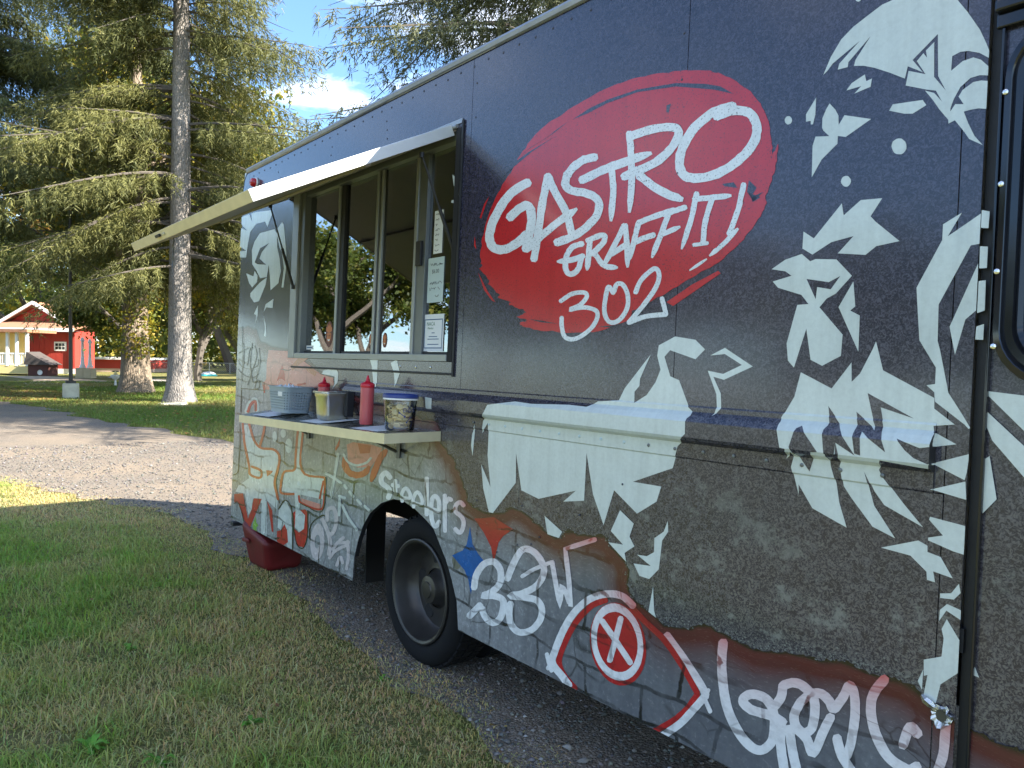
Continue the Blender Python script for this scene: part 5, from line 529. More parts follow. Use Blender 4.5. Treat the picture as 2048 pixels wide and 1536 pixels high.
for i in range(3):
    for j in range(len(PV)-1): bm.faces.new((grid[i][j], grid[i+1][j], grid[i+1][j+1], grid[i][j+1]))
bv = [tuple(v.co) for v in bm.verts]
rail = side_object('rub_rail', bm, 0., PM['dark'], truck)
for s_ in (RS1, RS0): MB().add([tl(s_, a, b) for a, b in PROF], [tuple(range(len(PROF)))]).build('rail_end', M['black'], rail)
# brick-wall print over the lower side, torn along its upper edge
def brick_print(parent, s0, s1, step):
    pts = [p for p in TORN] + [(5.70, .60), (5.70, .277), (3.197, .277)] + ARCH[::-1] + [(2.116, .251), (TORN[0][0], .251)]
    bm = poly_bm([pts])
    for c, n in ((s0, -1), (s1, 1)):
        bmesh.ops.bisect_plane(bm, geom=bm.verts[:]+bm.edges[:]+bm.faces[:], plane_co=(c, 0, 0), plane_no=(n, 0, 0), clear_outer=True)
    cuts(bm, step, step)
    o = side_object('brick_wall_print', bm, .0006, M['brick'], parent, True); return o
brick_print(lowerA, .131, 5.298, .055); brick_print(lowerA, 5.3015, 5.352, .05)
o = brick_print(lowerA, .001, .127, .055)
door = panel('cab_door', [rect(5.385, 6.55, .30, 2.40)], off=-.004)
brick_print(door, 5.386, 5.69, .05)
# the printed shapes
NOTE = {'logo_disc': 'red brushed oval behind the lettering'}
PIECES = []
for name, mat, layer, kind, data in DECALS:
    if kind == 'R' and name == 'graffiti_stroke':
        PIECES += [(name, mat, layer+.4*k, kind, data[k:k+2]) for k in range(0, len(data), 2)]
    else: PIECES.append((name, mat, layer, kind, data))
for name, mat, layer, kind, data in PIECES:
    off = .0008+.0004*layer
    low = mat in ('gwhite', 'pale', 'pinkw', 'pink', 'red2', 'orange', 'blue', 'olive', 'orange2', 'green', 'black')
    if kind == 'P':
        bm = poly_bm([unpack(t) for t in data])
        if low: cuts(bm, .06, .06); trim_low(bm)
        else: cuts(bm)
    else:
        bm = bmesh.new(); e0 = 0.
        for k in range(0, len(data), 2):
            Lp, Rp = unpack(data[k]), unpack(data[k+1]); n = len(Lp); a = []; b = []
            for i in range(n):
                e = e0 + .00035*i/n
                a.append(bm.verts.new((*Lp[i], e))); b.append(bm.verts.new((*Rp[i], e)))
            for i in range(n-1):
                bm.faces.new((a[i], b[i], b[i+1], a[i+1]))
            e0 += .00022
        if low: trim_low(bm)
    side_object(name, bm, off, PM[mat], lowerA if low else upper, low)
# chips of pale stone along the torn edge
rs = random.Random(3); chips = bmesh.new()
for i in range(len(TORN)-1):
    s, v = TORN[i]
    if s < 2.95 or s > 5.3: continue
    for k in range(4 if s > 3.4 else 2):
        a, b = s+rs.uniform(-.02, .02), v+abs(rs.gauss(0, .016))+.002; r = rs.uniform(.0008, .0040)
        n = rs.randint(4, 6); an = rs.uniform(0, 6)
        try: chips.faces.new([chips.verts.new((a+r*rs.uniform(.5, 1.6)*math.cos(an+6.283*q/n), b+r*rs.uniform(.4, 1.1)*math.sin(an+6.283*q/n), rs.uniform(0, .0002))) for q in range(n)])
        except ValueError: pass
o = side_object('stone_chips_print', chips, .0009, print_mat('chipped stone print', (.17, .18, .175), None, .2, False), upper); o['kind'] = 'stuff'
# ---- rest of the body
def tb(name, s0, s1, v0, v1, w0, w1, mat, bevel=0, parent=None):
    return MB().box(s0, s1, -w1, -w0, v0, v1).build(name, mat, parent or truck, bevel=bevel)
WID = 2.15
mb = MB(); rp = [(2.962, .004), (2.968, .014), (2.985, .019), (2.999, .012), (3.003, -.004), (3.0, -.02), (3.02, -.06), (3.05, -.25), (3.07, -WID/2), (3.05, -WID+.25), (3.02, -WID+.06), (3.0, -WID+.0), (2.95, -WID)]
def strip(mb, prof_, s0, s1, n=1):
    ring = []
    for i in range(n+1):
        s = s0+(s1-s0)*i/n
        ring.append([tl(s, a, b) for a, b in prof_])
    vs = [p for r in ring for p in r]; m = len(prof_)
    mb.add(vs, [(i*m+j, (i+1)*m+j, (i+1)*m+j+1, i*m+j+1) for i in range(n) for j in range(m-1)])
strip(mb, rp[:6], .09, 5.36)
gut = mb.build('roof_gutter', M['gutter'], truck, smooth=True)
mb = MB(); strip(mb, [(a, b) for a, b in rp[5:]], .02, 5.36); mb.build('roof', M['alu_white'], truck, smooth=True)
mb = MB(); mb.add([tl(a, b, c) for c in (.003, -.06) for a, b in ((.0, 2.86), (.010, 2.905), (.034, 2.94), (.078, 2.972), (.12, 2.990))], [(i, i+1, i+6, i+5) for i in range(4)]); mb.build('roof_corner', M['gutter'], truck, smooth=True)
mb = MB(); strip(mb, [(2.9625, .006), (2.9665, .0085)], .4, .95); strip(mb, [(2.9625, .006), (2.9665, .0085)], 1.3, 1.75); strip(mb, [(2.9625, .006), (2.9655, .0085)], 2.3, 3.3); mb.build('gutter_scrape', M['alu_white'], gut)
tb('rear_wall', .0, .03, .55, 2.98, -WID, -.006, M['alu_white'])
tb('far_wall', .0, 5.36, .3, 2.96, -WID, -WID+.03, M['inner'])
tb('floor', .03, 5.36, .84, .90, -WID+.03, -.006, M['under'])
tb('ceiling', .03, 5.36, 2.86, 2.90, -WID+.03, -.006, M['inner'])
tb('bulkhead', 5.30, 5.34, .90, 2.86, -WID+.03, -.01, M['inner'])
tb('cab', 5.36, 7.2, .45, 2.95, -WID, -.03, M['gloss_black'], .05)
tb('kitchen_counter', .4, 5.0, .90, 1.75, -WID+.03, -WID+.75, M['steel'], .01)
tb('exhaust_hood', .8, 4.4, 2.25, 2.8, -WID+.03, -WID+.9, M['steel'], .01)
for k in range(2): tb('chassis_rail', .35, 7.0, .48, .64, -.70-.75*k, -.62-.75*k, M['under'])
tb('mud_flap_bracket', 1.70, 1.715, .10, .84, -.43, -.30, M['under'])
tb('wheel_well', 2.05, 3.26, .80, .838, -.8, -.008, M['under'])
mb = MB()
for i in range(len(ARCH)-1):
    a, b = ARCH[i], ARCH[i+1]; mb.add([tl(*a, -.004), tl(*b, -.004), tl(*b, -.028), tl(*a, -.028)], [(0, 1, 2, 3)])
mb.build('arch_lip', M['black'], truck)
tb('well_wall', 2.06, 3.24, .25, .80, -.82, -.80, M['under'])
tb('well_wall', 3.235, 3.25, .28, .80, -.80, -.02, M['under'])
tb('rear_bumper', -.06, .02, .42, .56, -WID+.1, -.12, M['under'], .01)
tb('tail_step', .10, .16, .215, .245, -.10, .035, M['black'], .004)
tb('frame_strut', 1.2, 1.72, .30, .325, -.95, -.90, M['alu'])
# ---- rear wheels
def wheel(parent, s, w, flip=1):
    R = empty('wheel', (s, -w, .338), 0, parent)
    f = 1
    tp = [(.262, .02), (.278, .004), (.30, -.004), (.335, -.006), (.358, .004), (.374, .020), (.383, .045), (.384, .115), (.383, .185), (.372, .21), (.33, .228), (.262, .21)]
    MB().lathe(tp, 56, 'y').build('tyre', M['tyre'], R, True)
    tr = MB()
    for i in range(44):
        a0 = 2*math.pi*i/44
        for row, (y0, y1) in enumerate(((.030, .082), (.090, .140), (.148, .200))):
            aa = a0+(.07 if row == 1 else 0); r0, r1 = .380, .391
            da = .052
            P = []
            for r in (r0, r1):
                for a, y in ((aa, y0), (aa+da*2, y0+.004), (aa+da*2, y1), (aa, y1-.004)):
                    P.append((r*math.cos(a), y, r*math.sin(a)))
            tr.hexa(P)
    t_ = tr.build('tread_blocks', M['tyre'], R)
    rim = MB().lathe([(.268, .012), (.270, -.004), (.262, -.008), (.250, -.002), (.244, .016), (.238, .06), (.222, .11), (.205, .125), (.15, .120), (.105, .112), (.10, .106)], 56, 'y').build('rim', M['rim'], R, True)
    hub = MB().lathe([(.100, .116), (.082, .100), (.076, .070), (.070, .056), (.044, .050), (.040, .044), (.018, .042), (.0, .042)], 32, 'y').build('hub', M['rim'], R, True)
    for k in range(5):
        a = 2*math.pi*(k+.35)/5; c = (.158*math.cos(a), .1185, .158*math.sin(a))
        MB().lathe([(.038, .003), (.038, -.0015), (.034, -.002), (.0, -.001)], 20, 'y', c).build('hand_hole', M['under'], R)
    return R
def copy_tree(o, parent):
    c = o.copy(); COL.objects.link(c); c.parent = parent
    for ch in list(o.children): copy_tree(ch, c)
    return c
W1 = wheel(truck, 2.742, -.06)
W2 = copy_tree(W1, truck); W2.location = (2.742, .33, .338)
for s, y in ((2.742, 1.86), (6.45, .12), (6.45, 1.86)):
    c = copy_tree(W1, truck); c.location = (s, y, .338); c.rotation_euler = (0, 0, math.pi if y > 1 else 0)
MB().lathe([(.07, .5), (.07, 1.7)], 12, 'y', (2.742, 0, .338)).build('axle', M['under'], truck)
# ---- serving window
win = empty('serving_window', (0, 0, 0), 0, truck)
def wb(name, s0, s1, v0, v1, w0, w1, mat=None, bevel=.002, parent=None):
    return MB().box(s0, s1, -w1, -w0, v0, v1).build(name, mat or M['alu_dull'], parent or win, bevel=bevel)
wb('window_frame', 1.052, 1.150, 1.532, 2.658, -.05, .012, M['alu_frame'])
wb('window_frame', 1.156, 1.215, 1.567, 2.658, -.05, -.004, M['alu_dull'])
wb('window_frame', 3.008, 3.048, 1.532, 2.658, -.09, .004, M['under'])
wb('window_frame', 1.152, 3.006, 1.532, 1.566, -.07, .010, M['alu_frame'])
wb('window_frame', 1.216, 3.006, 2.61, 2.658, -.07, -.01)
wb('hatch_seal', 3.060, 3.074, 1.46, 2.69, .0005, .010, M['black'])
wb('hatch_seal', 1.10, 3.058, 1.466, 1.478, .0005, .008, M['black'])
for a, b, dd, m_ in ((1.662, 1.690, -.045, 'alu_frame'), (1.692, 1.745, -.052, 'black'), (2.158, 2.184, -.045, 'alu_frame'), (2.186, 2.212, -.058, 'black'), (2.214, 2.236, -.045, 'alu_frame'), (2.238, 2.262, -.058, 'black'), (2.592, 2.620, -.045, 'alu_frame'), (2.622, 2.700, -.052, 'alu_dull')):
    wb('window_mullion', a, b, 1.5665, 2.6095, dd-.02, dd+.014, M[m_])
panes = [(1.216, 1.661, -.048), (1.746, 2.157, -.058), (2.263, 2.591, -.048), (2.701, 3.007, -.060)]
for a, b, dd in panes:
    wb('pane', a, b, 1.5665, 2.6095, dd-.003, dd+.003, M['glass'], 0)
    wb('sash_rail', a, b, 1.567, 1.582, dd+.004, dd+.012, M['black'], .001)
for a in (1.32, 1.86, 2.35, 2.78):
    wb('bright_bar', a, a+.17, 2.53, 2.548, -.20, -.18, M['bar_glow'], .003)  # added glowing bars: bright marks near each pane's top, also brightening the interior
# inside: hanging papers and fittings behind the glass
wb('hatch_latch', 2.63, 2.68, 2.03, 2.16, -.037, -.02, M['black'], .004)
# ---- notes and stickers on the glass
TXT = {}
def text(s, size, mat, parent, M4, name='lettering'):
    c = bpy.data.curves.new('t', 'FONT'); c.body = s; c.size = size; c.align_x = 'CENTER'; c.resolution_u = 2
    o = bpy.data.objects.new('t', c); COL.objects.link(o)
    bpy.context.view_layer.update()
    me = bpy.data.meshes.new_from_object(o.evaluated_get(bpy.context.evaluated_depsgraph_get()))
    bpy.data.objects.remove(o); me.name = name
    r = link(name, me, mat, parent); r.matrix_local = M4; return r
def onside_m(s, v, w): return Matrix(((1, 0, 0, s), (0, 0, -1, -w), (0, 1, 0, v), (0, 0, 0, 1)))
def scribble(parent, s0, s1, v, h, w, seed, mat):
    r = random.Random(seed); mb = MB(); x = s0; prevp = None; pts = []
    while x < s1:
        pts.append((x, -w, v+r.uniform(-.5, .5)*h)); x += r.uniform(.003, .0065)
    if len(pts) > 1: mb.tube(pts, .0011, 4)
    return mb.build('handwriting', mat, parent)
def note(name, s0, s1, v0, v1, w, mat):
    o = wb(name, s0, s1, v0, v1, w, w+.0008, mat, 0); return o
n1 = note('menu_note', 2.755, 2.835, 2.085, 2.305, -.054, M['paper'])
for i in range(8): scribble(n1, 2.768, 2.815-.012*(i % 3), 2.285-.026*i, .012, -.0525, i, M['ink'])
n2 = note('price_note', 2.712, 2.862, 1.835, 2.065, -.054, M['paper_b'])
for i, (a, b, v) in enumerate(((2.735, 2.85, 2.03), (2.735, 2.85, 1.935), (2.735, 2.80, 1.905), (2.81, 2.835, 1.905), (2.79, 2.83, 1.87))): scribble(n2, a, b, v, .016, -.0525, 20+i, M['ink'])
text('$6.00', .03, M['ink'], n2, onside_m(2.785, 1.985, -.0525))
n3 = note('member_certificate', 2.690, 2.882, 1.585, 1.775, -.054, M['paper'])
bmk = simple('certificate border', (.03, .10, .22), .6); grn = simple('certificate green', (.03, .16, .09), .6)
for a, b, c, d in ((2.702, 2.872, 1.599, 1.604), (2.702, 2.872, 1.745, 1.750), (2.702, 2.707, 1.6045, 1.7445), (2.867, 2.872, 1.6045, 1.7445)): wb('certificate_border', a, b, c, d, -.0530, -.0525, bmk, 0, n3)
text('NACA', .028, grn, n3, onside_m(2.762, 1.716, -.0525)); text('Member', .016, grn, n3, onside_m(2.762, 1.698, -.0525))
text('NACA.org', .014, M['ink'], n3, onside_m(2.832, 1.718, -.0525)) if False else None
for i, (a, b, v) in enumerate(((2.772, 2.80, 1.677), (2.745, 2.825, 1.658), (2.735, 2.84, 1.645), (2.735, 2.84, 1.618))): wb('print_line', a, b, v, v+.004, -.0530, -.0526, bmk, 0, n3)
n4 = note('window_label', 1.235, 1.335, 1.592, 1.618, -.043, M['paper'])
wb('print_line', 1.245, 1.325, 1.601, 1.609, -.0422, -.0419, bmk, 0, n4)
def face_sticker(s, v, a, b, w):
    mb = MB(); n = 20
    mb.add([(s+a*math.cos(6.283*i/n), -w, v+b*math.sin(6.283*i/n)) for i in range(n)], [tuple(range(n))])
    st = mb.build('face_sticker', M['sticker_dark'], win); y = -(w+.0008)
    def patch(name, pts, mat, dy=0.):
        MB().add([(s+a*p, y-dy, v+b*q) for p, q in pts], [tuple(range(len(pts)))]).build(name, mat, st)
    patch('sticker_crown', [(-.75, .25), (-.8, .55), (-.5, .5), (-.42, .82), (-.15, .62), (0, .95), (.15, .62), (.42, .82), (.5, .5), (.8, .55), (.75, .25), (.3, .12), (-.3, .12)], M['gold'])
    patch('sticker_mask', [(-.6, .05), (0, .12), (.6, .05), (.55, -.35), (.2, -.62), (-.2, -.62), (-.55, -.35)], M['gold'])
    patch('sticker_eye', [(-.4, -.08), (-.12, -.08), (-.2, -.2)], M['ink'], .0004); patch('sticker_eye', [(.4, -.08), (.12, -.08), (.2, -.2)], M['ink'], .0004)
    patch('sticker_mouth', [(-.35, -.36), (0, -.44), (.35, -.36), (.2, -.54), (-.2, -.54)], M['white_pl'], .0004)
face_sticker(1.575, 1.690, .052, .082, -.0435); face_sticker(2.118, 1.645, .026, .042, -.0535); face_sticker(2.300, 1.645, .026, .042, -.0435)
wb('red_tape_roll', 2.9, 2.99, 1.567, 1.68, -.17, -.14, M['cap_red'], .02)
# ---- hatch
hatch = empty('hatch', (0, 0, 0), 0, truck)
HV0, HW0, HV1, HW1 = 2.655, .012, 2.165, .980
dv_, dw_ = HV1-HV0, HW1-HW0; Lh = math.hypot(dv_, dw_); nv, nw = dw_/Lh, -dv_/Lh    # normal of the hatch top
def hp(a, h): return (HV0+dv_*a+nv*h, HW0+dw_*a+nw*h)
def hbox(name, s0, s1, a0, a1, h0, h1, mat, bevel=.002):
    P = []
    for h in (h0, h1):
        for s, a in ((s0, a0), (s1, a0), (s1, a1), (s0, a1)):
            v, w_ = hp(a, h); P.append(tl(s, v, w_))
    return MB().hexa(P).build(name, mat, hatch, bevel=bevel)
HS0, HS1 = .93, 2.992
hbox('hatch_sheet', HS0+.004, HS1-.004, .0, .997, .012, .024, M['gloss_black'])
hbox('hatch_lining', HS0+.01, HS1-.01, .0, .995, -.020, .011, M['ply'])
hbox('edge_channel', HS1-.006, HS1, .0, 1.0, -.026, .026, M['alu_white'])
hbox('edge_channel', HS0, HS1-.0065, .994, 1.0, -.026, .026, M['trim'])
hbox('edge_channel', HS0, HS0+.005, .0, .993, -.026, .026, M['trim'])
hbox('hatch_rib', HS0+.02, HS1-.02, .45, .48, -.035, -.021, M['ply'])
hbox('hatch_latch', 1.52, 1.60, 1.0005, 1.012, -.006, .010, M['black']); hbox('hatch_latch', 1.64, 1.68, 1.0005, 1.006, -.004, .008, M['alu'])
MB().tube([tl(HS0, 2.668, .010), tl(HS1+.03, 2.668, .010)], .010, 8).build('hatch_hinge', M['gutter'], truck, True)
tb('hinge_flange', HS0+.02, 3.058, 2.678, 2.70, .0005, .006, M['gutter'])
for s, vt_, wt_, vb_, wb_ in ((2.955, 2.49, .16, 2.06, -.04), (1.10, 2.51, .19, 2.01, .02)):
    st = empty('gas_strut', (0, 0, 0), 0, truck)
    A_ = Vector(tl(s, vt_+.02, wt_)); B_ = Vector(tl(s+.02, vb_, wb_)); mid = A_.lerp(B_, .52)
    MB().tube([A_, mid], .0055, 8).build('strut_rod', M['black'], st, True)
    MB().tube([mid, B_], .0095, 10).build('strut_cylinder', M['black'], st, True)
    MB().lathe([(0, -.012), (.012, -.012), (.012, .012), (0, .012)], 10, 'z', A_).build('strut_joint', M['black'], st)
    MB().lathe([(0, -.012), (.012, -.012), (.012, .012), (0, .012)], 10, 'z', B_).build('strut_joint', M['black'], st)
# cable hanging off the hatch
pts = [Vector(tl(1.35, *hp(.88, -.03))) + Vector((.004*math.sin(i*1.7), .003*math.sin(i*2.3), -.022*i)) for i in range(9)]
MB().tube(pts, .003, 5).build('hanging_cord', M['alu_dull'], hatch)
# ---- side marker lamp
ml = empty('marker_lamp', (.284, 0, 2.856), 0, truck)
MB().lathe([(0, -.002), (.040, -.002), (.040, -.010), (.034, -.012), (0, -.012)], 24, 'y').build('lamp_base', M['white_pl'], ml, True)
MB().lathe([(.033, -.012), (.032, -.035), (.024, -.045), (0, -.048)], 24, 'y').build('lens', M['red_lens'], ml, True)
# ---- rivets
rv_me = None
def rivet(s, v, w_, mat, r=.006):
    global rv_me
    me = RV.get(mat.name)
    if me is None:
        b = MB().lathe([(1, .05), (.9, -.25), (.5, -.42), (0, -.45)], 8, 'y'); o = b.build('rivet', mat, truck, True); me = RV[mat.name] = o.data
    else:
        o = link('rivet', me, None, truck)
    o.location = tl(s, v, w_); o.scale = (r, r, r); return o
RV = {}
for i in range(46): rivet(.22+.112*i, 2.925+.004*rs.uniform(-1, 1), .0006, M['rivet'])
for s in (3.16, 4.39): 
    for i in range(5): rivet(s, 2.20+.16*i, .0008, M['rivet'], .005)
for s in (.75, 1.62, 2.3): 
    for i in range(3): rivet(s+rs.uniform(-.03, .03), 2.76+.05*i, .0008, M['rivet'], .005)
for i in range(18):
    s = 3.14+.118*i; rivet(s, 1.255, .0075, M['alu_dull'] if not(3.3 < s < 4.32) else M['paper_b'], .0065)
for s, v in ((3.63, .93), (3.75, .82), (3.70, .78), (3.61, .76), (3.98, .95), (3.47, .70), (4.2, 1.1), (3.3, .9)): rivet(s, v, .0030, M['rivet'], .0045)
for v in (1.60, 1.78, 1.99, 2.21): rivet(5.402-.002*(v-1.6), v, .018, M['chrome'], .0075)
for s in (2.56, 2.72, 2.86): rivet(s, 1.50, .001, M['chrome'], .007)
# ---- cab door fittings
def rr(s0, s1, v0, v1, r, n=8):
    out = []
    for cx, cy, a0 in ((s1-r, v1-r, 0), (s0+r, v1-r, 90), (s0+r, v0+r, 180), (s1-r, v0+r, 270)):
        for i in range(n+1):
            a = math.radians(a0+90*i/n); out.append((cx+r*math.cos(a), cy+r*math.sin(a)))
    return out
mb = MB(); loops = []
for ins, w_ in ((0, .0), (.004, .016), (.018, .020), (.024, .013), (.030, .020), (.046, .020), (.050, .012), (.056, .018), (.066, .012), (.072, -.012)):
    loops.append([tl(a, b, w_) for a, b in rr(5.394+ins, 6.25-ins, 1.505+ins, 2.375-ins, .13-ins*.75)])
n = len(loops[0]); vs = [p for l in loops for p in l]
mb.add(vs, [(i*n+k, i*n+(k+1) % n, (i+1)*n+(k+1) % n, (i+1)*n+k) for i in range(len(loops)-1) for k in range(n)])
mb.build('window_rubber', M['gloss_black'], door, True)
MB().add([tl(a, b, -.002) for a, b in rr(5.45, 6.2, 1.56, 2.32, .08)], [tuple(range(4*9))]).build('door_pane', M['glass'], door)
tb('door_header', 5.372, 6.55, 2.405, 2.435, .0, .034, M['gloss_black'], .006)
tb('door_header', 5.372, 6.55, 2.37, 2.4045, .0, .016, M['gloss_black'], .004)
tb('door_gap', 5.3525, 5.384, .28, 2.96, -.06, -.02, M['black'])
tb('door_track', 5.3845, 5.391, .30, 2.37, -.003, .012, M['gloss_black'], .002)
panel('cab_side_panel', [rect(5.386, 7.1, 2.44, 2.955)], off=-.002)
# ---- bullet-like tear in the skin near the front corner
tear = empty('torn_metal_hole', (5.321, -.003, .672), 0, truck)
mb = MB(); r0 = random.Random(12); n = 22; ringi = []; ringm = []; ringo = []
for i in range(n):
    a = 6.283*i/n
    ringi.append((.013*math.cos(a)*r0.uniform(.8, 1.1), -.001, .014*math.sin(a)*r0.uniform(.8, 1.1)))
    k = r0.uniform(1.1, 1.9); ringm.append((.0155*k*math.cos(a), -r0.uniform(.003, .014), .016*k*math.sin(a)))
    k *= r0.uniform(1.1, 1.35); ringo.append((.0155*k*math.cos(a), -r0.uniform(.0, .004), .016*k*math.sin(a)))
mb.add(ringi+ringm+ringo, [(j*n+i, j*n+(i+1) % n, (j+1)*n+(i+1) % n, (j+1)*n+i) for j in range(2) for i in range(n)])
mb.build('curled_edge', M['foil'], tear)
MB().add([(.0135*math.cos(6.283*i/n), -.0022, .0145*math.sin(6.283*i/n)) for i in range(n)], [tuple(range(n))]).build('hole_back', M['hole'], tear)
MB().tube([(-.045, -.004, .036), (-.035, -.010, .030), (-.025, -.008, .024), (-.016, -.006, .018)], [.006, .010, .011, .007], 6).build('bent_flap', M['foil'], tear)
# ---- folding shelf
shelf = empty('serving_shelf', (0, 0, 0), 0, truck)
def vt(s, w_): return 1.19-(w_/.314)*(.008+.045*(2.98-s)/1.965)
SS0, SS1, SWD = 1.02, 2.98, .314
def shb(name, s0, s1, w0, w1, h0, h1, mat, bevel=0):
    P = []
    for h in (h0, h1):
        for s, w_ in ((s0, w1), (s1, w1), (s1, w0), (s0, w0)): P.append(tl(s, vt(s, w_)+h, w_))
    return MB().hexa(P).build(name, mat, shelf, bevel=bevel)
shb('shelf_top', SS0, SS1, .002, SWD-.003, -.012, 0, M['gloss_steel'] if 'gloss_steel' in M else M['steel'])
shb('shelf_edge', SS0, SS1, SWD-.003, SWD, -.047, .001, M['trim'])
shb('shelf_edge', SS1, SS1+.003, .003, SWD, -.047, .001, M['trim'])
shb('shelf_edge', SS0-.003, SS0, .003, SWD, -.047, .001, M['trim'])
for s0 in (1.15, 1.90, 2.55): shb('printed_menu', s0, s0+.27, .03, .27, .0004, .0012, M['paper'])
for s in (1.45, 2.60):
    b = empty('shelf_bracket', (0, 0, 0), 0, shelf)
    v0 = vt(s, .01)-.013
    def bb(name, a, c, t_=.012):
        MB().tube([tl(s, *a), tl(s, *c)], t_, 4).build(name, M['steel_dark'], b)
    M.setdefault('steel_dark', simple('dull bracket steel', (.16, .155, .13), .5, .8, .2, 20, .1))
    bb('bracket_upright', (v0-.01, .014), (v0-.16, .014), .014); bb('bracket_arm', (v0-.035, .03), (v0-.04, .25), .010); bb('bracket_brace', (v0-.045, .20), (v0-.125, .025), .008)
# black terminal box on the wall behind the shelf
tb('wall_socket_box', 1.99, 2.12, 1.20, 1.345, .036, .085, M['black'], .006)
# ------------------------------------------------------------------ things standing on the shelf
TR = TRUCK_M.to_3x3().to_4x4()
def on_shelf(name, s, w_, dz=.0015):
    e = empty(name); p = tw(s, vt(s, w_), w_); e.matrix_world = Matrix.Translation(p+SU*dz) @ TR; return e
# grey plastic basket
bk = on_shelf('plastic_basket', 1.43, .135, .012)
tag(bk, 'blue grey perforated plastic basket holding a clear bag on the shelf', 'basket')
bl, bw, bh = .150, .095, .160
def bp(u, h):   # point on the tapered wall; u runs round the rounded rectangle
    k = .86+.14*h/bh; a = bl*k; b = bw*k; r = .035
    P = rr(-a, a, -b, b, r, 5); n_ = len(P); i = u*n_; j = int(i) % n_; t_ = i-int(i); p, q = P[j], P[(j+1) % n_]
    return (p[0]+(q[0]-p[0])*t_, p[1]+(q[1]-p[1])*t_, h)
wallm = MB()
NU, NH = 96, 9
# perimeter-parametrised ring
def ring(h):
    k = .86+.14*h/bh; P = rr(-bl*k, bl*k, -bw*k, bw*k, .035, 5); P.append(P[0])
    d = [0]
    for i in range(len(P)-1): d.append(d[-1]+math.dist(P[i], P[i+1]))
    out = []
    for i in range(NU):
        t_ = d[-1]*i/NU; j = max(q for q in range(len(d)) if d[q] <= t_+1e-9); j = min(j, len(P)-2); f_ = (t_-d[j])/max(1e-9, d[j+1]-d[j])
        out.append((P[j][0]+(P[j+1][0]-P[j][0])*f_, P[j][1]+(P[j+1][1]-P[j][1])*f_, h))
    return out
hs = [0, .022] + [.022+.0155*i/1 for i in range(1, 8)] + [.145, .160]
hs = [0, .024]
for i in range(7): hs += [.024+.0165*i+.0075, .024+.0165*(i+1)]
hs = sorted(set([round(h, 5) for h in hs if h < .143]+[.160]))
rings = [ring(h) for h in hs]; vs = [p for r in rings for p in r]; fs = []
for j in range(len(hs)-1):
    for i in range(NU):
        hole = (1 <= j < len(hs)-2) and (j % 2 == 1) and (i % 2 == 1)
        if not hole: fs.append((j*NU+i, j*NU+(i+1) % NU, (j+1)*NU+(i+1) % NU, (j+1)*NU+i))
fs.append(tuple(range(NU))[::-1])
wallm.add(vs, fs); o = wallm.build('basket_wall', M['basket'], bk); m_ = o.modifiers.new('t', 'SOLIDIFY'); m_.thickness = .003
rim = MB(); R1 = ring(.158); R1 = [(x*1.05, y*1.07, z) for x, y, z in R1]; R0 = ring(.158)
rim.add(R0+R1+[(x, y, z+.006) for x, y, z in R0]+[(x, y, z+.006) for x, y, z in R1], [q for i in range(NU) for q in ((i, (i+1) % NU, NU+(i+1) % NU, NU+i)[::-1], (2*NU+i, 2*NU+(i+1) % NU, 3*NU+(i+1) % NU, 3*NU+i), (NU+i, NU+(i+1) % NU, 3*NU+(i+1) % NU, 3*NU+i))])
rim.build('basket_rim', M['basket'], bk)
MB().box(.03, .095, -bw*1.0, -bw*.965, .104, .132).build('basket_handle', M['white_pl'], bk, bevel=.006)
def crumple(name, parent, a, b, z, amp, mat, seed, n=14):
    r = random.Random(seed); vs = []; fs = []
    for j in range(n):
        for i in range(n):
            x = -a+2*a*i/(n-1); y = -b+2*b*j/(n-1); e = 1-max(abs(x/a), abs(y/b))**3
            vs.append((x, y, z+amp*r.uniform(-.5, 1)*e+amp*.6*math.sin(x*30+seed)*e))
    for j in range(n-1):
        for i in range(n-1): fs.append((j*n+i, j*n+i+1, (j+1)*n+i+1, (j+1)*n+i))
    return MB().add(vs, fs).build(name, mat, parent)
bag = crumple('clear_bag', None, bl*.86, bw*.80, .150, .026, M['film'], 4); bag.matrix_world = bk.matrix_world
tag(bag, 'crumpled clear plastic bag lying in the blue grey basket', 'plastic bag')
# squeeze bottles
def bottle(label, s, w_, r, h):
    b = on_shelf('squeeze_bottle', s, w_); tag(b, label, 'squeeze bottle')
    MB().lathe([(0, 0), (r*.9, 0), (r, .006), (r, .04), (r*.985, h*.5), (r, h*.70), (r*.97, h*.755), (r*.80, h*.775)], 28).build('bottle_body', M['hose'], b, True)
    MB().lathe([(r*1.03, h*.752), (r*1.05, h*.756), (r*1.04, h*.82), (r*.9, h*.845), (r*.42, h*.87), (r*.33, h*.89), (r*.15, h*.985), (r*.12, h), (0, h)], 28).build('nozzle_cap', M['cap_red'], b, True)
    return b
bottle('tall red squeeze bottle between the steel pan and the biscuit tub', 2.44, .125, .036, .262)
bottle('red squeeze bottle half hidden behind the steel pan', 1.78, .07, .035, .235)
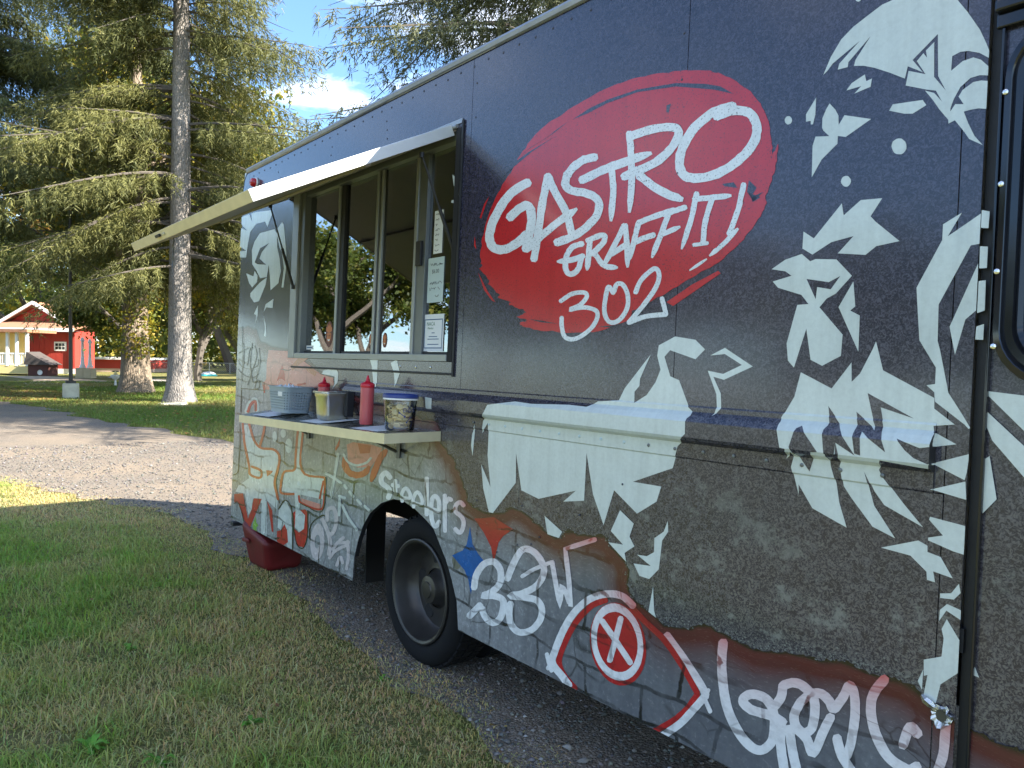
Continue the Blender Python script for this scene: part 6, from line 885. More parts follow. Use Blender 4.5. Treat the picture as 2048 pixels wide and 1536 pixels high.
# steel pan
pn = on_shelf('steel_pan', 2.02, .125); tag(pn, 'deep stainless steel food pan with yellow stain on the shelf', 'pan')
mb = MB(); lp = []
for k, h, r in ((.80, 0, .03), (.86, .006, .03), (.90, .03, .03), (.97, .125, .03), (1.03, .135, .03), (1.03, .150, .03), (1.16, .156, .035), (1.17, .152, .035)):
    lp.append([(x, y, h) for x, y in rr(-.078*k, .078*k, -.083*k, .083*k, r, 5)])
n = len(lp[0]); mb.add([p for l in lp for p in l], [(i*n+k, i*n+(k+1) % n, (i+1)*n+(k+1) % n, (i+1)*n+k) for i in range(len(lp)-1) for k in range(n)]+[tuple(range(n))[::-1]])
t_ = NT('stained steel'); v_ = t_.coord(); c_ = t_.mix(t_.ramp(t_.noise(v_, 14, 4), [(.4, 0.), (.62, .7)]), (.50, .49, .46), (.50, .45, .28)); t_.pbr(c_, .33, 1., t_.bump(t_.noise(v_, 60, 3), .05, .002))
o = mb.build('pan_body', t_.m, pn, True)
MB().add([(x, y, .157) for x, y in rr(-.086, .090, -.094, .094, .03, 5)]+[(x, y, .161) for x, y in rr(-.086, .090, -.094, .094, .03, 5)], [tuple(range(24, 48))]+[(i, (i+1) % 24, 24+(i+1) % 24, 24+i) for i in range(24)]).build('pan_lid', M['steel'], pn) 
# biscuit tub
tb_ = on_shelf('biscuit_tub', 2.835, .150); tag(tb_, 'clear plastic tub of dog biscuits with a blue lid', 'tub')
def tr_(h): return .072+.010*h/.165
MB().lathe([(0, .001), (tr_(0)-.006, .001), (tr_(0), .008), (tr_(.08), .08), (tr_(.165), .158)], 40).build('tub_wall', M['tub'], tb_, True)
MB().lathe([(tr_(.165)+.001, .150), (tr_(.165)+.004, .150), (tr_(.165)+.004, .158), (tr_(.165), .160)], 40).build('tub_collar', M['white_pl'], tb_, True)
MB().lathe([(tr_(.165)+.004, .158), (tr_(.165)+.006, .160), (tr_(.165)+.006, .174), (tr_(.165)+.001, .178), (tr_(.165)-.006, .174), (0, .174)], 40).build('tub_lid', M['blue_lid'], tb_, True)
bis = random.Random(31); prim = MB().lathe([(0, -.45), (.7, -.42), (.95, -.2), (1, 0), (.95, .2), (.7, .42), (0, .45)], 14)
bme = None; placed = []
tries = 0
while len(placed) < 46 and tries < 6000:
    tries += 1
    a = bis.uniform(0, 6.283); q = math.sqrt(bis.uniform(.15, 1))*.050; h = bis.uniform(.016, .118)
    p = Vector((q*math.cos(a), q*math.sin(a), h))
    if all((p-x).length > .0215 for x in placed): placed.append(p)
for p in placed:
    if bme is None: o = prim.build('biscuit', M['biscuit'], None, True); bme = o.data
    else: o = link('biscuit', bme)
    L = Matrix.Translation(p) @ Matrix.Rotation(bis.uniform(0, 3), 4, 'Z') @ Matrix.Rotation(bis.uniform(-1.2, 1.2), 4, 'X')
    k = bis.uniform(.0155, .019); o.matrix_world = tb_.matrix_world @ L @ Matrix.Diagonal((k, k*.9, k*.75, 1))
    tag(o, 'round pale dog biscuit inside the clear blue-lidded tub', 'biscuit', 'dog biscuits in the tub')
# printing on the tub: wrapped round the wall
CA = math.atan2(-.62, .78)   # towards the camera in the tub's own axes
def wrap_text(s, size, ang, h, mat):
    c = bpy.data.curves.new('t', 'FONT'); c.body = s; c.size = size; c.align_x = 'CENTER'; c.resolution_u = 2
    o = bpy.data.objects.new('t', c); COL.objects.link(o); bpy.context.view_layer.update()
    me = bpy.data.meshes.new_from_object(o.evaluated_get(bpy.context.evaluated_depsgraph_get())); bpy.data.objects.remove(o)
    bm = bmesh.new(); bm.from_mesh(me)
    for i in range(24):
        x = -.06+.005*i; bmesh.ops.bisect_plane(bm, geom=bm.verts[:]+bm.edges[:]+bm.faces[:], plane_co=(x, 0, 0), plane_no=(1, 0, 0))
    for v in bm.verts:
        z = h+v.co.y; R = tr_(z)+.0008; a = ang+v.co.x/R; v.co = (R*math.cos(a), R*math.sin(a), z)
    bm.to_mesh(me); bm.free(); me.name = 'tub_lettering'; me.materials.clear()
    return link('tub_lettering', me, mat, tb_)
wrap_text('DOG', .030, CA+.75, .092, M['blue_lid']); wrap_text('PES', .030, CA-.62, .062, M['ink'])
def blob(pts, ang, h, sc, mat, name):
    vs = []
    for x, y in pts:
        z = h+y*sc; R = tr_(z)+.0008; a = ang+x*sc/R; vs.append((R*math.cos(a), R*math.sin(a), z))
    MB().add(vs, [tuple(range(len(vs)))]).build(name, mat, tb_)
circ = lambda x, y, r, k=1.: [(x+r*math.cos(i*.6283), y+r*k*math.sin(i*.6283)) for i in range(10)]
for x, y, r, k in ((0, -.2, .55, .8), (-.75, .35, .2, 1.4), (-.28, .75, .2, 1.4), (.28, .75, .2, 1.4), (.75, .35, .2, 1.4)): blob(circ(x, y, r, k), CA-.45, .112, .011, M['ink'], 'paw_print')
bone = [(-1, .3), (-.75, .12), (.75, .12), (1, .34), (1.25, .2), (1.2, 0), (1.25, -.2), (1, -.34), (.75, -.12), (-.75, -.12), (-1, -.34), (-1.25, -.2), (-1.2, 0), (-1.25, .2)]
def rot(P, d): c, s = math.cos(d), math.sin(d); return [(x*c-y*s, x*s+y*c) for x, y in P]
blob(rot(bone, -.6), CA+.28, .080, .016, M['blue_lid'], 'printed_bone'); blob(rot(bone, .9), CA+.72, .055, .015, M['blue_lid'], 'printed_bone')
# ------------------------------------------------------------------ red block under the rear corner
pb_ = tw(.50, 0, -.15); rb = empty('red_plastic_block', (pb_.x, pb_.y, 0), math.atan2(SX.y, SX.x)+.12); tag(rb, 'scuffed red plastic block on the gravel under the truck rear', 'block')
P = [(-.17, -.10, .0), (.16, -.12, .0), (.20, .14, .0), (-.15, .16, .0), (-.22, -.15, .34), (.22, -.17, .24), (.23, .18, .24), (-.20, .19, .34)]
o = MB().hexa(P).build('block_body', M['red_block'], rb, bevel=.045, seg=4)
MB().box(-.14, -.04, -.168, -.150, .19, .22).build('moulded_grip', M['red_block'], rb, bevel=.008)
# ------------------------------------------------------------------ ground
def pip(P, poly):
    P = np.asarray(P); x, y = P[:, 0], P[:, 1]; ins = np.zeros(len(P), bool); n = len(poly); j = n-1
    for i in range(n):
        xi, yi = poly[i]; xj, yj = poly[j]
        c = ((yi > y) != (yj > y)) & (x < (xj-xi)*(y-yi)/(yj-yi+1e-12)+xi); ins ^= c; j = i
    return ins
def vnoise(P, sc, seed):
    r = np.random.default_rng(seed); T = r.random((64, 64)); Q = np.asarray(P)*sc; i = np.floor(Q).astype(int); f = Q-i; f = f*f*(3-2*f)
    g = lambda a, b: T[(i[:, 0]+a) % 64, (i[:, 1]+b) % 64]
    return (g(0, 0)*(1-f[:, 0])+g(1, 0)*f[:, 0])*(1-f[:, 1])+(g(0, 1)*(1-f[:, 0])+g(1, 1)*f[:, 0])*f[:, 1]
EDGE = [(8, -7.4), (4, -2.2), (1.5, .95), (.0, 2.87), (-.15, 3.17), (-.52, 3.69), (-1.12, 4.51), (-1.62, 5.41), (-2.4, 6.21), (-2.97, 7.11), (-3.65, 7.76), (-4.74, 8.34), (-5.61, 8.94), (-6.24, 9.36), (-8.39, 10.5), (-16, 13.6), (-45, 22)]
FAR = [(-45, 33), (-21, 26.4), (-15.9, 23.9), (-12.7, 21.1), (-9.4, 17.7), (-7., 15.45), (-4.97, 13.8), (0, 10.8), (6, 6.4), (14, -.5), (22, -7.4)]
EDGE = [(x+.13, y+.08) for x, y in EDGE]; EDGE_IN = [(x-.10, y-.08) for x, y in EDGE]; 
def rough_line(L, amp, step, seed):
    q = random.Random(seed); out = []
    for (a, b), (c, d) in zip(L[:-1], L[1:]):
        n = max(1, int(math.hypot(c-a, d-b)/step))
        for i in range(n): out.append((a+(c-a)*i/n+q.gauss(0, amp), b+(d-b)*i/n+q.gauss(0, amp)))
    return out+[L[-1]]
DRIVE = rough_line(EDGE_IN, .055, .16, 4)+rough_line(FAR, .16, .45, 2)
t = NT('lawn'); P_ = t.coord()
n1_, n2_, n3_ = t.noise(P_, .35, 6), t.noise(P_, 3., 6, .65), t.noise(P_, 40., 4, .7)
c = t.mix(t.ramp(n1_, [(.38, 0.), (.66, 1.)]), (.13, .165, .035), (.24, .21, .075))
c = t.mix(t.ramp(n2_, [(.45, 0.), (.75, .8)]), c, (.27, .22, .11))
c = t.mix(.75, c, t.ramp(n3_, [(.3, .3), (.7, 1.25)]), 'MULTIPLY')
t.pbr(c, .9, 0, t.bump(n3_, .9, .05), .2); M['lawn'] = t.m
t = NT('gravel'); P_ = t.coord()
v1 = t.n('TexVoronoi', {'Vector': P_, 'Scale': 75., 'Randomness': 1.}); v2 = t.n('TexVoronoi', {'Vector': P_, 'Scale': 170.})
n1_ = t.noise(P_, .8, 6)
c = t.mix(v1.outputs['Color'], (.14, .135, .13), (.36, .34, .31), 'MIX')
sp = t.n('SeparateColor', {0: v1.outputs['Color']}).outputs[0]
c = t.ramp(sp, [(0., (.055, .053, .05)), (.5, (.125, .115, .104)), (.88, (.20, .182, .16)), (1., (.36, .34, .30))])
c = t.mix(.5, c, t.n('SeparateColor', {0: v2.outputs['Color']}).outputs[1], 'OVERLAY')
c = t.mix(t.ramp(n1_, [(.30, .25), (.7, .7)]), c, (.31, .24, .165))
hh = t.math('ADD', t.ramp(v1.outputs['Distance'], [(0., 1.), (.7, 0.)]), t.math('MULTIPLY', v2.outputs['Distance'], -.5))
t.pbr(c, .88, 0, t.bump(hh, .8, .012), .3); M['gravel'] = t.m
M['dirt'] = simple('path dirt', (.36, .28, .19), .95, 0, .3, 2.5, .6)
M['asph'] = simple('pale worn road', (.30, .28, .26), .9, 0, .2, 2., .3)
MB().add([(-500, -300, 0), (500, -300, 0), (500, 700, 0), (-500, 700, 0)], [(0, 1, 2, 3)]).build('ground', M['lawn'])['kind'] = 'structure'
def sheet(name, poly, z, mat):
    lp = [Vector((a, b, 0)) for a, b in poly]; mb = MB()
    mb.add([(a, b, z) for a, b in poly], [tuple(t_) for t_ in tessellate_polygon([lp])])
    o = mb.build(name, mat); bm = bmesh.new(); bm.from_mesh(o.data)
    bm.normal_update(); fl = [f for f in bm.faces if f.normal.z < 0]
    if fl: bmesh.ops.reverse_faces(bm, faces=fl)
    bm.to_mesh(o.data); bm.free(); o['kind'] = 'structure'; return o
sheet('gravel_drive', DRIVE, .006, M['gravel'])
sheet('dirt_path', [(-29, 48), (-24, 44), (-20.5, 40.5), (-18.8, 35.8), (-18.0, 32.0), (-15.2, 31.0), (-22.5, 35), (-26, 42), (-31, 47)], .006, M['dirt'])
sheet('far_road', [(-26, 50), (-18.3, 43.7), (-12.4, 37.8), (-4, 31), (12, 20), (12, 17.5), (-5, 28.6), (-11.8, 33.6), (-15.5, 38.5), (-25, 47.5)], .006, M['asph'])
# ---- leaf-like materials read the per-leaf colour
def leaf_mat(name, trans=.35, rough=.55, spec=.3):
    t = NT(name); a = t.n('Attribute', attribute_name='col').outputs['Color']
    p = t.n('BsdfPrincipled', {'Base Color': a, 'Roughness': rough, 'Specular IOR Level': spec})
    tr = t.n('BsdfTranslucent', {'Color': t.mix(.35, a, (.25, .28, .02), 'ADD')})
    m = t.n('MixShader', {0: trans, 1: p.outputs[0], 2: tr.outputs[0]}); t.t.links.new(m.outputs[0], t.out.inputs[0]); return t.m
M['grass'] = leaf_mat('grass blades', .25, .6); M['leaf'] = leaf_mat('tree leaves', .4, .5); M['needle'] = leaf_mat('spruce needles', .15, .6, .2)
rg = np.random.default_rng(11)
def blades(name, P, hgt, wid, col, label):
    n = len(P); a = rg.random(n)*2*np.pi; lean = rg.normal(.95, .55, n)*hgt; d = np.stack([np.cos(a), np.sin(a)], 1); b = rg.random(n)*2*np.pi; pd = np.stack([np.cos(b), np.sin(b)], 1)*(wid/2)[:, None]
    z0 = np.zeros(n)
    V = np.empty((n, 5, 3), np.float32)
    V[:, 0, :2] = P-pd; V[:, 1, :2] = P+pd; V[:, 0, 2] = V[:, 1, 2] = -.002
    m = P+d*(lean*.32)[:, None]; V[:, 2, :2] = m-pd*.8; V[:, 3, :2] = m+pd*.8; V[:, 2, 2] = V[:, 3, 2] = hgt*.58
    V[:, 4, :2] = P+d*lean[:, None]; V[:, 4, 2] = hgt*np.clip(1-.28*(lean/hgt)**2, .30, 1)
    k = (np.arange(n)*5)[:, None, None]; F = np.array([[0, 1, 3], [0, 3, 2], [2, 3, 4]])[None]+k
    C = np.repeat(col[:, None, :], 5, 1)*np.array([.75, .75, .95, .95, 1.1])[None, :, None]
    o = np_mesh(name, V.reshape(-1, 3), F.reshape(-1, 3), M['grass'], None, C.reshape(-1, 3)); tag(o, label, 'grass', None, 'stuff'); return o
def polar(n, r0, r1, a0, a1, pw):
    u = rg.random(n); r = (r0**pw+u*(r1**pw-r0**pw))**(1/pw); a = np.radians(a0+rg.random(n)*(a1-a0)); return np.stack([np.sin(a)*r, np.cos(a)*r], 1)
GR = EDGE+[(-60, 22), (-60, -30), (8, -30)]
EA = np.array(EDGE)
def edge_dist(P):
    A = EA[:-1]; B = EA[1:]; d = B-A; L2 = (d**2).sum(1); out = np.full(len(P), 1e9)
    for k in range(len(A)):
        t_ = np.clip(((P-A[k])*d[k]).sum(1)/L2[k], 0, 1); out = np.minimum(out, np.hypot(*(P-A[k]-t_[:, None]*d[k]).T))
    return out
P = polar(430000, 1.8, 12., -47, 11, 1.05)
sd = edge_dist(P)*np.where(pip(P, GR), 1, -1)-.02+(vnoise(P, 1.6, 1)-.5)*.30+(vnoise(P, 6, 2)-.5)*.22
dens = np.clip(.45+sd*4.5, 0.01, 1)*np.clip(.30+1.3*vnoise(P, 5.5, 9), 0.15, 1)
P = P[(rg.random(len(P)) < dens) & (sd > -.13)]
sdk = edge_dist(P); n = len(P)
g = np.clip((vnoise(P, .8, 3)*.9+vnoise(P, 4.2, 4)*.7-.45)+np.clip(sdk-.95, -.95, 1.4)*.46+rg.normal(0, .16, n), 0, 1)
straw = np.stack([rg.uniform(.46, .76, n), rg.uniform(.38, .58, n), rg.uniform(.16, .27, n)], 1)
green = np.stack([rg.uniform(.17, .31, n), rg.uniform(.30, .46, n), rg.uniform(.04, .08, n)], 1)
col = straw*(1-g)[:, None]+green*g[:, None]
dd = np.hypot(*P.T)
hg = rg.gamma(4, .0080, n)*(.75+.6*g)*np.clip(.55+sdk*.6, .5, 1.1)*(.55+.9*vnoise(P, 3.3, 12)); hg = np.clip(hg, .012, .12)
blades('grass', P, hg, rg.uniform(.0022, .0050, n)*(1+dd*.07), col, 'patchy green and straw coloured mown grass beside the gravel in front')
P = polar(150000, 12., 46., -46, -14, 1.0); k = ~pip(P, DRIVE) & (vnoise(P, .7, 5) > .12); P = P[k]; n = len(P)
g = np.clip(vnoise(P, .25, 6)*1.5-.15+rg.normal(0, .18, n), 0, 1); col = np.stack([rg.uniform(.24, .36, n), rg.uniform(.22, .30, n), rg.uniform(.07, .11, n)], 1)*(1-g)[:, None]+np.stack([rg.uniform(.11, .16, n), rg.uniform(.18, .25, n), rg.uniform(.025, .045, n)], 1)*g[:, None]
dd = np.hypot(*P.T); blades('lawn_grass', P, rg.uniform(.03, .075, n)*(1+dd*.012), rg.uniform(.008, .016, n)*(.6+dd*.03), col, 'sunlit and shaded lawn grass under the spruces beyond the drive')
# ---- loose stones
def octa(P, size, col, name, label, z=.006):
    n = len(P); base = np.array([[1, 0, 0], [0, 1, 0], [-1, 0, 0], [0, -1, 0], [0, 0, .7], [0, 0, -.3]], float)
    V = base[None]*rg.uniform(.6, 1.3, (n, 6, 1))*size[:, None, None]; V[:, :4, 2] += rg.uniform(-.15, .35, (n, 4))*size[:, None]
    a = rg.random(n)*6.28; ca, sa = np.cos(a), np.sin(a); x = V[..., 0]*ca[:, None]-V[..., 1]*sa[:, None]; y = V[..., 0]*sa[:, None]+V[..., 1]*ca[:, None]
    V[..., 0] = x+P[:, :1]; V[..., 1] = y+P[:, 1:2]; V[..., 2] += z+size[:, None]*.25
    F = np.array([[0, 1, 4], [1, 2, 4], [2, 3, 4], [3, 0, 4], [1, 0, 5], [2, 1, 5], [3, 2, 5], [0, 3, 5]])[None]+(np.arange(n)*6)[:, None, None]
    t = NT(name+' stone'); at = t.n('Attribute', attribute_name='col').outputs['Color']; t.pbr(at, .85, 0, None, .3)
    o = np_mesh(name, V.reshape(-1, 3), F.reshape(-1, 3), t.m, None, np.repeat(col[:, None, :], 6, 1).reshape(-1, 3)); tag(o, label, 'gravel', None, 'stuff'); return o
P = polar(52000, 2.4, 15, -44, 16, 1.1); P = P[pip(P, DRIVE)]; n = len(P)
kk = rg.uniform(.5, 1.5, n)[:, None]; col = np.array([.15, .142, .13])[None]*kk*(1+rg.normal(0, .05, (n, 3)))+(rg.random(n) > .99)[:, None]*.28
PB = polar(420, 2.4, 9, -44, 16, 1.2); PB = PB[pip(PB, DRIVE)]; nb_ = len(PB); octa(PB, rg.gamma(3, .0035, nb_)+.006, np.clip(np.array([.19, .18, .165])[None]*rg.uniform(.5, 1.7, (nb_, 1)), .03, .6), 'larger_stones', 'larger pale stones lying about on the gravel beside the truck')
octa(P, rg.gamma(4, .0013, n)*(1+np.hypot(*P.T)*.05)+.002, np.clip(col, .03, .75), 'loose_gravel', 'loose grey stones scattered over the gravel drive')
# ---- fallen leaves and the brown litter by the drive
def quads(P3, size, col, name, mat, parent=None, flat=False, aspect=1.0, up=None):
    n = len(P3)
    if flat: nz = np.stack([rg.normal(0, .25, n), rg.normal(0, .25, n), np.ones(n)], 1)
    else: nz = rg.normal(size=(n, 3))
    nz /= np.linalg.norm(nz, axis=1)[:, None]+1e-9; r = rg.normal(size=(n, 3)); u = np.cross(nz, r); u /= np.linalg.norm(u, axis=1)[:, None]+1e-9; v = np.cross(nz, u)
    s = size[:, None]; V = np.stack([P3-u*s, P3-v*s*aspect*.62+nz*s*.15, P3+u*s, P3+v*s*aspect*.62+nz*s*.15], 1)
    F = np.arange(4*n).reshape(n, 4); return np_mesh(name, V.reshape(-1, 3), F, mat, parent, np.repeat(col[:, None, :], 4, 1).reshape(-1, 3))
litter_poly = [(-26, 37), (-18.8, 31.3), (-16.0, 27.9), (-14.6, 24.6), (-15.9, 23.9), (-21, 26.5), (-30, 30)]
P = np.stack([rg.uniform(-30, -14, 16000), rg.uniform(23.5, 38, 16000)], 1); P = P[pip(P, litter_poly)]
P2 = polar(260, 2.5, 11, -45, 3, 1.); P2 = P2[pip(P2, GR)]; P3 = polar(1800, 12, 34, -44, -14, 1.2); P3 = P3[~pip(P3, DRIVE)]
A_ = np.concatenate([P, P2, P3]); n = len(A_); zz_ = np.concatenate([np.full(len(P), .03), np.full(len(P2), .04), np.full(len(P3), .05)])
pal = np.array([[.30, .14, .06], [.36, .22, .08], [.22, .11, .06], [.40, .30, .08]]); col = pal[rg.integers(0, 4, n)]*rg.uniform(.6, 1.2, (n, 1))
sz = np.concatenate([rg.uniform(.05, .09, len(P)), rg.uniform(.010, .020, len(P2)), rg.uniform(.03, .06, len(P3))])
o = quads(np.column_stack([A_, zz_]), sz, col, 'fallen_leaves', M['leaf'], None, True); tag(o, 'brown fallen leaves scattered over the lawn and drive edge', 'leaves', None, 'stuff')
# ---- broad-leaved weeds in the grass
def weed(x, y, r_, n, label, seed):
    q = random.Random(seed); e = empty('weed', (x, y, 0)); tag(e, label, 'weed', 'broad-leaved weeds in the grass')
    V = []; F = []; C = []
    for i in range(n):
        a = q.uniform(0, 6.283); L = r_*q.uniform(.6, 1.15); wd = L*q.uniform(.13, .2); ca, sa = math.cos(a), math.sin(a); b = len(V); h0 = q.uniform(.2, .8)
        cc = q.uniform(.8, 1.25)
        for j in range(7):
            t_ = j/6; d = L*t_; z = L*h0*math.sin(min(1, t_*1.15)*2.3)*.8+.005; ww = wd*(math.sin(math.pi*min(1, t_*.92+.06))**.8)*(1 if j % 2 else .72)
            V += [(d*ca-ww*sa, d*sa+ww*ca, z), (d*ca, d*sa, z-ww*.25), (d*ca+ww*sa, d*sa-ww*ca, z)]; C += [(.11*cc, .27*cc, .03*cc)]*3
        for j in range(6):
            k = b+3*j; F += [(k, k+1, k+4, k+3), (k+1, k+2, k+5, k+4)]
    np_mesh('leaves', V, F, M['grass'], e, np.array(C), True)
for i, (x, y, r_, n, lb) in enumerate(((-1.66, 3.02, .075, 14, 'largest bright green weed rosette at the lower left of the grass'), (-1.10, 3.25, .06, 12, 'bright green weed tuft in the middle foreground grass'), (-.62, 3.72, .045, 9, 'small dark green weed near the gravel edge in front'), (-1.43, 4.30, .05, 8, 'small weed beside the straw coloured grass edge'), (-2.02, 4.05, .06, 7, 'upright weed in the green grass at the left'), (-1.34, 2.92, .07, 12, 'low clover-like weed at the bottom of the frame'), (-1.95, 5.35, .05, 6, 'small weed high up in the shaded grass'))): weed(x, y, r_, n, lb, i)
# ------------------------------------------------------------------ trees
def bark(name, c0, c1, sc=(9, 9, 2.2), b=.8):
    t = NT(name); v = t.scale(t.coord(), sc); a = t.noise(v, 1.6, 8, .7); vo = t.n('TexVoronoi', {'Vector': v, 'Scale': 2.2}, feature='DISTANCE_TO_EDGE').outputs[0]
    c = t.mix(a, c0, c1); c = t.mix(t.ramp(vo, [(0., .55), (.12, 0.)]), c, tuple(x*.35 for x in c0))
    t.pbr(c, .9, 0, t.bump(t.math('ADD', a, t.math('MULTIPLY', vo, 1.5)), b, .05), .2); return t.m
M['bark_spruce'] = bark('grey spruce bark', (.17, .15, .135), (.40, .365, .33)); M['bark_old'] = bark('furrowed pale bark', (.15, .115, .085), (.40, .32, .24), (7, 7, 1.1), 1.); M['twig'] = simple('twigs', (.10, .085, .07), .9, 0, .3, 5)
def trunk_mesh(H, r0, flare, top=.04, n=20, segs=26, flutes=0, lean=(0, 0), seed=0):
    q = np.random.default_rng(seed); V = []; F = []
    ph = q.random(5)*6.28
    for j in range(segs+1):
        u = (j/segs)**1.6; z = u*H; r = r0*(1-u)**.85+top+flare*math.exp(-z/.42)
        for i in range(n):
            a = 6.2832*i/n; k = 1+(.05*math.sin(2*a+ph[0])+.035*math.sin(3*a+ph[1]+z*.3))+flutes*(.5*math.exp(-z/.8)+.18)*(math.sin(5*a+ph[2])+.5*math.sin(8*a+ph[3]))
            V.append((r*k*math.cos(a)+lean[0]*z+.05*math.sin(z*.35+ph[4])*u*4*r0, r*k*math.sin(a)+lean[1]*z, z-.05))
    for j in range(segs):
        for i in range(n): F.append((j*n+i, j*n+(i+1) % n, (j+1)*n+(i+1) % n, (j+1)*n+i))
    return V, F
def spruce_parts(seed, H, z0, z1, Lmax, dz, per, dens, ds=1., colA=(.032, .046, .020), colB=(.175, .170, .055), hang=1., bare=None):
    q = np.random.default_rng(seed); wood = MB(); bx = []; out = []; sl = []; hu_ = []
    z = z0
    while z < z1:
        for k in range(per):
            a = q.random()*6.2832; L = Lmax*(1-z/H)**.75*q.uniform(.55, 1.08); zz = z+q.uniform(-.3, .3)
            if bare is not None and z < bare[2] and abs((a-bare[0]+math.pi) % (2*math.pi)-math.pi) < bare[1]: continue
            up = q.uniform(-.2, .28); dr = q.uniform(.22, .75); hu = q.random()
            T = np.linspace(0, 1, 9); hx = L*T; hz = zz+L*(up*T-dr*T**2+.40*dr*T**3.2); side = q.normal(0, .10)*L*T**2
            ca, sa = math.cos(a), math.sin(a); pts = np.stack([hx*ca-side*sa, hx*sa+side*ca, hz], 1)
            wood.tube([tuple(p) for p in pts], list((.010+.0065*L)*(1-T)**.9+.004), 5, False)
            if q.random() < .10: continue           # dead limb
            t = .10+.12*q.random()
            while t < 1.0:
                i = t*8; j = min(int(i), 7); p = pts[j]+(pts[j+1]-pts[j])*(i-j)
                for sgn in (-1, 1):
                    ll = (.22+.34*L*(1.02-t)**.8)*q.uniform(.6, 1.2)*.75; b = a+sgn*q.uniform(.6, 1.15); cb, sb = math.cos(b), math.sin(b)
                    m = max(2, int(ll/.10)); f = (np.arange(m)+.5)/m
                    bx.append(p+np.stack([cb*ll*f, sb*ll*f, -.35*ll*f*f], 1)); out.append(np.tile((cb, sb), (m, 1))); sl.append(q.uniform(.08, .60, m)*hang*(1-.3*f)*(1.1 if t > .4 else .8)); hu_.append(np.full(m, hu))
                t += q.uniform(.045, .08)*max(1., 2.2/L**.6)
        z += dz
    bx = np.concatenate(bx); out = np.concatenate(out); sl = np.concatenate(sl); hu_ = np.concatenate(hu_)
    cnt = np.maximum(3, (sl/.030*dens).astype(int)); ix = np.repeat(np.arange(len(bx)), cnt); n = len(ix)
    e = q.random(n)**1.1; ctr = bx[ix]+q.normal(0, .030, (n, 3)); ctr[:, 2] -= sl[ix]*e
    d = np.column_stack([q.normal(0, .5, n)+.4*out[ix, 0], q.normal(0, .5, n)+.4*out[ix, 1], -q.uniform(.2, 1.1, n)]); d[e < .06, 2] = q.normal(-.1, .2, (e < .06).sum())
    d /= np.linalg.norm(d, axis=1)[:, None]; ln = q.uniform(.06, .12, n)[:, None]*ds; wd = q.uniform(.008, .017, n)[:, None]*ds
    u = np.cross(d, q.normal(size=(n, 3))); u /= np.linalg.norm(u, axis=1)[:, None]+1e-9
    V = np.stack([ctr-u*wd, ctr+u*wd, ctr+d*ln*2], 1).reshape(-1, 3); F = np.arange(3*n).reshape(n, 3)
    h = np.clip(hu_[ix]*.5+q.random(n)*.6-.08+.15*(1-e), 0, 1)[:, None]; C = np.repeat((np.array(colA)[None]*(1-h)+np.array(colB)[None]*h)[:, None, :], 3, 1).reshape(-1, 3)
    return wood, V, F, C, n
TRI = {}
def spruce(label, loc, rz, H, r0, seed, **k):
    e = empty('spruce_tree', loc, rz); tag(e, label, 'spruce', 'spruces')
    V, F = trunk_mesh(H, r0, .22, seed=seed); np_mesh('trunk', V, F, M['bark_spruce'], e, None, True)
    wood, V, F, C, n = spruce_parts(seed, H, **k); wood.build('limbs', M['twig'], e, True); np_mesh('crown', V, F, M['needle'], e, C); TRI[label[:12]] = n
    return e
sp1 = spruce('tall Norway spruce with a straight bare grey trunk left of the truck', (-10.65, 24.7, 0), 0, 27, .34, 21, z0=4.4, z1=17, Lmax=7.2, dz=.36, per=5, dens=.75, ds=1.1, hang=1.6, bare=(math.atan2(-24.7, 10.65), .75, 13.5))
sp2 = spruce('spruce whose top shows over the truck roof', (.9, 17.5, 0), 1., 24, .30, 5, z0=5.0, z1=14.5, Lmax=7.6, dz=.30, per=6, dens=.8, ds=1.0, colA=(.035, .055, .036), colB=(.17, .17, .085))
sp3 = spruce('dark spruce whose limbs reach in at the left edge', (-18.6, 25.8, 0), 2., 25, .32, 40, z0=6.3, z1=16, Lmax=7.4, dz=.42, per=5, dens=.62, ds=1.3, colA=(.026, .040, .020), colB=(.13, .14, .05), hang=1.4)
def spruce_copy(src, label, loc, rz, sc):
    e = empty('spruce_tree', loc, rz); e.scale = (sc, sc, sc); tag(e, label, 'spruce', 'spruces')
    for ch in list(src.children):
        c = ch.copy(); COL.objects.link(c); c.parent = e
spruce_copy(sp3, 'dark spruce filling the gap behind the old furrowed trunk', (-16.6, 34, 0), 4.1, 1.05)
